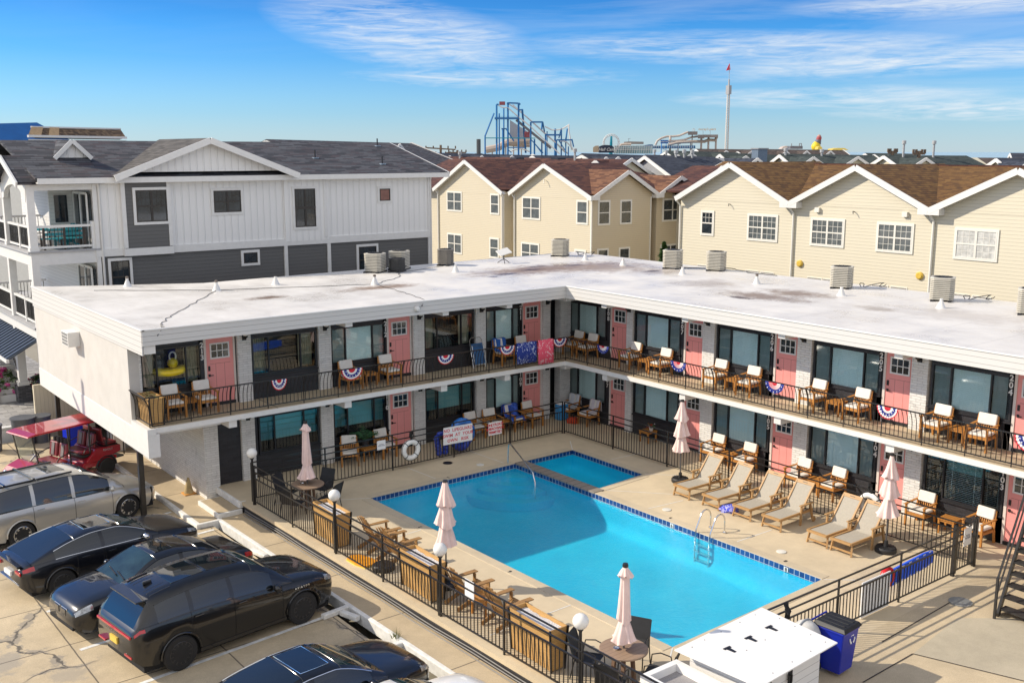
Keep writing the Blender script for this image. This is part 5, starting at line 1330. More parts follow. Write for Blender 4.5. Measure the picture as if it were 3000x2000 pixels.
for (x, y, lb) in ((32.45,21.3,'tangled black hose loop beside the unit below the yellow vent'),(32.35,17.3,'tangled black hose loop beside the unit by the downpipe'),(32.1,36.3,'thin black cable arching off the apex unit'),(21.9,36.7,'tangle of black cables between the two left beige units')):
    mb = MB(); mb.tube([(x+.28*math.cos(k*.7)+.05*k, y-.06*k+.12*math.sin(k*1.3), ZR+.03+.17*abs(math.sin(k*.55))) for k in range(15)], .014, 6); tag(mb.build('hose_loop', BLACKT), lb, 'hose', 'black hoses beside the roof units')
# wall air conditioner on the end wall
t = thing('wall_air_conditioner', 'white boxy air conditioner sticking out of the stucco end wall', 'air conditioner')
mb = MB(); mb.box(8.72,34.45,4.02,9.1,35.2,4.5); mb.build('case', WHITE_TRIM, t, bevel=.015)
mb = MB()
for k in range(4):
    z = 4.07+k*.105; mb.box(8.712,34.52,z,8.725,35.13,z+.075)
mb.build('intake_grilles', plain('grey_grille', (.22,.22,.22), .6), t)
# ------------------------------------------------------------------ kerbside things
t = thing('traffic_cone', 'faded dirty orange traffic cone by the white brick wall', 'traffic cone', (10.98,30.6,-.34))
CONE = plain('faded_cone', (.42,.32,.16), .8, var=.35, scale=6)
mb = MB(); mb.lathe([(.15,.03),(.035,.52),(.03,.52),(0,.5)], 20); mb.build('cone_body', CONE, t)
mb = MB(); mb.box(-.19,-.19,0,.19,.19,.035); mb.build('cone_base', plain('faded_orange', (.60,.28,.06), .8, var=.2), t, bevel=.02)
mb = MB(); mb.box(-.9,-.075,0,.9,.075,.12)
SB = mb.build('parking_block', KERBP, bevel=.025); first = True
for (x, y, rz, lb, L) in ((10.62,20.32,.12,'white concrete parking block in front of the black utility vehicle wheel',.42),(10.78,19.95,-1.3,'short white block across the end of the parking block by the kerb',.3),(10.82,18.02,.0,'white parking block beside the grass tuft near the dark sedan nose',.33),(10.70,24.8,-1.4,'white parking block behind the black sedan tail',.4)):
    o = SB if first else SB.copy()
    if not first: COL.objects.link(o)
    first = False
    o.location = (x,y,-.46); o.rotation_euler.z = rz; o.scale.x = L; tag(o, lb, 'parking block', 'white parking blocks along the kerb')
mb = MB()
for k in range(40):
    a = random.uniform(0,6.28); r_ = random.uniform(0,.10); L = random.uniform(.08,.22); x = 10.98+r_*math.cos(a); y = 18.25+r_*math.sin(a)
    mb.add([(x-.006,y,-.34),(x+.006,y,-.34),(x+.09*math.cos(a)*L*4,y+.09*math.sin(a)*L*4,-.34+L)], [(0,1,2)])
tag(mb.build('weed_tuft', plain('weed_green', (.14,.16,.04), .7, var=.4), fix=False), 'tuft of weeds growing at the kerb', 'weed')
# ------------------------------------------------------------------ cars
def curve(pts):
    """smooth monotone curve through (x, value) points"""
    xs = [p[0] for p in pts]; ys = [p[1] for p in pts]; n = len(xs)
    d = [(ys[i+1]-ys[i])/(xs[i+1]-xs[i]) for i in range(n-1)]
    m = [d[0]] + [0 if d[i-1]*d[i] <= 0 else 2*d[i-1]*d[i]/(d[i-1]+d[i]) for i in range(1, n-1)] + [d[-1]]
    def f(x):
        if x <= xs[0]: return ys[0]
        if x >= xs[-1]: return ys[-1]
        i = 0
        while x > xs[i+1]: i += 1
        h = xs[i+1]-xs[i]; t = (x-xs[i])/h
        return (2*t**3-3*t**2+1)*ys[i] + (t**3-2*t**2+t)*h*m[i] + (-2*t**3+3*t**2)*ys[i+1] + (t**3-t**2)*h*m[i+1]
    return f
CARGLASS = plain('car_glass', (.006,.010,.014), .03, var=.0, spec=1)
WSGLASS = plain('windscreen_glass', (.016,.034,.038), .03, var=.5, scale=2, spec=.7)
CHROMET = plain('bright_trim', (.75,.76,.78), .15, 1, var=.03)
UNDER = plain('car_underside', (.01,.01,.011), .9)
REDL = plain('red_tail_lens', (.45,.008,.012), .12, var=.2, coat=1)
CLEARL = plain('headlight_lens', (.34,.36,.38), .08, .3, var=.5, scale=14, coat=1)
PLATEY = plain('yellow_plate', (.72,.50,.08), .5)
BLACKRIM = plain('black_alloy', (.06,.06,.062), .28, .5, var=.2); SILVRIM = plain('silver_alloy', (.62,.62,.62), .25, .9, var=.1)
GLOSSB = plain('gloss_black_trim', (.008,.008,.009), .15, coat=1)
def car(label, loc, rz, sp):
    t = thing('parked_car', label, 'car', loc, rz, 'cars parked along the pool side kerb')
    paint = sp['paint']; hw0 = sp['hw']; W_ = sp['wheels']; r = sp['r']
    fW = curve(sp['width']); fB = curve(sp['belt']); fT = curve(sp['top']); fS = curve(sp['sill']); fR = curve(sp['roof'])
    x0, x1 = sp['belt'][0][0], sp['belt'][-1][0]
    n = int((x1-x0)/.05); xs = [x0 + (x1-x0)*i/n for i in range(n+1)]
    ra = r*1.16
    def sect(x):
        hw = hw0*fW(x); zb = fB(x); zt_ = max(fT(x), zb+.002); zs = fS(x); zl = zs
        for xw in W_:
            if abs(x-xw) < ra: zl = max(zl, r + math.sqrt(ra*ra-(x-xw)**2))
        base = [zs, zs+.30*(zb-zs), zs+.58*(zb-zs), zs+.84*(zb-zs), zb]
        z = [max(b_, min(zl+.012*i, zb-.01*(4-i))) for i, b_ in enumerate(base)]
        y = [.955, .99, 1.0, .985, .935]
        ps = [(hw*y[i], z[i]) for i in range(5)]
        ps += [(hw*.80, zb+(zt_-zb)*.62), (hw*.48, zb+(zt_-zb)*.92), (0, zt_)]
        return ps
    secs = [sect(x) for x in xs]
    body = MB(); doors = {}
    def emit(mb, i, k, s_):
        a, b_, c, d = secs[i][k], secs[i+1][k], secs[i+1][k+1], secs[i][k+1]
        mb.add([(xs[i],s_*a[0],a[1]),(xs[i+1],s_*b_[0],b_[1]),(xs[i+1],s_*c[0],c[1]),(xs[i],s_*d[0],d[1])], [(0,1,2,3) if s_ < 0 else (3,2,1,0)], 0, True)
    for s_ in (-1, 1):
        for i in range(n):
            xm = (xs[i]+xs[i+1])/2
            for k in range(7):
                tgt = body
                if k < 4:
                    for di, (a, b_) in enumerate(sp['doors']):
                        if a <= xm < b_: tgt = doors.setdefault((di, s_), MB())
                emit(tgt, i, k, s_)
    for e in (0, n):
        L_ = [(xs[e], -p[0], p[1]) for p in secs[e]]; R_ = [(xs[e], p[0], p[1]) for p in reversed(secs[e][:-1])]
        body.add(L_+R_, [tuple(range(len(L_+R_)))])
    body_o = weld(body).build('body', [paint, GLOSSB], t, sharp=50)
    for (di, s_), mb in doors.items():
        mb = weld(mb)
        for e in sp['doors'][di]:
            i = min(range(n+1), key=lambda q: abs(xs[q]-e))
            mb.tube([(xs[i], s_*(p[0]+.001), p[1]) for p in secs[i][:5]], .006, 4, 1, cap=False)
        d_ = mb.build('door', [paint, UNDER], t, sharp=50)
        a, b_ = sp['doors'][di]; xh = a+.18; zz = fB(xh)-.10; hb = MB(); y_ = s_*(hw0*fW(xh)*.985+.02)
        hb.bar((xh-.1,y_,zz),(xh+.1,y_,zz),.025,.028); hb.build('door_handle', sp.get('handle', paint), d_, bevel=.008)
    mb = MB(); mb.box(x0+.2,-hw0*.86,.18,x1-.2,hw0*.86,sp['belt'][0][1]*.75); mb.build('underbody', UNDER, t)
    # lower sill / bumper strip
    for s_ in (-1,1):
        mb = MB(); mb.bar((W_[0]+ra,s_*hw0*.955,fS(0)+.01),(W_[1]-ra,s_*hw0*.955,fS(0)+.01),.03,.07); mb.build('side_skirt', sp.get('skirt', GLOSSB), t)
    # greenhouse
    rf = sp['roof']; gx0, gx1 = rf[0][0], rf[-1][0]; m_ = int((gx1-gx0)/.05); gx = [gx0+(gx1-gx0)*i/m_ for i in range(m_+1)]
    zmax = max(p[1] for p in rf)
    def gsec(x):
        hw = hw0*fW(x); zb = min(fB(x), fR(x)); zr_ = fR(x); fr_ = max(0, min(1, (zr_-zb)/(zmax-fB(0))))
        yb = hw*.925; yr_ = hw*(.90-sp.get('tumble',.19)*fr_)
        zsd = zb + (zr_-zb)*sp.get('glass_top', .88)
        return [(yb, zb-.012), (yb+(yr_-yb)*.42+.012, zb+(zsd-zb)*.5), (yr_, zsd), (yr_*.86, zb+(zr_-zb)*.985), (yr_*.45, zr_+.012*fr_), (0, zr_+.018*fr_)]
    gs = [gsec(x) for x in gx]
    roof = MB(); ws = MB(); rg = MB(); sw = {}
    for s_ in (-1,1):
        for i in range(m_):
            xm = (gx[i]+gx[i+1])/2
            for k in range(5):
                if k < 2:
                    tgt = roof
                    for wi, (a, b_) in enumerate(sp['side_windows']):
                        if a <= xm < b_: tgt = sw.setdefault((wi, s_), MB())
                else:
                    tgt = ws if xm > sp['ws'] and k > 2 else (rg if xm < sp['rg'] and k > 2 else roof)
                q = [gs[i][k], gs[i+1][k], gs[i+1][k+1], gs[i][k+1]]
                off = .0
                tgt.add([(gx[i],s_*q[0][0],q[0][1]),(gx[i+1],s_*q[1][0],q[1][1]),(gx[i+1],s_*q[2][0],q[2][1]),(gx[i],s_*q[3][0],q[3][1])], [(0,1,2,3) if s_ < 0 else (3,2,1,0)], 0, True)
    weld(roof).build('roof', sp.get('roofpaint', paint), t, sharp=50)
    weld(ws).build('windscreen', WSGLASS, t, sharp=60)
    if rg.v: weld(rg).build('rear_window', CARGLASS, t, sharp=60)
    for (wi, s_), mb in sw.items():
        weld(mb).build('side_window', CARGLASS, t, sharp=60)
    tr_ = MB()
    for s_ in (-1,1):
        a = sp['side_windows'][0][0]; b_ = sp['side_windows'][-1][1]
        ii = [i for i in range(m_+1) if a-.03 <= gx[i] <= b_+.03]
        lo = [(gx[i], s_*(gs[i][0][0]+.004), gs[i][0][1]+.014) for i in ii]; up = [(gx[i], s_*(gs[i][2][0]+.004), gs[i][2][1]) for i in ii]
        tr_.tube(lo, .011, 5, cap=False); tr_.tube(up, .011, 5, cap=False)
        for (_, e), (e2, _2) in zip(sp['side_windows'][:-1], sp['side_windows'][1:]): pass
    tr_.build('window_trim', sp.get('trim', GLOSSB), t)
    # roof glass, seams
    seam = MB()
    for xq in (sp['ws'], sp['rg']):
        i = min(range(m_+1), key=lambda q: abs(gx[q]-xq))
        seam.tube([(gx[i], -p[0], p[1]+.003) for p in gs[i][2:]] + [(gx[i], p[0], p[1]+.003) for p in reversed(gs[i][2:-1])], .006, 4, cap=False)
    seam.build('glass_seal', GLOSSB, t)
    hs = sp.get('hood_seam')
    if hs:
        i = min(range(n+1), key=lambda q: abs(xs[q]-hs)); s2 = MB()
        s2.tube([(xs[i], -p[0], p[1]+.002) for p in secs[i][4:]] + [(xs[i], p[0], p[1]+.002) for p in reversed(secs[i][4:-1])], .005, 4, cap=False)
        s2.build('hood_seam', UNDER, t)
    for (xa, xb, hy) in sp.get('sunroof', ()):
        mb = MB(); k0 = 8; vs = []
        for i in range(k0+1):
            x = xa+(xb-xa)*i/k0
            for s_ in (-1,-.5,0,.5,1): vs.append((x, s_*hy, fR(x)+.0225-.010*abs(s_)))
        mb.add(vs, [(i*5+j,(i+1)*5+j,(i+1)*5+j+1,i*5+j+1) for i in range(k0) for j in range(4)], 0, True); 
        ed = [(xa,-hy),(xb,-hy),(xb,hy),(xa,hy)]
        o = mb.build('sunroof', CARGLASS, t, fix=False)
        mb = MB(); mb.tube([(x,y,fR(x)+.014) for x,y in ed], .008, 5, closed=True); mb.build('sunroof_seal', sp.get('trim', GLOSSB), o)
    for (xa, xb, ry) in sp.get('ribs', ()):
        mb = MB(); mb.tube([(xa+(xb-xa)*k/6, ry, fR(xa+(xb-xa)*k/6)+.010-.012*abs(ry)) for k in range(7)], .011, 6); mb.build('roof_rib', paint, t)
    # wheels
    for xw in W_:
        for s_ in (-1,1):
            yc = s_*(hw0-.125)
            mb = MB(); mb.lathe([(r*.66,-.11),(r*.93,-.115),(r,-.08),(r,.08),(r*.93,.115),(r*.66,.11)], 32, (xw,yc,r), axis='y'); w_ = mb.build('wheel', RUBBER, t)
            mb = MB(); mb.lathe([(0,-.02),(r*.66,-.02),(r*.66,.02),(0,.02)], 28, (xw,yc,r), 1, axis='y')
            mb.lathe([(r*.62,0),(r*.70,0),(r*.70,s_*.105),(r*.64,s_*.115),(r*.62,s_*.09)], 32, (xw,yc,r), axis='y')
            ns = sp.get('spokes', 10)
            for k in range(ns):
                a = 2*PI*k/ns + (.16 if k % 2 else 0)*sp.get('pair', 0)
                mb.bar((xw+.05*math.cos(a),yc+s_*.085,r+.05*math.sin(a)),(xw+r*.66*math.cos(a+.12),yc+s_*.10,r+r*.66*math.sin(a+.12)),sp.get('spw',.035),.03,up=(0,1,0))
            mb.lathe([(0,s_*.10),(.06,s_*.10),(.065,s_*.07)], 16, (xw,yc,r), axis='y')
            mb.build('rim', [sp['rim'], UNDER], w_)
            mb = MB(); mb.tube([(xw+ra*math.cos(a), s_*(hw0*fW(xw)*.992), r+ra*math.sin(a)) for a in [PI*k/14 for k in range(15)]], .022, 6, cap=False)
            mb.build('wheel_arch', sp.get('arch', paint), t)
    # mirrors
    for s_ in (-1,1):
        xm_, zm_ = sp['mirror']
        mb = MB(); mb.ball((0,0,0), .1, 14)
        mb.v = [(xm_+p[0]*.85, s_*(hw0*.985+.09)+p[1]*1.15, zm_+p[2]*.8) for p in mb.v]
        mb.bar((xm_+.02,s_*hw0*.9,zm_-.06),(xm_,s_*(hw0+.06),zm_-.03),.05,.03); mb.build('mirror', sp.get('mirrorpaint', paint), t)
    # lamps: lens patches wrapped on the body corners
    def lens(name, xa, xb, ka, kb, mat, out=.008, sides=(-1,1)):
        for s_ in sides:
            mb = MB(); ii = [i for i in range(n+1) if min(xa,xb) <= xs[i] <= max(xa,xb)]
            rows = []
            for i in ii:
                def pk(kk):
                    k_ = int(kk); f = kk-k_; a = secs[i][k_]; b2 = secs[i][min(k_+1,7)]
                    return (xs[i]+math.copysign(out, xa), s_*(a[0]+(b2[0]-a[0])*f+out), a[1]+(b2[1]-a[1])*f+out*.4)
                rows.append([pk(ka+(kb-ka)*q/3) for q in range(4)])
            if len(rows) > 1:
                mb.add([p for row in rows for p in row], [(i*4+j,i*4+j+1,(i+1)*4+j+1,(i+1)*4+j) for i in range(len(rows)-1) for j in range(3)], 0, True)
                mb.build(name, mat, t, fix=False)
    for a in sp.get('lens', ()): lens(*a)
    for (name, mat, boxes, bev) in sp.get('boxes', ()):
        mb = MB()
        for b_ in boxes: mb.box(*b_)
        mb.build(name, mat, t, bevel=bev)
    # wipers
    mb = MB()
    for y0_, y1_ in ((.1,-.45),(.55,.02)):
        xq = gx1-.10; xq2 = gx1-.18
        mb.bar((xq,y0_*hw0,fR(xq)+.04),(xq2,y1_*hw0,fR(xq2)+.035),.02,.02)
    mb.build('wiper', BLACKT, t)
    return t
def weld(mb):
    """merge coincident corners so that shading runs smoothly"""
    key = {}; nv = []; mp = []
    for p in mb.v:
        k = (round(p[0],4), round(p[1],4), round(p[2],4))
        if k not in key: key[k] = len(nv); nv.append(p)
        mp.append(key[k])
    o = MB(); o.v = nv
    for f, m_, s_ in zip(mb.f, mb.m, mb.sm):
        g = []
        for i in f:
            if mp[i] not in g: g.append(mp[i])
        if len(g) > 2: o.f.append(tuple(g)); o.m.append(m_); o.sm.append(s_)
    return o
BLK = carpaint('black_car_paint', (.006,.006,.007)); BLK2 = carpaint('deep_blue_black_paint', (.005,.006,.010)); SILV = carpaint('silver_car_paint', (.50,.49,.46), .55, .3); WHT = carpaint('white_car_paint', (.78,.78,.77))
gy = -.46
# black three-row utility vehicle
suv = car('large black three row utility vehicle with double sunroof and yellow plate', (8.16,21.1,gy), R(7.5), dict(paint=BLK, hw=.99, wheels=(-1.5,1.525), r=.385,
 width=[(-2.47,.80),(-2.36,.92),(-2.1,.985),(-1.2,1),(1.4,1),(2.1,.965),(2.38,.88),(2.5,.74)],
 belt=[(-2.47,1.0),(-2.3,1.17),(-1.2,1.20),(.4,1.13),(1.3,1.06),(2.1,.98),(2.42,.87),(2.5,.76)],
 top=[(-2.47,1.02),(-2.3,1.19),(-1.0,1.22),(.9,1.17),(1.3,1.15),(2.0,1.08),(2.38,.96),(2.5,.80)],
 sill=[(-2.47,.50),(-2.3,.36),(-1.9,.30),(1.9,.28),(2.35,.34),(2.5,.50)],
 roof=[(-2.38,1.14),(-2.20,1.40),(-1.98,1.62),(-1.5,1.71),(-.6,1.765),(.1,1.74),(.5,1.66),(1.28,1.16)], glass_top=.76,
 ws=.36, rg=-2.04, side_windows=[(-1.92,-1.24),(-1.12,-.27),(-.17,.78)], doors=[(-1.24,-.22),(-.20,.98)], hood_seam=1.34, mirror=(.80,1.14), rim=BLACKRIM, spokes=14, spw=.026, sunroof=[(-.55,.20,.42),(-1.36,-.62,.42)], trim=GLOSSB, tumble=.20, handle=GLOSSB, ribs=[(-1.9,-1.45,y) for y in (-.52,-.38,-.24,.24,.38,.52)],
 lens=[('headlight',2.1,2.46,3.1,4.3,CLEARL),('tail_light',-2.44,-2.2,3.3,3.8,REDL)],
 boxes=[('light_bar',REDL,[(-2.50,-.76,.955,-2.455,.76,1.01)],.01),('license_plate',PLATEY,[(-2.505,-.16,.66,-2.47,.16,.80)],0),('rear_reflector',REDL,[(-2.49,.45,.52,-2.45,.76,.56),(-2.49,-.76,.52,-2.45,-.45,.56)],0),('grille',GLOSSB,[(2.46,-.5,.52,2.52,.5,.80)],.02),('rear_spoiler',BLK,[(-2.24,-.60,1.585,-1.95,.60,1.625)],.015),('roof_fin',BLK,[(-1.80,-.03,1.69,-1.6,.03,1.77)],.02)]))
text_obj('model_lettering', 'AVIATOR', .062, CHROMET, suv, face_dir((1.50,-.998,.93), 0), .004, space=1.7)
text_obj('rear_lettering', 'LINCOLN', .07, CHROMET, suv, face_dir((-2.505,0,.91), R(-90)), .004, space=2.6)
# black coupe with bright window outline
car('black fastback coupe with a bright silver window outline, tail to the lot', (7.13,26.42,gy), R(8), dict(paint=BLK2, hw=.93, wheels=(-1.42,1.40), r=.34,
 width=[(-2.33,.80),(-2.2,.92),(-1.6,1),(1.2,1),(1.95,.95),(2.25,.84),(2.36,.68)],
 belt=[(-2.33,.86),(-2.1,.93),(-1.4,.97),(0,.93),(1.0,.90),(1.9,.80),(2.25,.70),(2.36,.58)],
 top=[(-2.33,.90),(-2.1,.985),(-1.4,1.0),(0,.98),(.95,.97),(1.8,.89),(2.22,.78),(2.36,.62)],
 sill=[(-2.33,.42),(-2.1,.28),(-1.8,.22),(1.9,.2),(2.2,.24),(2.36,.38)],
 roof=[(-2.08,.98),(-1.55,1.16),(-1.0,1.30),(-.45,1.37),(.05,1.36),(.32,1.30),(1.12,.955)],
 ws=.22, rg=-.98, side_windows=[(-1.52,-.38),(-.30,.80)], doors=[(-1.0,-.34),(-.33,.95)], hood_seam=1.16, mirror=(.72,.98), mirrorpaint=CHROMET, rim=BLACKRIM, spokes=10, spw=.03, pair=1, sunroof=[(-.62,.06,.40)], trim=CHROMET, tumble=.24,
 lens=[('headlight',1.95,2.30,3.2,4.3,CLEARL),('tail_light',-2.32,-2.02,3.05,4.0,REDL)],
 boxes=[('license_plate',SIGNW,[(-2.375,-.2,.60,-2.33,.2,.71)],0),('rear_bumper_trim',CHROMET,[(-2.355,-.60,.45,-2.32,.60,.48)],.01),('tail_lamp_band',REDL,[(-2.36,.46,.74,-2.32,.76,.82),(-2.36,-.76,.74,-2.32,-.46,.82)],.01),('boot_lip',BLK2,[(-2.38,-.70,.955,-2.26,.70,.975)],.008)]))
# black saloon parked nose out
car('black saloon parked the other way round, headlights facing the lot', (7.50,23.55,gy), R(8+180), dict(paint=BLK, hw=.90, wheels=(-1.37,1.39), r=.325,
 width=[(-2.27,.80),(-2.15,.91),(-1.6,.99),(1.2,1),(1.85,.96),(2.14,.86),(2.26,.70)],
 belt=[(-2.27,.84),(-2.05,.93),(-1.4,.95),(0,.91),(1.0,.90),(1.85,.82),(2.14,.72),(2.26,.60)],
 top=[(-2.27,.88),(-2.05,1.0),(-1.35,1.03),(0,.97),(.95,.98),(1.75,.91),(2.12,.80),(2.26,.64)],
 sill=[(-2.27,.42),(-2.1,.28),(-1.8,.22),(1.9,.2),(2.12,.24),(2.26,.36)],
 roof=[(-1.62,1.02),(-1.2,1.22),(-.8,1.36),(-.3,1.42),(.1,1.41),(.36,1.34),(1.08,.965)],
 ws=.24, rg=-.82, side_windows=[(-1.15,-.42),(-.34,.80)], doors=[(-1.12,-.36),(-.35,.92)], hood_seam=1.14, mirror=(.70,.96), rim=BLACKRIM, spokes=10, sunroof=[(-.30,.12,.36)], tumble=.22,
 lens=[('headlight',1.82,2.22,3.1,4.4,CLEARL),('tail_light',-2.26,-1.95,3.0,4.0,REDL)],
 boxes=[('grille',GLOSSB,[(2.235,.05,.52,2.275,.30,.68),(2.235,-.30,.52,2.275,-.05,.68)],.03),('grille_surround',CHROMET,[(2.228,.03,.50,2.25,.32,.70),(2.228,-.32,.50,2.25,-.03,.70)],.03),('lower_intake',UNDER,[(2.2,-.62,.26,2.268,.62,.36)],.03)]))
# silver minivan
car('silver minivan with roof rails, parked beside the golf cart', (7.22,30.55,gy), R(9.5), dict(paint=SILV, hw=.985, wheels=(-1.55,1.52), r=.355,
 width=[(-2.60,.86),(-2.45,.95),(-1.9,1),(1.3,1),(2.0,.95),(2.38,.84),(2.56,.64)],
 belt=[(-2.60,1.0),(-2.3,1.06),(-1.2,1.06),(.3,1.0),(1.2,.98),(2.0,.86),(2.40,.74),(2.56,.62)],
 top=[(-2.60,1.02),(-2.3,1.08),(-1.0,1.08),(.8,1.07),(1.25,1.09),(2.0,.97),(2.38,.83),(2.56,.66)],
 sill=[(-2.60,.48),(-2.4,.32),(-1.9,.24),(1.95,.22),(2.35,.26),(2.56,.40)],
 roof=[(-2.56,1.06),(-2.35,1.50),(-2.1,1.66),(-1.4,1.72),(-.3,1.735),(.15,1.70),(.52,1.60),(1.42,1.08)],
 ws=.36, rg=-2.2, side_windows=[(-2.15,-1.2),(-1.12,-.08),(.02,1.02)], doors=[(-1.18,-.06),(-.04,1.08)], hood_seam=1.46, mirror=(1.02,1.06), rim=SILVRIM, spokes=10, pair=1, spw=.05, sunroof=[(-.52,-.02,.36)], trim=GLOSSB, tumble=.17, arch=SILV, handle=CHROMET,
 lens=[('headlight',2.0,2.48,3.2,4.25,CLEARL),('tail_light',-2.55,-2.3,3.0,4.0,REDL)],
 boxes=[('roof_rail',GLOSSB,[(-2.0,.66,1.70,.05,.70,1.755),(-2.0,-.70,1.70,.05,-.66,1.755)],.01),('cross_bar',GLOSSB,[(-1.05,-.70,1.755,-.98,.70,1.785),(-1.85,-.70,1.745,-1.78,.70,1.775)],.008),('grille',GLOSSB,[(2.44,-.55,.40,2.55,.55,.56)],.02),('bumper_lip',GLOSSB,[(2.38,-.7,.24,2.5,.7,.29)],.01)]))
# black saloon at the bottom edge
car('black saloon at the bottom edge with pool fence mirrored in its hood', (7.95,16.35,gy), R(6.5), dict(paint=BLK2, hw=.93, wheels=(-1.42,1.42), r=.335,
 width=[(-2.38,.80),(-2.2,.92),(-1.6,1),(1.2,1),(1.95,.94),(2.28,.80),(2.40,.62)],
 belt=[(-2.38,.84),(-2.1,.92),(-1.4,.95),(0,.91),(1.0,.88),(1.9,.78),(2.28,.66),(2.40,.54)],
 top=[(-2.38,.88),(-2.1,.99),(-1.4,1.0),(0,.97),(.95,.97),(1.8,.90),(2.24,.77),(2.40,.58)],
 sill=[(-2.38,.42),(-2.1,.28),(-1.8,.22),(1.9,.2),(2.2,.24),(2.40,.36)],
 roof=[(-2.0,.98),(-1.5,1.18),(-1.0,1.33),(-.4,1.42),(.1,1.41),(.38,1.34),(1.18,.955)],
 ws=.26, rg=-.55, side_windows=[(-1.4,-.42),(-.34,.85)], doors=[(-1.1,-.36),(-.35,.95)], hood_seam=1.2, mirror=(.75,.97), rim=BLACKRIM, trim=CHROMET, tumble=.22, sunroof=[(-.48,.12,.46)],
 lens=[('headlight',1.95,2.34,3.2,4.3,CLEARL),('tail_light',-2.36,-2.05,3.1,4.0,REDL)],
 boxes=[('grille',GLOSSB,[(2.36,-.5,.36,2.41,.5,.52)],.02)]))
car('white hatchback just showing its roof and hood at the bottom edge', (8.55,14.05,gy), R(6), dict(paint=WHT, hw=.92, wheels=(-1.35,1.35), r=.325,
 width=[(-2.1,.82),(-1.95,.93),(-1.4,1),(1.2,1),(1.85,.94),(2.12,.82),(2.22,.64)],
 belt=[(-2.1,.90),(-1.9,.97),(-1.2,.98),(0,.93),(1.0,.92),(1.8,.84),(2.12,.72),(2.22,.58)],
 top=[(-2.1,.92),(-1.9,1.0),(-1.2,1.0),(.8,1.0),(1.1,1.02),(1.75,.97),(2.1,.84),(2.22,.62)],
 sill=[(-2.1,.42),(-1.95,.28),(-1.7,.22),(1.8,.2),(2.05,.24),(2.22,.36)],
 roof=[(-2.05,.98),(-1.85,1.30),(-1.5,1.44),(-.6,1.50),(.0,1.49),(.34,1.42),(1.15,1.0)],
 ws=.2, rg=-1.55, side_windows=[(-1.4,-.5),(-.42,.80)], doors=[(-1.2,-.44),(-.43,.92)], hood_seam=1.18, mirror=(.75,.98), rim=SILVRIM, tumble=.2, mirrorpaint=GLOSSB,
 lens=[('headlight',1.85,2.16,3.2,4.2,CLEARL)], boxes=[('grille',GLOSSB,[(2.18,-.45,.42,2.23,.45,.56)],.02)]))
# ------------------------------------------------------------------ golf cart
gc = thing('golf_cart', 'long red golf cart with red roof and red black seats by the carport', 'golf cart', (8.35,34.75,gy), R(17+180))
CRED = carpaint('cart_red', (.36,.006,.018), 0, .35); SEATR = plain('dark_red_vinyl', (.20,.012,.018), .4, var=.2, coat=.2); SEATB = plain('black_vinyl', (.018,.016,.016), .45, var=.2); STRIPE = plain('grey_seat_panel', (.22,.20,.20), .6)
mb = MB(); mb.prism([(-1.5,.42),(1.45,.42),(1.45,.5),(-1.5,.5)], -.5, .5, 'y'); mb.prism([(-1.6,.62),(-.35,.60),(-.28,.42),(-.9,.38),(-1.6,.5)], -.60, .60, 'y'); mb.prism([(-.1,.62),(.6,.62),(.6,.42),(-.1,.42)], -.6, .6, 'y'); mb.build('floor_body', CRED, gc, bevel=.03)
mb = MB(); mb.prism([(-1.75,.95),(-.85,.99),(-.45,.66),(-.45,.55),(-.95,.55),(-1.75,.72)], -.62, .62, 'y'); mb.build('rear_cowl', CRED, gc, bevel=.04)
mb = MB(); mb.prism([(1.05,.45),(1.05,.95),(1.25,.98),(1.62,.86),(1.78,.72),(1.8,.5),(1.7,.42)], -.55, .55, 'y'); mb.build('front_cowl', CRED, gc, bevel=.06)
mb = MB(); mb.prism([(1.55,.34),(1.86,.40),(1.84,.60),(1.72,.64),(1.55,.5)], -.52, .52, 'y'); mb.build('front_bumper', plain('cart_grey_bumper', (.25,.25,.25), .5), gc, bevel=.03)
for s_ in (-1,1): mb = MB(); mb.ball((1.72,s_*.38,.70),.10,14,0,.7); mb.build('headlight', CLEARL, gc)
mb = MB(); mb.prism([(-1.95,1.93),(-1.7,1.97),(1.2,1.97),(1.45,1.93),(1.5,1.88),(1.2,1.90),(-1.7,1.90),(-1.95,1.88)], -.64, .64, 'y')
mb.build('canopy_roof', CRED, gc, bevel=.02)
for s_ in (-1,1):
    for a, b_ in (((1.16,.95),(1.32,1.9)),((.05,.6),(.12,1.9)),((-.62,.9),(-.66,1.9)),((-1.25,.95),(-1.25,1.9))):
        mb = MB(); mb.bar((a[0],s_*.56,a[1]) if a[0] > 0 else (a[0],s_*.58,a[1]),(b_[0] if len(b_) > 1 else 0, s_*.56, b_[1]),.035,.035); mb.build('roof_strut', BLACKM, gc)
mb = MB(); mb.add([(1.17,-.54,.97),(1.17,.54,.97),(1.32,.54,1.86),(1.32,-.54,1.86)], [(0,1,2,3)]); mb.build('windscreen', glass('cart_screen', (.8,.9,.88), clear=.85), gc, fix=False)
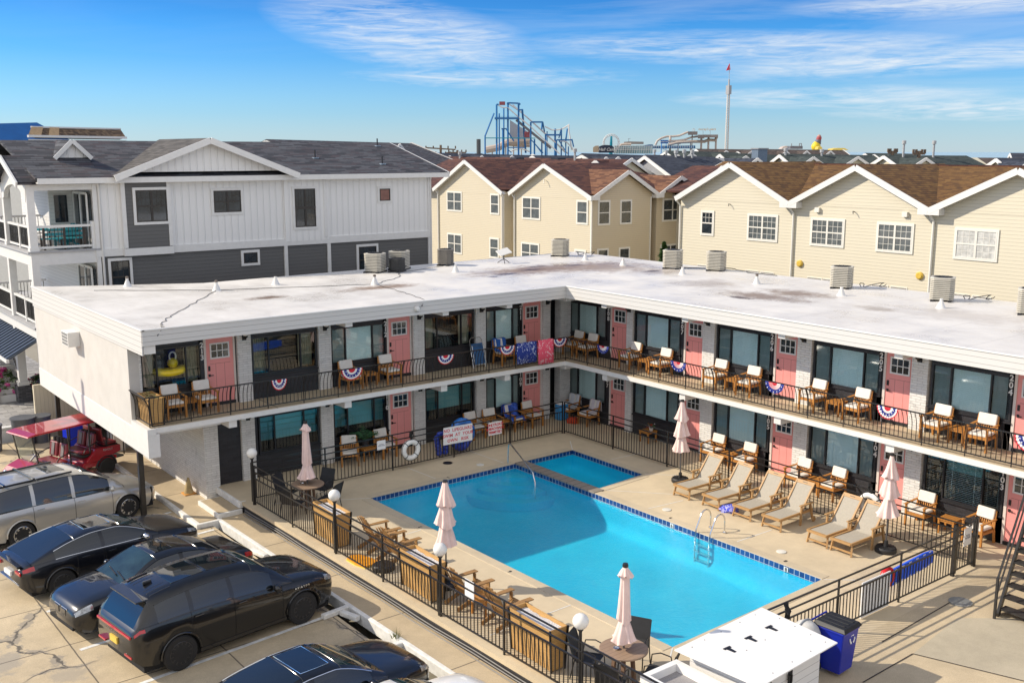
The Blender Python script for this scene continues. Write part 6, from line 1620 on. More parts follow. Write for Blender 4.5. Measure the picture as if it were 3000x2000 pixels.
def bench(x, z, fwd=1):
    mb = MB(); mb.box(x-.25,-.52,z,x+.25,.52,z+.09); mb.build('seat', SEATR, gc, bevel=.035)
    mb = MB(); mb.box(x-.27,-.54,z-.1,x+.27,.54,z-.005); mb.build('seat_base', SEATB, gc, bevel=.02)
    for y in (-.27,.27):
        mb = MB(); mb.obox((x-fwd*.27,y,z+.36),(.09,.46,.50),Matrix.Rotation(R(-10*fwd),3,'Y')); o = mb.build('backrest', SEATR, gc, bevel=.09)
        mb = MB(); mb.obox((x-fwd*.215,y,z+.37),(.02,.16,.40),Matrix.Rotation(R(-10*fwd),3,'Y')); mb.build('seat_panel', STRIPE, o, bevel=.008)
    for s_ in (-1,1): mb = MB(); mb.tube([(x+.22,s_*.55,z+.05),(x+.1,s_*.57,z+.24),(x-fwd*.28,s_*.56,z+.34)], .018, 7); mb.build('armrest', BLACKM, gc)
bench(.38,.74); bench(-.62,.86); bench(-1.42,1.0,-1)
for k, x in enumerate((.10,-.90)):
    mb = MB()
    for y in (-.3,-.1,.12,.3): mb.tube([(x-.02,y,.9),(x-.08,y,1.5)], [.05,.075], 8)
    tag(mb.build('golf_bag', plain('dark_golf_bag', (.03,.03,.035), .7, var=.4), gc), None)
mb = MB(); mb.tube([(.78+.09*math.cos(a)*.6, -.25+.17*math.sin(a), 1.06+.17*math.cos(a)*.8) for a in [2*PI*k/18 for k in range(18)]], .016, 6, closed=True); mb.bar((.78,-.25,1.06),(1.1,-.25,.75),.04); mb.build('steering_wheel', BLACKM, gc)
for xw in (-1.18,1.28):
    for s_ in (-1,1):
        mb = MB(); mb.lathe([(.17,-.11),(.27,-.12),(.30,-.08),(.30,.08),(.27,.12),(.17,.11)], 26, (xw,s_*.56,.30), axis='y'); w_ = mb.build('wheel', RUBBER, gc)
        mb = MB(); mb.lathe([(0,-.06),(.18,-.06),(.18,.08*s_),(0,.05)], 20, (xw,s_*.56,.30), axis='y')
        for k in range(6): a = k*PI/3; mb.bar((xw,s_*.64,.30),(xw+.16*math.cos(a),s_*.655,.30+.16*math.sin(a)),.03,.02,up=(0,1,0))
        mb.build('rim', BLACKRIM, w_)
        mb = MB(); mb.tube([(xw+.36*math.cos(a),s_*.58,.31+.36*math.sin(a)) for a in [PI*k/10 for k in range(11)]], .05, 7); mb.build('fender', BLACKT, gc)
mb = MB(); mb.box(-1.95,-.45,.45,-1.6,.45,.50); mb.tube([(-2.0,-.4,.5),(-2.0,-.4,1.15),(-1.97,-.3,1.3),(-1.97,.3,1.3),(-2.0,.4,1.15),(-2.0,.4,.5)], .022, 7); mb.build('rear_footrest', BLACKM, gc)
text_obj('lettering', 'REVOLT', .10, CHROMET, gc, face_dir((-1.25,.625,.88), PI) @ Matrix.Rotation(R(-4),4,'Z'), .004)
# ------------------------------------------------------------------ neighbouring houses
BATTEN = siding('white_board_and_batten', (.82,.81,.79), .30, vertical=True, depth=.7, step=.02, line=.62)
GREYLAP = siding('grey_lap_siding', (.12,.118,.115), .15, depth=.7, line=.55)
WHITELAP = siding('white_lap_siding', (.70,.69,.67), .15, depth=.6, line=.6)
CREAM = siding('cream_lap_siding', (.60,.535,.405), .13, depth=.8, line=.62)
CREAM2 = siding('pale_cream_lap_siding', (.63,.58,.455), .15, depth=.8, line=.60)
CREAM_SHADE = siding('shaded_cream_siding', (.60,.51,.365), .13, depth=.7, line=.65)  # cream siding with shade put into its colour, for walls facing off the sun
SHC = shingle('charcoal_shingles', [(.012,.013,.019),(.032,.035,.046),(.085,.09,.105),(.055,.043,.052)], .5, .2)
SHW = shingle('weathered_shingles', [(.045,.04,.036),(.085,.078,.07),(.12,.11,.10)], .5, .2)
SHR = shingle('burgundy_shingles', [(.03,.012,.011),(.085,.03,.024),(.14,.055,.034),(.06,.022,.02)], .5, .2)
SHR2 = shingle('rust_shingles', [(.075,.03,.02),(.16,.07,.035),(.22,.105,.055)], .5, .2)
SHO = shingle('ochre_brown_shingles', [(.05,.024,.008),(.15,.072,.018),(.20,.105,.027),(.11,.05,.013)], .3, .19)
SHN = shingle('navy_shingles', [(.014,.018,.03),(.032,.04,.062),(.045,.055,.08)], .5, .3)
SHG = shingle('green_grey_shingles', [(.022,.032,.03),(.04,.055,.052),(.055,.07,.066)], .5, .3)
SHK = shingle('brown_grey_shingles', [(.04,.03,.026),(.08,.06,.052),(.11,.085,.075)], .5, .3)
SHB = shingle('brown_mansard_shingles', [(.06,.038,.022),(.16,.10,.055),(.26,.17,.09)], .22, .26)
CREAMF = plain('far_cream_siding', (.60,.55,.42), .8, var=.05); WHITEF = plain('far_white_siding', (.62,.62,.60), .8, var=.05); GREYF = plain('far_grey_siding', (.28,.29,.31), .8, var=.08)
DPANE = plain('dark_house_pane', (.025,.033,.04), .04, var=.7, scale=1.5, spec=1)
GPANE = plain('grey_blind_pane', (.10,.115,.12), .08, var=.35, scale=2.5, spec=1)
SILLW = plain('vinyl_trim', (.74,.72,.66), .5, var=.04)
BROWNF = plain('dark_bronze_frame', (.035,.028,.022), .45, var=.15)
def hwin(parent, loc, rz, w, h, n=1, trim=SILLW, frame=SILLW, pane=GPANE, tw=.07, grid=False, sash=True, name='window'):
    mb = MB(); mb.box(-tw,-.03,-tw,w+tw,.03,0); mb.box(-tw,-.03,h,w+tw,.03,h+tw); mb.box(-tw,-.03,0,0,.03,h); mb.box(w,-.03,0,w+tw,.03,h)
    o = mb.build(name, trim, parent, loc=loc, rz=rz)
    fm = MB(); f = .045; u = w/n
    for k in range(n):
        a = k*u; b_ = a+u
        fm.box(a+.002,-.036,.002,b_-.002,.028,f); fm.box(a+.002,-.036,h-f,b_-.002,.028,h-.002); fm.box(a+.002,-.036,f,a+f,.028,h-f); fm.box(b_-f,-.036,f,b_-.002,.028,h-f)
        if sash: fm.box(a+f,-.033,h/2-.03,b_-f,.025,h/2+.03)
        if grid:
            for q in (1,2): fm.box(a+f+(u-2*f)*q/3-.008,-.016,f if grid == 2 else h/2+.03,a+f+(u-2*f)*q/3+.008,.0,h-f)
            for zq in ((.75,) if grid != 2 else (.25,.75)): fm.box(a+f,-.014,h*zq-.008,b_-f,.0,h*zq+.008)
    fm.build('window_frame', frame, o)
    for k in range(n):
        mb = MB(); mb.box(k*u+.03,-.010,.03,(k+1)*u-.03,.012,h-.03); mb.build('pane', pane, o)
    return o
# ---- white house behind the left wing
wh = thing('white_house', 'white and grey three storey house with porches and charcoal roof behind the motel', 'house')
YW = 42.3
mb = MB(); mb.box(12.1,YW,6.3,27.95,52,9.1); mb.build('upper_wall', BATTEN, wh)
mb = MB(); mb.box(12.25,YW+.02,-.5,27.85,52,6.25); mb.build('lower_wall', GREYLAP, wh)
mb = MB(); mb.box(20.2,YW-.08,6.3,22.35,YW+.01,9.09); mb.build('wall_bay', BATTEN, wh)
mb = MB(); mb.box(13.18,YW-.16,6.32,15.06,YW+.01,9.09); mb.build('wall_bay', GREYLAP, wh)
mb = MB(); mb.box(12.02,YW-.072,6.12,27.98,YW+.03,6.42); mb.box(13.1,YW-.20,6.10,15.1,YW-.055,6.40); mb.build('belt_board', WHITE_TRIM, wh)
for x, z0_, z1_, d in ((12.12,-.5,9.1,.04),(27.88,-.5,9.1,.04),(13.18,6.42,9.1,.18),(15.03,6.42,9.1,.18),(20.2,-.5,6.12,.05),(22.35,-.5,6.12,.05),(22.2,6.42,9.08,.10)): mb = MB(); mb.box(x-.08,YW-d-.01,z0_,x+.08,YW+.02,z1_); mb.build('corner_board', WHITE_TRIM, wh)
mb = MB(); mb.tube([(27.95,YW-.15,9.15),(27.95,YW-.05,8.9),(27.95,YW-.05,0)], .05, 8); mb.build('downpipe', WHITE_TRIM, wh)
mb = MB(); mb.tube([(12.2,YW-.15,9.15),(12.28,YW-.06,8.85),(12.28,YW-.06,0)], .05, 8); mb.build('downpipe', WHITE_TRIM, wh)
for (x0_, x1_, z0_, z1_, n, tr_, g) in ((13.66,14.92,7.44,8.72,2,WHITE_TRIM,1),(16.98,18.2,7.70,8.62,2,WHITE,1),(20.68,21.70,6.92,8.62,2,WHITE,1),(25.1,25.68,7.96,8.53,1,WHITE,0),(12.56,13.30,4.6,5.92,1,WHITE_TRIM,1),(18.2,18.84,5.46,5.92,1,WHITE_TRIM,0),(23.9,24.85,4.6,5.86,1,WHITE_TRIM,1)):
    yo = YW-.18 if x0_ == 13.66 else (YW-.09 if x0_ == 20.68 else YW-.01)
    hwin(wh, (x0_,yo,z0_), 0, x1_-x0_, z1_-z0_, n, tr_, BROWNF, plain('pink_blind_pane', (.22,.10,.09), .1, var=.2) if x0_ == 25.1 else DPANE, .11, g, z1_-z0_ > .7)
mb = MB(); mb.box(20.68,YW-.13,7.72,21.70,YW-.085,7.84); mb.build('transom_bar', BROWNF, wh)
# main roof
ye, yr_, ze, zr2 = 41.85, 47.3, 9.27, 10.72
def slab(mb, a, b_, c, d, th=.10):
    n_ = (Vector(b_)-Vector(a)).cross(Vector(d)-Vector(a)).normalized()
    if n_.z < 0: n_ = -n_
    P_ = [Vector(p) for p in (a,b_,c,d)]; Q_ = [p-n_*th for p in P_]
    mb.add(P_+Q_, [(0,1,2,3),(7,6,5,4),(0,4,5,1),(1,5,6,2),(2,6,7,3),(3,7,4,0)])
mb = MB(); slab(mb,(9.9,ye,ze),(28.85,ye,ze),(28.85,yr_,zr2),(9.9,yr_,zr2)); slab(mb,(9.9,52.8,ze),(28.85,52.8,ze),(28.85,yr_,zr2),(9.9,yr_,zr2)); mb.build('roof', SHC, wh)
mb = MB(); mb.box(9.95,ye-.03,9.03,28.8,ye+.0,9.25); mb.box(9.95,ye,9.05,28.8,YW-.0,9.10); mb.prism([(ye,9.03),(ye,9.28),(yr_,zr2),(52.8,9.28),(52.8,9.03),(yr_,zr2-.25)], 28.75, 28.82, 'x'); mb.prism([(YW,9.08),(yr_,zr2-.22),(52,9.08)], 27.86, 27.95, 'x'); mb.build('eave_trim', WHITE_TRIM, wh)
# side pediment with its own roof
mb = MB(); ap = (16.7,10.80)
slab(mb,(12.75,41.6,9.30),(12.75,45.0,9.30),(ap[0],47.6,ap[1]),(ap[0],41.6,ap[1])); slab(mb,(20.6,41.6,9.30),(20.6,45.0,9.30),(ap[0],47.6,ap[1]),(ap[0],41.6,ap[1])); mb.build('gable_roof', SHW, wh)
mb = MB(); mb.prism([(13.2,9.44),(20.1,9.44),(ap[0],10.66)], 42.0, 42.1, 'y'); mb.build('gable_wall', BATTEN, wh)
mb = MB()
for e in (12.75, 20.65):
    a = Vector((e,41.57,9.21)); b_ = Vector((ap[0],41.57,10.70)); mb.bar(a,b_,.06,.24,up=(0,0,1))
mb.build('rake_trim', WHITE_TRIM, wh)
def gablet(x, y, z, w, h, d, mat_roof=SHC):
    mb = MB(); slab(mb,(x-w,y,z),(x-w,y+d*.1,z),(x,y+d,z+h),(x,y-.05,z+h),.06); slab(mb,(x+w,y,z),(x+w,y+d*.1,z),(x,y+d,z+h),(x,y-.05,z+h),.06); o = mb.build('dormer', mat_roof, wh)
    mb = MB()
    for s_ in (-1,1): mb.bar((x+s_*w,y-.03,z-.03),(x,y-.03,z+h-.04),.05,.16)
    mb.build('rake_trim', WHITE_TRIM, o)
    mb = MB(); mb.prism([(x-w*.85,z),(x+w*.85,z),(x,z+h*.85)], y+.15, y+.2, 'y'); mb.build('dormer_wall', BATTEN, o)
gablet(11.9,44.0,10.0,.72,.72,2.4)
for x, y in ((22.9,44.4),(25.9,43.3),(27.6,46.6)):
    zz = ze+(y-ye)/(yr_-ye)*(zr2-ze)
    mb = MB(); mb.tube([(x,y,zz),(x,y,zz+.38)], .035, 8); mb.box(x-.12,y-.12,zz-.02,x+.14,y+.12,zz+.035,1); mb.build('vent_pipe', [BLACKT, plain('blue_flashing', (.25,.33,.42), .4)], wh)
# porches on the street side
XF = 9.62
PORCHM = plain('porch_deck_grey', (.38,.38,.39), .7, var=.08)
mb = MB(); mb.box(XF,YW-.02,5.92,12.1,54,6.40); mb.box(XF,YW-.02,3.05,12.2,54,3.45); mb.build('porch_beam', WHITE_TRIM, wh)
mb = MB(); mb.box(XF-.12,YW-.1,6.402,12.2,54,6.47); mb.box(XF-.12,YW-.1,3.452,12.2,54,3.52); mb.build('porch_deck', PORCHM, wh)
mb = MB(); mb.box(XF+.05,YW-.01,8.78,12.05,YW+.15,9.08); mb.build('porch_beam', WHITE_TRIM, wh)
mb = MB(); mb.box(12.1,YW+.03,3.5,12.2,54,6.0); mb.box(12.05,YW+2.6,6.4,12.15,54,9.0); mb.build('porch_wall', WHITELAP, wh)
for y in (YW+.12, 46.3, 50.3):
    mb = MB(); mb.box(XF,y-.14,6.47,XF+.28,y+.14,9.06); mb.box(XF-.03,y-.17,6.47,XF+.31,y+.17,6.62); mb.build('porch_column', WHITE_TRIM, wh)
    mb = MB(); mb.box(XF,y-.14,3.52,XF+.28,y+.14,5.92); mb.build('porch_column', WHITE_TRIM, wh)
    mb = MB(); mb.box(XF,y-.16,.5,XF+.32,y+.16,3.05); mb.box(XF-.05,y-.21,.5,XF+.37,y+.21,.68); mb.build('porch_column', WHITE_TRIM, wh)
    mb = MB(); mb.box(XF-.12,y-.27,-.45,XF+.42,y+.27,.50); mb.build('stone_pier', brick('dark_ledger_stone', (.09,.09,.10), (.04,.04,.045), .22, .07, .008, .7, 1, .4), wh)
# arched gable over the front porch
def arch(y0, y1, z0_, z1_, zt_):
    mb = MB(); pts = [(y0,z0_)]; c = (y0+y1)/2; rx = (y1-y0)/2-.35
    for k in range(13): a = PI-PI*k/12; pts.append((c+rx*math.cos(a), z1_-.55+.55*math.sin(a)))
    pts += [(y1,z0_),(y1+.2,9.15),(c,zt_),(y0-.2,9.15)]
    mb.prism(pts, XF-.02, XF+.16, 'x'); mb.build('arch_gable', WHITE_TRIM, wh)
    mb = MB(); slab(mb,(XF-.35,y0-.35,9.12),(12.5,y0-.35,9.12),(12.5,c,zt_+.1),(XF-.35,c,zt_+.1),.12); slab(mb,(XF-.35,y1+.35,9.12),(12.5,y1+.35,9.12),(12.5,c,zt_+.1),(XF-.35,c,zt_+.1),.12); mb.build('arch_roof', SHC, wh)
    mb = MB()
    for yq in (y0-.37,y1+.37): mb.bar((XF-.36,yq,9.02),(XF-.36,c,zt_+.02),.07,.22)
    mb.build('rake_trim', WHITE_TRIM, wh)
arch(YW+.12, 46.3, 8.35, 8.98, 10.0)
arch(46.5, 50.3, 8.35, 8.98, 10.0)
def porch_rail(p, q, z):
    p = Vector((*p,0)); q = Vector((*q,0)); mb = MB()
    mb.bar(p+Vector((0,0,z+.92)),q+Vector((0,0,z+.92)),.10,.09); mb.bar(p+Vector((0,0,z+.12)),q+Vector((0,0,z+.12)),.06,.08)
    L = (q-p).length
    o = mb.build('porch_rail', WHITE_TRIM, wh)
    mb = MB(); n_ = int(L/.13)
    for k in range(1,n_): a = p.lerp(q,k/n_); mb.box(a.x-.011,a.y-.011,z+.12,a.x+.011,a.y+.011,z+.9)
    mb.build('pickets', BLACKM, o)
for z in (6.47, 3.52):
    porch_rail((XF+.28,YW+.1),(12.0,YW+.1),z); porch_rail((XF+.12,YW+.28),(XF+.12,46.15),z); porch_rail((XF+.12,46.5),(XF+.12,50.2),z)
    porch_rail((XF+.3,50.3),(12.0,50.3),z)
    mb = MB(); mb.box(11.92,YW+.0,z,12.08,YW+.2,z+1.08); mb.build('rail_post', WHITE_TRIM, wh)
    mb = MB(); mb.box(XF+.06,44.2,z,XF+.18,44.32,z+1.0); mb.build('rail_post', WHITE_TRIM, wh)
# recessed porch walls: sliding doors, shingle walls, lantern
mb = MB(); mb.box(11.0,YW+2.4,6.47,12.1,YW+2.5,8.8); mb.build('recess_wall', WHITELAP, wh)
for z in (6.47,3.52):
    mb = MB(); mb.box(11.92,YW+.35,z+.02,12.06,YW+2.2,z+2.1); o = mb.build('sliding_door', DPANE, wh)
    mb = MB()
    for y in (YW+.35,YW+1.25,YW+2.2): mb.box(11.88,y-.05,z+.02,11.93,y+.05,z+2.15)
    mb.box(11.88,YW+.4,z+2.1,11.93,YW+2.15,z+2.2); mb.build('door_frame', WHITE_TRIM, o)
mb = MB(); mb.box(11.2,YW+2.36,7.4,11.7,YW+2.4,8.5); mb.build('window', DPANE, wh)
for z in (8.4,5.5):
    mb = MB(); mb.box(11.95,YW+1.2,z-.12,12.04,YW+1.3,z+.10); mb.build('lantern', BLACKM, wh)
# metal awning roof, stairs to the yard
mb = MB(); slab(mb,(8.5,42.6,2.35),(8.5,54,2.35),(9.7,54,3.0),(9.7,42.6,3.0),.06)
for k in range(26): y = 42.7+k*.42; mb.bar((8.5,y,2.37),(9.7,y,3.02),.035,.05)
mb.build('metal_awning', plain('slate_metal', (.075,.095,.13), .4, .5, var=.12), wh)
mb = MB(); mb.box(8.45,42.5,2.22,8.56,54,2.34); mb.build('gutter', WHITE_TRIM, wh)
mb = MB()
for k in range(8): mb.box(8.7,46.5+k*.28,-.2,9.9,46.78+k*.28,.1+k*.2)
mb.build('front_steps', WHITE_TRIM, wh)
for x in (8.75,9.8): 
    mb = MB(); mb.bar((x,46.4,.95),(x,48.8,2.6),.07,.08); mb.bar((x,46.4,.35),(x,48.8,2.0),.05,.06); mb.box(x-.07,46.35,-.2,x+.07,46.49,1.1)
    for k in range(14): y = 46.5+k*.165; mb.box(x-.012,y-.012,.35+k*.113,x+.012,y+.012,.95+k*.113,1)
    mb.build('stair_rail', [WHITE_TRIM, BLACKM], wh)
# porch furniture
TEAL = plain('teal_resin', (.02,.27,.32), .5, var=.08); BRN = plain('brown_frame', (.08,.06,.05), .6)
def porch_set(z, lab):
    t = thing('porch_bench', f'brown and teal slatted bench on the {lab} porch of the white house', 'bench', (10.95,YW+.5,z))
    mb = MB(); mb.box(-.75,-.2,.40,.75,.25,.44); mb.box(-.75,-.25,.55,-.05,-.2,.66); mb.box(.05,-.25,.55,.75,-.2,.66); mb.box(-.75,-.25,.74,.75,-.2,.82); mb.build('slats', TEAL, t)
    mb = MB()
    for x in (-.75,0,.75): mb.box(x-.04,-.26,0,x+.04,-.20,.92); mb.box(x-.04,.2,0,x+.04,.26,.42)
    mb.build('frame', BRN, t)
    t = thing('porch_table', f'teal topped table on the {lab} porch of the white house', 'table', (10.3,YW+1.7,z))
    mb = MB(); mb.box(-.4,-.6,.72,.4,.6,.76); mb.build('table_top', TEAL, t); mb = MB()
    for x in (-.34,.34):
        for y in (-.5,.5): mb.box(x-.03,y-.03,0,x+.03,y+.03,.72)
    mb.build('leg_frame', BRN, t)
porch_set(6.47,'top'); porch_set(3.52,'middle')
t = AD.put((11.3,YW+1.35,6.47), R(200), 'teal adirondack chair on the top porch of the white house')
for ch in t.children:
    ch.data = ch.data.copy(); ch.data.materials.clear(); ch.data.materials.append(TEAL)
# low wall, patio, hydrangea, cardboard, bins in front of the white house
tag(sheet('patio', [(-14,41.4),(12.3,41.4),(12.3,60),(-14,60)], -.20, brick('stamped_slate_pavers', (.34,.33,.32), (.2,.19,.18), .55, .3, .012, .8, .8, .3)), kind='structure')
mb = MB(); mb.box(-14,41.2,-.6,9.0,41.42,-.02); mb.box(-14,41.17,-.02,9.02,41.45,.03); tag(mb.build('garden_wall', WHITE), 'low white rendered wall between the parking lot and the paver patio', 'wall')
mb = MB(); mb.box(9.05,41.2,-.6,11.2,41.35,1.5); tag(mb.build('vinyl_fence', siding('tan_vinyl_boards', (.66,.58,.42), .14, vertical=True, depth=.4)), 'tan vinyl fence behind the golf cart under the carport', 'fence')
def flat_box(name, label, loc, rz, w, h, lean):
    mb = MB(); mb.box(-w/2,-.05,0,w/2,.05,h); o = mb.build(name, plain('cardboard', (.34,.22,.09), .85, var=.1), loc=loc, rz=rz, bevel=.006); o.rotation_euler.x = lean; return tag(o, label, 'cardboard box')
flat_box('cardboard_box', 'large flat cardboard box leaning on the stone pier of the white house', (10.1,41.9,-.2), R(-8), .95, 1.0, R(-9))
flat_box('cardboard_box', 'crumpled cardboard box on the patio behind the cart roof', (11.0,43.0,-.2), R(35), .8, .7, R(-25))
def bush(name, label, loc, R0, H, n, mats, q=.05, blooms=0, cone=False, cat='shrub'):
    t = thing(name, label, cat, loc); mb = MB()
    for k in range(n):
        u = random.random(); a = random.uniform(0,6.28); z = H*u
        rr = R0*((1-u)**.8 if cone else math.sqrt(max(.05,1-(2*u-1)**2)))*(1+.25*math.sin(3*a+u*7))*random.uniform(.65,1.05)
        c = Vector((rr*math.cos(a), rr*math.sin(a), z)); M = Matrix.Rotation(random.uniform(0,6),3,'Z') @ Matrix.Rotation(random.uniform(-.9,.9),3,'X'); s_ = q*random.uniform(.6,1.3)
        mb.add([c+M@Vector(p)*s_ for p in ((-1,0,0),(0,-.5,.1),(1,0,0),(0,.5,.1))], [(0,1,2,3)], random.randrange(len(mats)))
    mb.build('foliage', mats, t, fix=False)
    if blooms:
        mb = MB()
        for k in range(blooms):
            a = random.uniform(0,6.28); u = random.uniform(.3,1); rr = R0*math.sqrt(max(.05,1-(2*u-1)**2))*1.02; c = Vector((rr*math.cos(a),rr*math.sin(a),H*u))
            for j in range(26):
                d = Vector((random.gauss(0,1),random.gauss(0,1),random.gauss(0,1))).normalized()*.10; M = d.to_track_quat('Z','Y').to_matrix(); p0 = c+d
                mb.add([p0+M@Vector(p)*.04 for p in ((-1,0,0),(0,-1,0),(1,0,0),(0,1,0))], [(0,1,2,3)], random.randrange(2))
        mb.build('blooms', [plain('magenta_bloom', (.60,.03,.25), .6, var=.2), plain('pink_bloom', (.70,.12,.36), .6)], t, fix=False)
    mb = MB(); mb.tube([(0,0,-.02),(.02,0,H*.5)], .03, 6); mb.build('stem', BRN, t)
    return t
GREENS = [plain('leaf_dark', (.035,.085,.02), .55), plain('leaf_mid', (.06,.13,.03), .55), plain('leaf_light', (.11,.19,.04), .55)]
bush('hydrangea', 'hydrangea bush full of magenta flower heads beside a white porch column', (9.1,47.4,-.2), .85, 1.25, 900, GREENS, .10, 34)
bush('hydrangea', 'smaller hydrangea with few magenta flowers half hidden by the motel end wall', (10.6,47.0,-.2), .55, .9, 500, GREENS, .09, 10)
bush('arborvitae', 'dark green conical bush behind the motel roof between the cream houses', (46.6,44.3,.0), .95, 4.75, 2600, GREENS[:2], .13, 0, True, 'tree')
for (x, y, r_, h_, lb) in ((7.25,39.9,.34,.98,'grey round rubbish bin with a recycling label'),(8.35,40.1,.42,1.05,'large grey round rubbish bin behind the cart windscreen'),(8.98,40.2,.36,1.0,'grey rubbish bin half hidden behind the black carport post')):
    t = thing('rubbish_bin', lb, 'bin', (x,y,-.46), 0, 'grey round bins by the garden wall')
    mb = MB(); mb.lathe([(r_*.82,0),(r_,h_),(r_*.96,h_),(r_*.85,.3),(0,.28)], 26); mb.lathe([(r_,h_-.05),(r_*1.06,h_-.04),(r_*1.06,h_+.01),(r_*.96,h_+.01)], 26); mb.build('bin_body', GREYPL, t)
    mb = MB(); mb.lathe([(0,h_-.03),(r_*.95,h_-.06)], 24); mb.build('bin_liner', plain('teal_grey_liner', (.16,.26,.29), .3, var=.5, scale=5), t)
    if x < 7.5:
        mb = MB(); mb.box(-.17,-r_-.012,.35,.17,-r_+.05,.66); o = mb.build('label_sheet', SIGNW, t); recyc(o, Matrix.Translation((0,-r_-.016,.51)) @ Matrix.Rotation(PI/2,4,'X'), .075, plain('blue_mark', (.03,.12,.3), .5))
t = thing('blue_tub', 'bright blue plastic tub with white lid beside the golf cart', 'tub', (9.85,39.0,-.46), .25)
mb = MB(); mb.box(-.45,-.3,0,.45,.3,1.0); mb.build('tub_body', plain('bright_blue_plastic', (.005,.03,.62), .35), t, bevel=.04); mb = MB(); mb.box(-.47,-.32,1.0,.47,.32,1.05); mb.build('lid', SIGNW, t, bevel=.02)
t = thing('fan_unit', 'white and grey boxed equipment under the carport by the brick wall', 'equipment', (10.75,37.0,-.34))
mb = MB(); mb.box(-.2,-.35,0,.2,.35,.95); mb.build('cabinet', WHITE_TRIM, t, bevel=.02); mb = MB(); mb.box(-.23,-.3,.1,-.2,.3,.85); mb.build('grille', GREYPL, t); mb = MB(); mb.tube([(-.45,-.3,0),(-.45,-.3,1.2),(-.45,-.1,1.28),(-.45,.1,1.2),(-.45,.1,0)], .02, 7); mb.build('trolley_frame', BLACKM, t)
# utility pole out of view whose shadow falls on the end wall
t = thing('utility_pole', 'wooden utility pole with transformer by the street', 'utility pole', (2.0,41.7,-.5))
PW = plain('pole_wood', (.16,.11,.075), .9, var=.3)
mb = MB(); mb.tube([(0,0,0),(0,0,9.75)], [.17,.11], 12); mb.build('pole', PW, t)
mb = MB(); mb.bar((-.9,-.3,8.3),(.9,.3,8.3),.1,.12); mb.build('crossarm', PW, t)
mb = MB(); mb.lathe([(0,0),(.25,0),(.28,.1),(.28,.85),(.2,.95),(0,.95)], 18, (.42,.1,6.7)); mb.build('transformer', plain('transformer_grey', (.3,.31,.32), .5), t)

# ---- pale cream house with ochre roof behind the right wing
XC = 42.0
cr = thing('cream_house', 'pale cream house with ochre brown roof and three wide gables behind the motel', 'house')
mb = MB(); mb.box(XC,9,-.5,54,38.75,7.75); mb.build('wall', CREAM2, cr)
gy_ = [(35.1,9.72,31.35,38.8),(27.72,9.66,24.0,31.35),(20.28,9.62,16.5,24.0),(12.9,9.6,9.1,16.5)]
zv = 7.86
for (yc, za, ya_, yb_) in gy_:
    mb = MB(); mb.prism([(ya_+.02,7.7),(yb_-.02,7.7),(yb_-.02,zv-.12),(yc,za-.18),(ya_+.02,zv-.12)], XC-.012, XC+.15, 'x'); mb.build('gable_wall', CREAM2, cr)
    mb = MB(); slab(mb,(XC-.42,ya_-.0,zv),(49.2,ya_,zv),(49.2,yc,za),(XC-.42,yc,za),.09); slab(mb,(XC-.42,yb_,zv),(49.2,yb_,zv),(49.2,yc,za),(XC-.42,yc,za),.09); mb.build('gable_roof', SHO, cr)
    mb = MB()
    for yq in (ya_,yb_): mb.bar((XC-.44,yq,zv-.13),(XC-.44,yc,za-.13),.05,.26); mb.bar((XC-.2,yq,zv-.16),(XC-.2,yc,za-.16),.40,.03)
    mb.box(XC-.46,ya_-.5,zv-.30,XC-.0,ya_+.5,zv-.02)
    mb.build('rake_trim', WHITE_TRIM, cr)
mb = MB(); slab(mb,(XC+.1,9,zv-.02),(XC+.1,38.9,zv-.02),(48.4,38.9,9.57),(48.4,9,9.57),.12); slab(mb,(54.6,9,zv-.02),(54.6,38.9,zv-.02),(48.4,38.9,9.57),(48.4,9,9.57),.12); mb.build('roof', SHO, cr)
mb = MB(); mb.box(48.3,9,9.55,48.5,38.9,9.62); mb.build('ridge_cap', SHR, cr)
for (y0_, y1_, z0_, z1_, n, g, pn) in ((37.2,36.42,5.92,7.10,1,1,DPANE),(34.05,32.28,5.86,7.08,2,2,GPANE),(30.2,28.45,5.86,7.06,2,2,GPANE),(26.62,24.92,5.84,7.04,2,2,GPANE),(22.88,21.1,5.80,7.0,2,2,plain('bright_shutter_pane',(.5,.5,.48),.3,var=.3,scale=5)),(19.0,17.3,5.8,7.0,2,2,GPANE)):
    hwin(cr, (XC-.015,y0_,z0_), R(-90), y0_-y1_, z1_-z0_, n, SILLW, SILLW, pn, .075, g)
for y in (37.0,33.7,32.75,29.9,29.0,26.35,25.4,22.5,21.55,18.2):
    mb = MB(); mb.box(XC-.03,y-.42,4.08,XC+.01,y+.42,4.26); o = mb.build('wall_vent', SILLW, cr)
    mb = MB()
    for k in range(14): mb.box(XC-.034,y-.38+k*.056,4.11,XC-.03,y-.345+k*.056,4.23)
    mb.build('vent_grille', plain('vent_dark', (.12,.11,.10), .7), o)
for y in (30.78,24.42):
    mb = MB(); mb.lathe([(0,-.12),(.12,-.12),(.17,-.08),(.17,.02),(0,.02)], 16, (XC,y,4.86), axis='x'); mb.build('yellow_vent_hood', plain('yellow_hood', (.62,.42,.06), .5), cr)
for y in (31.26,23.92):
    mb = MB(); mb.tube([(XC-.3,y+.1,zv-.3),(XC-.08,y,zv-.6),(XC-.07,y,0)], .055, 8); mb.build('downpipe', SILLW, cr)
mb = MB(); mb.tube([(XC-.4,38.75,zv-.2),(XC-.08,38.72,zv-.5),(XC-.07,38.72,0)], .05, 8); mb.build('downpipe', SILLW, cr)
for y, z in ((35.3,7.55),(27.9,7.5)):
    mb = MB(); mb.tube([(XC,y,z),(XC-.16,y,z+.03),(XC-.2,y-.05,z-.08)], .022, 6); mb.build('flag_bracket', BLACKM, cr)
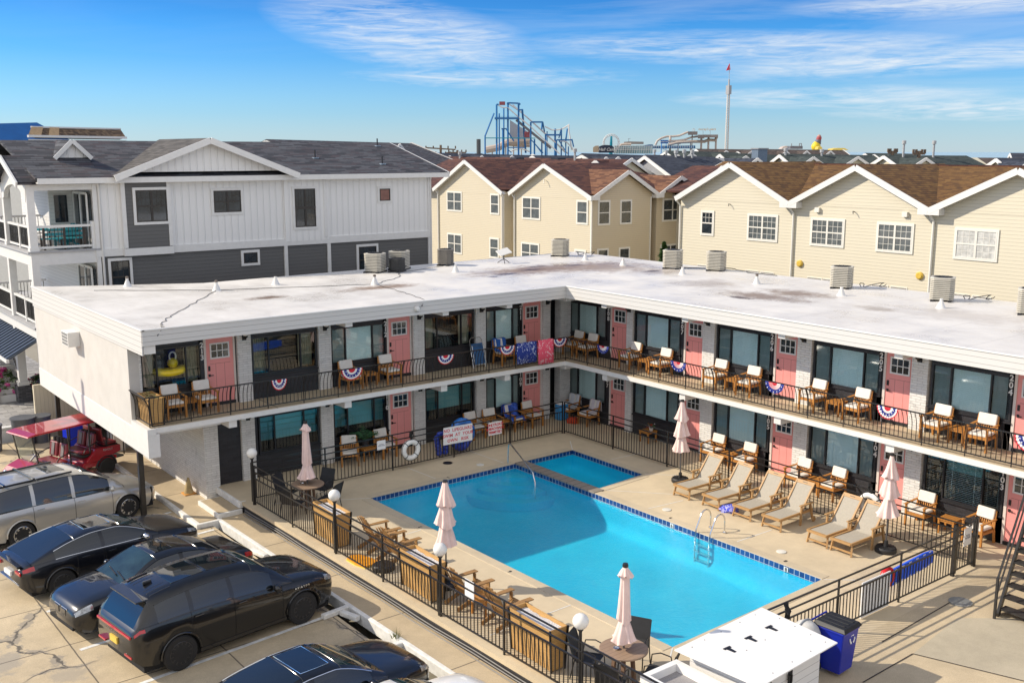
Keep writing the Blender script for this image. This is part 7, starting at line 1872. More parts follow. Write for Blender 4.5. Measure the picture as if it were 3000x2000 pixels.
for y in (29.9,25.3): mb = MB(); mb.box(XC-.14,y-.12,7.4,XC,y+.12,7.62); mb.build('wall_box', SILLW, cr)
# ---- cream house with burgundy roof
XL = 46.0
cl_ = thing('cream_house', 'cream lap sided house with burgundy shingle roof left of the ochre roofed one', 'house')
mb = MB(); mb.box(XL,58.6+1.25,-.5,60,68.42,7.35); mb.build('wall', CREAM, cl_)
mb = MB(); mb.box(XL,50.35,-.5,51.5,58.58,7.35); mb.build('wall', CREAM, cl_)
mb = MB(); mb.box(XL+1.6,58.5,-.5,60,60,7.3); mb.build('recess_wall', CREAM, cl_)
mb = MB(); mb.box(XL+1.4,68.3,-.5,60,74,7.3); mb.build('side_wing_wall', CREAM, cl_)
mb = MB(); mb.box(XL+.005,50.335,-.5,51.5,50.36,7.35); mb.build('shaded_wall', CREAM_SHADE, cl_)
mb = MB(); mb.box(51.4,51.1,-.5,60,58,7.3); mb.build('rear_wing_wall', CREAM_SHADE, cl_)
mb = MB(); mb.box(52.1,50.35,-.5,60,51.1,7.2); mb.build('rear_wing_wall', CREAM_SHADE, cl_)
def gable_x(yc, za, ya_, yb_, zv_, x, xe, roofm, wallm):
    mb = MB(); mb.prism([(ya_+.03,zv_-.35),(yb_-.03,zv_-.35),(yb_-.03,zv_-.12),(yc,za-.2),(ya_+.03,zv_-.12)], x-.012, x+.2, 'x'); mb.build('gable_wall', wallm, cl_)
    mb = MB(); slab(mb,(x-.35,ya_+.04,zv_-.1+.29*(za-zv_)/(yc-ya_+.25)),(xe,ya_+.04,zv_-.1+.29*(za-zv_)/(yc-ya_+.25)),(xe,yc,za),(x-.35,yc,za)); slab(mb,(x-.35,yb_+.25,zv_-.1),(xe,yb_+.25,zv_-.1),(xe,yc,za),(x-.35,yc,za)); mb.build('gable_roof', roofm, cl_)
    mb = MB()
    for yq in (ya_-.25,yb_+.25): mb.bar((x-.37,yq,zv_-.24),(x-.37,yc,za-.14),.06,.27); mb.bar((x-.17,yq,zv_-.27),(x-.17,yc,za-.17),.34,.03)
    mb.build('rake_trim', WHITE_TRIM, cl_)
gable_x(64.3,9.66,59.87,68.4,7.5,XL,53,SHR,CREAM); gable_x(54.9,9.46,50.35,58.58,7.5,XL,53,SHR,CREAM)
# side gable facing the motel and the small one behind it
for (xc, za, xa, xb, zv_, y, rm) in ((48.98,9.06,46.05,51.75,7.5,50.35,SHR2),(54.1,8.6,52.1,56.6,7.5,50.35,SHR2)):
    mb = MB(); mb.prism([(xa+.05,zv_-.3),(xb-.05,zv_-.3),(xb-.05,zv_-.1),(xc,za-.2),(xa+.05,zv_-.1)], y-.02, y+.2, 'y'); mb.build('gable_wall', CREAM_SHADE, cl_)
    mb = MB(); ql = max(xa-.25, XL+.05); zl_ = zv_-.1 + (ql-(xa-.25))/(xc-xa+.25)*(za-zv_+.1); slab(mb,(ql,y-.4,zl_),(ql,y+5,zl_),(xc,y+5,za),(xc,y-.4,za)); slab(mb,(xb+.25,y-.4,zv_-.1),(xb+.25,y+5,zv_-.1),(xc,y+5,za),(xc,y-.4,za)); mb.build('gable_roof', rm, cl_)
    mb = MB()
    for xq in (xa-.25,xb+.25): mb.bar((xq,y-.42,zv_-.24),(xc,y-.42,za-.14),.06,.25)
    mb.box(xa-.5,y-.44,zv_-.38,xa+.3,y,zv_-.12); mb.build('rake_trim', WHITE_TRIM, cl_)
mb = MB(); slab(mb,(XL+.45,50.9,7.4),(XL+.45,76,7.4),(52.2,76,9.60),(52.2,56.2,9.33),.12); slab(mb,(60.5,50.9,7.4),(60.5,76,7.4),(52.2,76,9.60),(52.2,56.2,9.33),.12); mb.add([(XL+.45,50.9,7.4),(60.5,50.9,7.4),(52.2,56.2,9.33)], [(0,1,2)]); mb.build('roof', SHR, cl_)
mb = MB(); slab(mb,(52.5,30,7.6),(52.5,52,7.6),(57.5,52,9.25),(57.5,30,9.25),.12); slab(mb,(62,30,7.6),(62,52,7.6),(57.5,52,9.25),(57.5,30,9.25),.12); mb.build('rear_roof', SHR, cl_)
for y in (50.37,58.56,59.9,68.4): mb = MB(); mb.box(XL-.03,y-.06,-.5,XL+.05,y+.06,7.3); mb.build('corner_board', SILLW, cl_)
mb = MB(); mb.box(51.45,50.30,-.5,51.55,50.42,7.2); mb.build('corner_board', SILLW, cl_)
for (y0_, y1_, z0_, z1_, n) in ((67.1,65.2,5.75,7.15,2),(61.4,60.45,5.75,7.12,1),(57.6,55.7,5.6,7.05,2),(51.75,50.75,5.55,7.0,1),(67.1,65.25,2.46,3.88,2),(61.5,60.5,2.5,3.88,1),(57.7,55.8,2.5,3.8,2),(51.9,50.9,2.2,3.7,1)):
    hwin(cl_, (XL-.012,y0_,z0_), R(-90), y0_-y1_, z1_-z0_, n, SILLW, SILLW, GPANE, .08)
for (x0_, x1_, z0_, z1_, n) in ((46.62,47.58,5.5,7.0,1),(48.65,49.6,5.48,6.98,1),(46.6,47.5,2.4,3.8,1),(48.6,49.5,2.4,3.78,1),(52.75,54.6,5.5,6.95,2),(52.65,54.5,2.4,3.75,2)):
    hwin(cl_, (x0_,50.33,z0_), 0, x1_-x0_, z1_-z0_, n, SILLW, SILLW, DPANE, .08)
for y in (59.95,58.5,68.35):
    mb = MB(); mb.tube([(XL-.3,y+.2,7.35),(XL-.08,y,7.0),(XL-.08,y,0)], .055, 8); mb.build('downpipe', SILLW, cl_)
for x, y, z in ((52.2,66,9.66),(52.3,61,9.65)):
    mb = MB(); mb.box(x-.5,y-.4,z,x+.3,y+.4,z+.12); mb.build('roof_box_vent', BLACKT, cl_)
mb = MB(); mb.tube([(XL-.05,55,8.3),(XL-.25,55,8.35),(XL-.3,54.9,8.1)], .03, 6); mb.build('flag_bracket', SILLW, cl_)
# ------------------------------------------------------------------ town beyond: roofs row behind row
FX, RX, UZ = None, None, None
def ray(px, py):
    p = R(10.48); yw = R(52); fh = Vector((math.cos(yw), math.sin(yw), 0)); r_ = Vector((math.sin(yw), -math.cos(yw), 0))
    F_ = fh*math.cos(p) - Vector((0,0,math.sin(p))); U_ = fh*math.sin(p) + Vector((0,0,math.cos(p)))
    return F_ + r_*((px-1500)/3000) - U_*((py-1000)/3000)
def at(px, py, D):
    d = ray(px, py); k = D/math.hypot(d.x, d.y); return Vector((0,0,CZ)) + d*k
def town_house(label, a, b_, width, drop, wallm, roofm, gablets=(), ends=True, vents=(), hip=False):
    """house under a straight ridge from a to b (world points)"""
    mid = (a+b_)/2; L = math.hypot(b_.x-a.x, b_.y-a.y); ang = math.atan2(b_.y-a.y, b_.x-a.x)
    t = thing('town_house', label, 'house', (mid.x, mid.y, -.5), ang)
    zr_ = mid.z+.5; ze_ = zr_-drop; dz = (b_.z-a.z)/2
    h = L/2; w = width/2
    mb = MB(); mb.box(-h+.3,-w+.4,0,h-.3,w-.4,ze_-.2); mb.prism([(-w+.4,ze_-.2),(w-.4,ze_-.2),(0,zr_-.25)], -h+.3, h-.3, 'x'); mb.build('wall', wallm, t)
    mb = MB(); hx_ = h*.72 if hip else h
    for s_ in (-1,1): slab(mb,(-h,s_*w,ze_-dz*0),(h,s_*w,ze_),(h if not hip else hx_,0,zr_+dz),(-h if not hip else -h,0,zr_-dz),.15)
    if hip: mb.add([(h,-w,ze_),(h,w,ze_),(hx_,0,zr_+dz)], [(0,1,2)])
    mb.build('roof', roofm, t)
    mb = MB(); mb.box(-h,-w-.06,ze_-.28,h,-w,ze_-.02); mb.box(-h,w,ze_-.28,h,w+.06,ze_-.02)
    if ends:
        for e in (-h-.05, h+.05):
            if hip and e > 0: continue
            for s_ in (-1,1): mb.bar((e,s_*(w+.1),ze_-.18),(e,0,zr_-.16),.10,.34)
    mb.build('eave_trim', WHITE_TRIM, t)
    for (u, gw, gh, gm) in gablets:
        x = -h+L*u; y0 = -w-.1; zb_ = zr_-gh-.25
        mb = MB(); yb = -w*(1-(zb_-ze_)/(zr_-ze_))-.15
        slab(mb,(x-gw,yb-.3,zb_),(x-gw,yb+.2,zb_),(x,0,zb_+gh),(x,yb-.3,zb_+gh),.1); slab(mb,(x+gw,yb-.3,zb_),(x+gw,yb+.2,zb_),(x,0,zb_+gh),(x,yb-.3,zb_+gh),.1); o = mb.build('gable', roofm, t)
        mb = MB(); mb.prism([(x-gw*.9,zb_),(x+gw*.9,zb_),(x,zb_+gh*.88)], yb-.05, yb+.1, 'y'); mb.build('gable_wall', gm, o)
        mb = MB()
        for s_ in (-1,1): mb.bar((x+s_*gw,yb-.35,zb_-.1),(x,yb-.35,zb_+gh-.08),.1,.28)
        mb.build('rake_trim', WHITE_TRIM, o)
    for (u, hh) in vents:
        x = -h+L*u; mb = MB(); mb.tube([(x,-.4,zr_-.4),(x,-.4,zr_+hh)], .12, 8); mb.lathe([(0,0),(.22,0),(.22,.35),(0,.4)], 10, (x,-.4,zr_+hh)); mb.build('roof_flue', plain('flue_grey', (.4,.41,.42), .5), t)
    return t
W_, C_, G_ = WHITEF, CREAMF, GREYF
town_house('long charcoal roofed house with a cream gable end behind the white house', at(780,408,105), at(1205,420,125), 15, 2.6, C_, SHC, ((.1,1.0,.8,W_),(.36,1.1,.9,W_),(.72,1.0,.7,W_)))
town_house('navy roofed row house below the roller coaster, farther left', at(1255,447,150), at(1560,455,165), 14, 3, W_, SHN, ((.06,1.2,.9,W_),(.35,1.2,.9,W_),(.64,1.2,.9,W_)))
town_house('navy roofed row house below the roller coaster, farther right', at(1560,455,150), at(1790,457,160), 14, 3, W_, SHN, ((.78,1.0,.9,W_),))
town_house('navy roofed house in front of the dark arched pier sign', at(1705,449,128), at(1985,458,140), 13, 2.6, W_, SHN, ((.04,1.2,1.0,W_),(.2,1.0,.7,W_),(.5,2.2,1.3,W_)), vents=((.72,.3),(.85,.2),(.95,.2)))
town_house('navy hip roofed house with a bright ridge behind the burgundy roof', at(1890,453,112), at(2125,460,118), 13, 2.6, G_, SHN, ((.98,3.0,1.9,G_),), vents=((.35,.25),(.45,.3),(.55,.25)), hip=True)
town_house('green grey roofed house with white gable under the water slides', at(1950,441,175), at(2160,447,185), 14, 3, W_, SHG, ((.12,2.6,1.5,W_),(.6,1.6,1.2,W_)))
town_house('brown grey roofed row house at the foot of the white tower', at(2040,436,215), at(2270,439,225), 14, 3, W_, SHK, ((.25,1.6,1.2,W_),(.55,2.2,1.5,W_),(.9,1.0,.9,W_)))
town_house('brown grey roofed row house right of the tower with three white gables', at(2225,437,205), at(2470,440,215), 14, 3, W_, SHK, ((.18,1.8,1.3,W_),(.42,1.8,1.3,W_),(.7,1.8,1.3,W_)))
town_house('grey roofed house with a wide white gable and blue chimney', at(2110,447,135), at(2300,455,140), 12, 2.8, G_, SHG, ((.1,2.6,1.7,G_),))
t = thing('chimney', 'slate blue boxed chimney rising among the grey roofs', 'chimney', at(2225,452,133)-Vector((0,0,2)))
mb = MB(); mb.box(-.9,-.5,-6,.9,.5,2.6); mb.build('stack', plain('slate_blue_siding', (.13,.18,.25), .7), t); mb = MB(); mb.box(-1.0,-.6,2.6,1.0,.6,2.75); mb.build('cap', G_, t)
town_house('green grey roofed house with cream gables in the middle of the right rows', at(2285,450,120), at(2560,455,126), 13, 2.6, C_, SHG, ((.07,3.0,1.9,C_),(.56,2.8,1.6,C_)), vents=((.04,.35),(.42,.2)))
town_house('green roofed house with two tall flue pipes', at(2535,448,138), at(2690,451,142), 13, 2.8, C_, SHG, ((.02,2.6,1.6,C_),))
town_house('wide green roofed house ending in a hip near the right edge', at(2590,455,118), at(2870,456,126), 13, 2.8, C_, SHG, ((.12,2.9,1.6,C_),), vents=((.17,1.2),(.48,1.2)), hip=True)
town_house('grey shingled house with twin cream gables at the right edge', at(2850,462,140), at(3080,463,145), 13, 2.6, C_, SHK, ((.42,2.8,1.9,C_),))
town_house('navy roofed house with cream gable at the far right', at(2920,462,112), at(3120,466,116), 12, 2.6, C_, SHN, ((.02,2.4,1.7,C_),(.3,2.2,1.2,C_)))
town_house('dark roofed house with a tan gable high at the right edge', at(2960,448,170), at(3150,450,172), 12, 3, C_, SHN, ((.22,2.6,1.9,C_),))
town_house('ochre brown roofed house just behind the pale cream one', at(2120,473,78), at(2700,485,66), 11, 2.2, C_, SHO, ((.15,.8,.5,W_),(.75,.8,.5,W_)))
town_house('burgundy roofed house just behind the cream one', at(1215,457,128), at(1850,467,108), 12, 2.4, C_, SHR, ((.03,.9,.7,W_),(.30,1.0,.8,W_),(.47,1.3,1.0,W_),(.92,1.0,.7,W_)), vents=((.25,.3),(.78,.6)))
town_house('blue metal roofed building at the far left edge', at(-160,366,92), at(108,359,100), 16, 3.6, W_, plain('blue_metal_roof', (.008,.10,.30), .4, .3, var=.15, scale=.6), hip=False)
ms = thing('mansard_building', 'building with brown shingled mansard roof behind the white house', 'building')
a = at(92,372,80); b_ = at(352,378,86); a2 = at(82,399,78.5); b2 = at(370,404,84.5)
back = Vector((ray(230,445).x, ray(230,445).y, 0)).normalized()*14
mb = MB(); mb.add([a2,b2,b_,a,a2+back,b2+back,b_+back,a+back], [(0,1,2,3),(4,5,6,7),(3,2,6,7),(1,5,6,2),(0,3,7,4),(0,1,5,4)]); mb.build('mansard_roof', SHB, ms)
mb = MB(); mb.bar(a,b_,.16,.10); mb.bar(a2,b2,.16,.16); mb.build('trim', WHITE_TRIM, ms)
for (u0, u1) in ((.0,.12),(.19,.29)):
    mb = MB(); o_ = (a2-a).cross(b_-a).normalized()*-.04; o_ = o_ if o_.y < 0 else -o_
    mb.add([a2.lerp(b2,u0)+o_,a2.lerp(b2,u1)+o_,a.lerp(b_,u1)+o_,a.lerp(b_,u0)+o_], [(0,1,2,3)]); pw_ = mb.build('plywood_patch', plain('bare_plywood', (.50,.33,.17), .8, var=.2), ms); sd = pw_.modifiers.new('t','SOLIDIFY'); sd.thickness = .03
mb = MB(); q0, q1 = a2+Vector((0,0,-.2)), b2+Vector((0,0,-.2)); mb.add([(q0.x,q0.y,-.5),(q1.x,q1.y,-.5),q1,q0,(q0.x+back.x,q0.y+back.y,-.5),(q1.x+back.x,q1.y+back.y,-.5),q1+back,q0+back], [(0,1,2,3),(4,5,6,7),(1,5,6,2),(0,3,7,4)]); mb.build('wall', W_, ms)
def pole(label, px, py, D, H, arms):
    p = at(px, py, D); t = thing('utility_pole', label, 'utility pole', (p.x,p.y,-.5), R(-38))
    mb = MB(); mb.tube([(0,0,0),(0,0,p.z+.5)], .19, 8); mb.build('pole', PW, t)
    mb = MB()
    for (z, w, tl) in arms:
        mb.bar((-w,0,p.z+.5-z-tl),(w,0,p.z+.5-z+tl),.22)
        for x in (-w,-w*.5,w*.5,w): mb.box(x-.1,-.1,p.z+.5-z,x+.1,.1,p.z+.5-z+.45)
    mb.build('crossarm', PW, t)
pole('utility pole with crooked double crossarms left of the roller coaster', 1291,425,170,0,((.6,2.4,-.15),(1.5,1.6,.35)))
pole('short utility pole top peeking above the navy roof', 1340,440,170,0,((.4,1.4,0),))
pole('utility pole standing above the green roofs, farther left of two', 2615,442,128,0,((.2,.5,0),))
pole('utility pole standing above the green roofs, farther right of two', 2693,442,118,0,((.3,.6,0),))
p = at(1402,408,260); t = thing('smoke_stack', 'dark slim stack left of the roller coaster', 'stack', (p.x,p.y,-.5))
mb = MB(); mb.tube([(0,0,0),(0,0,p.z-3)], 1.0, 10); mb.tube([(0,0,p.z-3),(0,0,p.z+.5)], .55, 10); mb.build('flue', plain('dark_stack', (.07,.075,.08), .6), t)
# ------------------------------------------------------------------ amusement pier
BST = plain('coaster_blue', (.008,.13,.36), .4, var=.1, scale=.3); TST = plain('teal_steel', (.01,.28,.38), .4, var=.1, scale=.3); WST = plain('white_track', (.66,.64,.62), .5, var=.06, scale=.3); SLIDE = plain('beige_slide', (.52,.43,.36), .5, var=.15, scale=.2); GST = plain('grey_deck_steel', (.20,.205,.22), .6, var=.1, scale=.3)
D0 = 430
def q4(x, y, dd=0): return at(1400+x/7.84, 270+y/7.84, D0+dd)
def pierz(v, z=0): return Vector((v.x, v.y, z))
rc = thing('roller_coaster', 'tall blue steel roller coaster with a white lift hill above the roofs', 'roller coaster')
def fbar(mb, p, q, w, h=None, **k): mb.bar(p, q, w*.40, h*.40 if h else None, **k)
def col(x, y, dd, w=1.1, x2=None): p = q4(x,y,dd); mb = MB(); fbar(mb,(p.x,p.y,-1) if x2 is None else pierz(q4(x2,1390,dd),-1), p, w); mb.build('support_column', BST, rc)
for (x, y, dd, w) in ((165,1010,0,1.1),(430,285,0,1.3),(490,490,8,1.0),(595,370,14,1.0),(580,840,10,1.6),(690,240,0,1.3),(935,260,0,1.3),(1215,690,0,1.2),(1555,960,0,1.1),(1775,840,8,1.3),(1920,830,8,1.0),(1805,1100,0,1.0),(1300,1080,6,1.2),(1470,1090,6,1.0),(1590,900,10,.8),(2020,1090,4,.9),(2080,1250,2,.8)): col(x,y,dd,w)
mb = MB()
for (x0_,y0_,d0_,x1_,y1_,d1_,w) in ((165,1010,0,370,490,6,1.1),(1020,400,0,1100,1390,10,1.7),(430,285,0,480,290,0,1.5),(700,250,0,935,260,0,1.5),(700,245,0,690,285,0,2.6),(935,260,0,965,300,0,2.4),(935,410,0,1030,410,0,1.3),(640,830,8,830,1130,8,1.3),(540,845,8,650,845,8,1.3),(1215,690,0,1490,690,0,1.6),(1490,690,0,1530,910,4,1.2),(1480,690,2,1465,860,2,1.2),(1580,985,0,1920,985,8,1.6),(1920,830,8,1860,1060,8,1.2),(1805,1100,0,2160,1100,0,1.5),(2160,1080,0,2200,1260,0,1.3),(2055,840,0,2020,1100,0,1.1),(1220,1090,0,1500,1400,0,1.0),(1280,1150,0,1460,1390,0,.9),(1860,1110,2,2000,1330,2,1.0),(700,1330,0,770,1395,0,.9),(690,1275,4,1110,1275,4,1.0)):
    fbar(mb,q4(x0_,y0_,d0_), q4(x1_,y1_,d1_), w)
mb.build('cross_beams', BST, rc)
mb = MB(); fbar(mb,q4(165,1055,0),q4(1320,1060,0),.9); mb.build('tie_beam', TST, rc)
mb = MB(); fbar(mb,q4(385,605,0),q4(930,605,0),5,1.9)
for k in range(24): fbar(mb,q4(395+k*23,575,-2),q4(395+k*23,550,-2),.2)
mb.build('platform', BST, rc)
def track(pts, dd, gap=3.0):
    mb = MB()
    for s_ in (0,1):
        P_ = [q4(x,y,dd+s_*gap) for x,y in pts]; mb.tube(P_, .30, 6)
    for i in range(len(pts)-1):
        for k in range(6):
            u = k/6; fbar(mb,q4(pts[i][0]+(pts[i+1][0]-pts[i][0])*u,pts[i][1]+(pts[i+1][1]-pts[i][1])*u,dd), q4(pts[i][0]+(pts[i+1][0]-pts[i][0])*u,pts[i][1]+(pts[i+1][1]-pts[i][1])*u,dd+gap), .3)
    mb.build('track', WST, rc)
track([(470,300),(560,355),(690,360),(940,580),(1210,790),(1540,1110),(1880,1420)], 0)
track([(720,280),(960,440),(1230,660),(1560,960),(1830,1200),(2080,1425)], 5)
track([(800,290),(990,460),(1250,690),(1590,1000),(1810,1190),(2010,1390)], 9)
track([(1540,790),(1620,830),(1700,870),(1800,872),(1930,850),(2020,800),(2100,745)], 8); track([(2085,760),(2090,900),(2110,1000),(2130,1150),(2160,1330)], 6)
track([(1880,1125),(1960,1125),(2040,1150),(2130,1240),(2230,1370)], 3); track([(740,1375),(820,1330),(900,1310),(1000,1300),(1100,1330),(1230,1390)], 2)
mb = MB(); fbar(mb,q4(880,640,4),q4(1680,1290,4),3,2.6); mb.build('lift_catwalk', GST, rc)
mb = MB(); mb.add([q4(735,640,16),q4(1130,900,16),q4(1090,1080,16),q4(735,1080,16)], [(0,1,2,3)]); sc_ = mb.build('backdrop_screen', plain('pale_screen', (.40,.42,.46), .8, var=.03), rc); sd = sc_.modifiers.new('t','SOLIDIFY'); sd.thickness = .5
mb = MB(); mb.obox(q4(560,260,2),(2.4,1.6,1.4),Matrix.Rotation(R(-38),3,'Z')); mb.obox(q4(1130,985,2),(2.2,2,2.6),Matrix.Rotation(R(-38),3,'Z')); mb.build('coaster_train', plain('maroon_train', (.28,.06,.07), .5, var=.4, scale=.5), rc)
t = thing('water_slide', 'beige curved water slide running behind the coaster columns', 'water slide')
mb = MB(); mb.tube([q4(x,y,20) for x,y in ((180,1330),(330,1300),(480,1270),(600,1200),(720,1150),(900,1140),(1060,1130),(1220,1110))], 1.5, 8); mb.tube([q4(x,y,24) for x,y in ((600,1180),(800,1200),(950,1215),(1200,1220))], .9, 8); mb.build('flume', SLIDE, t)
mb = MB()
for x in (330,640,820,1000): p = q4(x,1200 if x > 600 else 1320,21); fbar(mb,(p.x,p.y,-1),p,.9)
mb.build('flume_legs', SLIDE, t)
# ferris wheel, arched sign, pier buildings
def q5(x, y, dd=0): return at(1700+x/5.227, 350+y/5.227, 520+dd)
fw = thing('ferris_wheel', 'pale ferris wheel with a teal support behind the arched sign', 'ferris wheel')
c = q5(475,352); rr = (q5(600,352)-c).length; ax = (q5(600,352)-c).normalized()
mb = MB(); n = 40; pts = [c + ax*rr*math.cos(2*PI*k/n) + Vector((0,0,1))*rr*math.sin(2*PI*k/n) for k in range(n)]
mb.tube(pts, .18, 5, closed=True); mb.tube([c+(p-c)*.84 for p in pts], .2, 5, closed=True)
for k in range(0,n,2): fbar(mb,pts[k], c, .12)
mb.build('wheel_rim', WST, fw)
mb = MB()
for k in range(0,n,2): mb.ball(pts[k]-Vector((0,0,.8)), .35, 8)
mb.build('gondolas', plain('pale_gondola', (.62,.60,.62), .6), fw)
mb = MB(); fbar(mb,c+Vector((0,0,3)), pierz(q5(430,420),0), 1.6); fbar(mb,c+Vector((0,0,3)), pierz(q5(492,420),0), 1.6); mb.build('support_frame', TST, fw)
def board(name, label, pts, dd, mat, thick=1.2, cat='sign', q=q5):
    back_ = Vector((ray(1800,445).x, ray(1800,445).y, 0)).normalized()*thick
    P_ = [q(x,y,dd) for x,y in pts]; n_ = len(P_); t = thing(name, label, cat)
    mb = MB(); mb.add(P_+[p+back_ for p in P_], [tuple(range(n_)), tuple(range(2*n_-1,n_-1,-1))]+[(i,(i+1)%n_,n_+(i+1)%n_,n_+i) for i in range(n_)]); mb.build('board', mat, t)
    return t
arch_pts = [(282,512),(282,430)] + [(398-116*math.cos(PI*k/12), 430-38*math.sin(PI*k/12)) for k in range(1,12)] + [(514,430),(514,512)]
sg = board('pier_sign', 'dark navy arched sign with white script on the pier', arch_pts, -60, plain('navy_sign', (.012,.022,.05), .6, var=.1, scale=.3))
def far_text(parent, txt, px, py, size_px, dd, mat, shear=0, q=q5):
    p = q(px,py,dd); sz = size_px/5.227/3000*(p-Vector((0,0,CZ))).length
    d = Vector((ray(1700+px/5.227,445).x, ray(1700+px/5.227,445).y, 0)); rz = math.atan2(d.y, d.x)-PI/2
    return text_obj('lettering', txt, sz, mat, parent, face_dir(p-d.normalized()*.3, rz), .05, shear=shear, bold=.02)
far_text(sg, 'Hall Cain', 396, 462, 62, -60, WST, .35)
board('pier_building', 'tan pier building left of the arched sign', [(195,505),(195,430),(230,405),(280,402),(280,505)], -40, plain('tan_wall', (.45,.35,.24), .8, var=.2, scale=.1), 8, 'building')
t = board('pier_building', 'teal and white glazed pier building stretching right of the arched sign', [(515,525),(515,405),(960,400),(1110,415),(1110,525)], 0, plain('teal_glass_wall', (.14,.30,.34), .5, var=.6, scale=.15), 10, 'building')
mb = MB()
for k in range(22): x = 525+k*27; fbar(mb,q5(x,405,-1),q5(x+10,520,-1),.45)
for y in (405,438,462): fbar(mb,q5(515,y,-1),q5(1105,y+6,-1),.5)
mb.build('white_lattice', WST, t)
t = board('pier_building', 'long deep blue pier building under the beige water slides', [(960,445),(960,400),(1050,385),(1110,385),(1115,405),(1760,400),(1765,445)], 20, plain('pier_blue', (.01,.10,.24), .5, var=.3, scale=.1), 12, 'building')
mb = MB()
for k in range(28): x = 975+k*28; fbar(mb,q5(x,440,18),q5(x,405,18),.25)
mb.build('mullions', WST, t)
t = board('pill_sign', 'bright blue pill shaped sign on a post by the water slides', [(1222+12*(1-math.cos(a))-12, 343+27*math.sin(a)) for a in [PI/2+PI*k/8 for k in range(9)]] + [(1350-12*(1-math.cos(a))+0, 343+27*math.sin(a)) for a in [-PI/2+PI*k/8 for k in range(9)]], -30, plain('sign_blue', (.01,.12,.40), .5))
mb = MB(); fbar(mb,q5(1245,370,-30),pierz(q5(1230,480,-30),0),.8); fbar(mb,q5(1315,370,-30),pierz(q5(1310,480,-30),0),.5)
for k in range(5): fbar(mb,q5(1235+k*6,400+k*15,-30),q5(1300-k*4,470-k*6,-30),.3)
mb.build('sign_frame', plain('sign_frame_blue', (.04,.2,.5), .5), t)
far_text(t, 'OCEAN OASIS', 1286, 343, 17, -30, WST)
sl_ = thing('water_slide', 'group of beige water slides on a tall platform left of the white tower', 'water slide')
for pts, r_ in (([(1150,395),(1180,330),(1240,290),(1330,262),(1420,262),(1520,250),(1600,215),(1650,195)],.55),([(1230,330),(1340,335),(1500,325),(1600,310),(1700,275),(1800,262)],.5),([(1360,385),(1500,350),(1700,340),(1850,338),(1900,340),(1960,315),(2060,320),(2090,270)],.8),([(1340,390),(1400,370),(1540,365)],.5)):
    mb = MB(); mb.tube([q5(x,y,30) for x,y in pts], r_, 7); mb.build('flume', SLIDE, sl_)
mb = MB()
for (x0_,y0_,x1_,y1_) in ((1650,190,1795,235),(1800,240,1900,290),(1890,238,2110,275)):
    a = q5(x0_,(y0_+y1_)/2,28); b_ = q5(x1_,(y0_+y1_)/2,28); mb.bar(a,b_,8,(y1_-y0_)/5.227/3000*550)
mb.build('platform_deck', plain('weathered_deck', (.22,.19,.18), .8, var=.3, scale=.2), sl_)
mb = MB()
for (x,y) in ((1500,345),(1715,235),(1690,330),(1855,290),(1965,275),(1380,250),(2080,275)): p = q5(x,y,30); fbar(mb,(p.x,p.y,-1),p,1.8 if y > 240 and y < 300 else 1.0)
fbar(mb,q5(1725,190,28),q5(1725,145,28),.4); fbar(mb,q5(1752,190,28),q5(1752,145,28),.4); fbar(mb,q5(1725,145,28),q5(1752,145,28),.4); fbar(mb,q5(1380,250,28),q5(1378,310,28),2.2); mb.build('platform_legs', SLIDE, sl_)
t = board('slide_platform', 'grey platform with a beige slide above the teal pier building', [(670,378),(670,345),(760,338),(970,343),(970,378),(840,378)], 25, plain('weathered_deck_grey', (.30,.26,.23), .8, var=.3, scale=.2), 8, 'platform')
mb = MB(); mb.tube([q5(600,420,24),q5(625,385,24),q5(690,378,24),q5(780,380,24)], .6, 7); mb.build('flume', SLIDE, t); mb = MB(); fbar(mb,q5(742,340,24),q5(742,295,24),.4); fbar(mb,q5(730,298,24),q5(770,294,24),.35); mb.build('mast', GST, t)
far_t = thing('rooftop_sign', 'orange lettered sign reading moreys piers high on the slide platform', 'sign')
far_text(far_t, "morey's piers", 1940, 152, 46, 28, plain('orange_letters', (.60,.28,.03), .5), .2)
mb = MB()
for x in (1880,1990): fbar(mb,q5(x,170,30),q5(x,240,30),.3)
mb.build('sign_legs', GST, far_t)
# drop tower
def q6(x, y, dd=0): return at(2050+x/4.9, 180+y/4.9, 500+dd)
tw = thing('drop_tower', 'slim white lattice drop tower with a red flag at the top', 'tower')
p0 = q6(384,1245); p1 = q6(424,410); ax = Vector((math.sin(R(52)),-math.cos(R(52)),0)); fwd = Vector((ax.y*-1, ax.x, 0))
mb = MB(); base_ = Vector((p0.x,p0.y,-1)); topz = p1.z
cs = [(-1,-1),(1,-1),(1,1),(-1,1)]
for (a, b_) in cs: fbar(mb,base_+ax*a*.7+fwd*b_*.7, Vector((p0.x,p0.y,topz))+ax*a*.5+fwd*b_*.5, .5)
nlev = 48
for k in range(nlev):
    z0_ = topz*k/nlev; z1_ = topz*(k+1)/nlev; s0 = .7-.2*k/nlev
    for i in range(4):
        a = cs[i]; b_ = cs[(i+1)%4]
        pa = Vector((p0.x,p0.y,z0_))+ax*a[0]*s0+fwd*a[1]*s0; pb = Vector((p0.x,p0.y,z1_))+ax*b_[0]*s0+fwd*b_[1]*s0
        fbar(mb,pa,pb,.3); pc = Vector((p0.x,p0.y,z0_))+ax*b_[0]*s0+fwd*b_[1]*s0; fbar(mb,pa,pc,.25)
mb.build('lattice', plain('tower_white', (.60,.57,.54), .6, var=.06), tw)
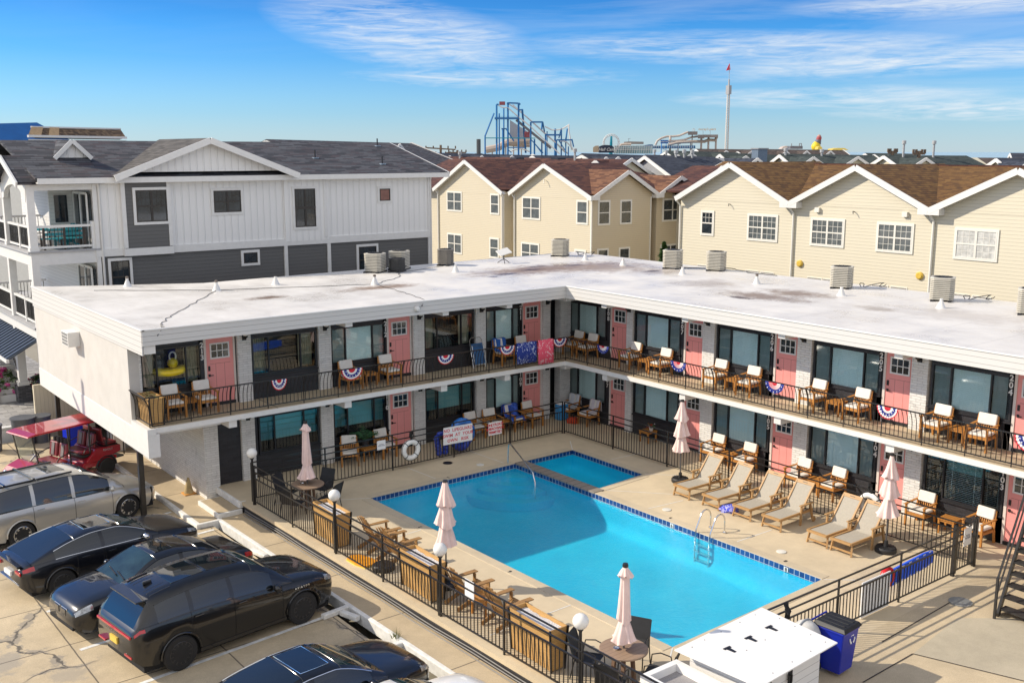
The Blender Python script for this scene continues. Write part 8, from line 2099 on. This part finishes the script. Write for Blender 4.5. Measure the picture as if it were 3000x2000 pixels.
mb = MB(); ctr = Vector((p0.x,p0.y,0)); fbar(mb,ctr+Vector((0,0,topz-2)),ctr+Vector((0,0,topz+2)),4.5,4.5); fbar(mb,ctr+Vector((0,0,topz)),ctr+Vector((0,0,q6(430,260).z)),1.3); fbar(mb,ctr+Vector((0,0,q6(430,260).z)),ctr+Vector((0,0,q6(430,70).z)),.4); mb.build('mast_top', plain('tower_grey', (.33,.34,.36), .6), tw)
zf = q6(430,90).z; mb = MB(); mb.add([ctr+Vector((0,0,zf+1.9)),ctr+ax*-1.5+Vector((0,0,zf-1.4)),ctr+ax*.5+Vector((0,0,zf-1.0)),ctr+fwd*.5+Vector((0,0,zf+1.9)),ctr+fwd*.5+ax*-1.5+Vector((0,0,zf-1.4)),ctr+fwd*.5+ax*.5+Vector((0,0,zf-1.0))], [(0,1,2),(5,4,3),(0,3,4,1),(1,4,5,2),(2,5,3,0)]); mb.build('flag', RED, tw)
# yellow ride and figure, grey ride frames
t = thing('pier_statue', 'tall painted statue with red top standing on a yellow base on the pier', 'statue')
mb = MB()
for (x,y,r_) in ((1668,1225,3.4),(1672,1200,2.8),(1680,1180,2.0)): mb.ball(q6(x,y,-60), r_*.55, 12)
mb.build('base', plain('statue_yellow', (.72,.55,.02), .5), t)
mb = MB()
for (x,y,r_) in ((1690,1165,2.0),(1700,1150,2.2),(1706,1135,1.9),(1722,1178,1.0)): mb.ball(q6(x,y,-60), r_*.55, 12)
mb.build('trousers', plain('statue_grey', (.13,.13,.17), .6), t)
mb = MB()
for (x,y,r_) in ((1708,1118,1.9),(1713,1102,1.9)): mb.ball(q6(x,y,-60), r_*.55, 12)
mb.build('shirt', plain('statue_red', (.35,.06,.07), .6), t)
mb = MB(); mb.ball(q6(1715,1080,-60), .8, 12); mb.build('head', plain('statue_skin', (.45,.24,.2), .6), t)
t = board('yellow_ride', 'yellow arched ride roof right of the statue', [(1900,1275),(1920,1255),(1990,1243),(2080,1245),(2140,1275)], -70, plain('ride_yellow', (.65,.50,.10), .6), 10, 'ride', q6)
t = board('yellow_ride', 'small yellow arched ride beside the statue base', [(1690,1265),(1705,1225),(1730,1218),(1755,1232),(1765,1265)], -70, plain('ride_yellow_dark', (.60,.45,.08), .6), 6, 'ride', q6)
t = board('pier_ride', 'grey boxed ride frame above the brown grey roofs', [(1300,1258),(1300,1215),(1478,1215),(1478,1258)], -60, plain('ride_grey', (.14,.14,.16), .7, var=.3, scale=.2), 8, 'ride', q6)
mb = MB()
for x in (1318,1430,1460): fbar(mb,q6(x,1218,-60),q6(x,1180,-60),.6)
fbar(mb,q6(1430,1180,-60),q6(1462,1180,-60),.6); mb.build('gantry', GST, t)
t = board('ride_dome', 'pale rounded ride roof left of the grey ride frame', [(1170,1258),(1200,1228),(1240,1214),(1300,1216),(1300,1258)], -50, SLIDE, 8, 'ride', q6)
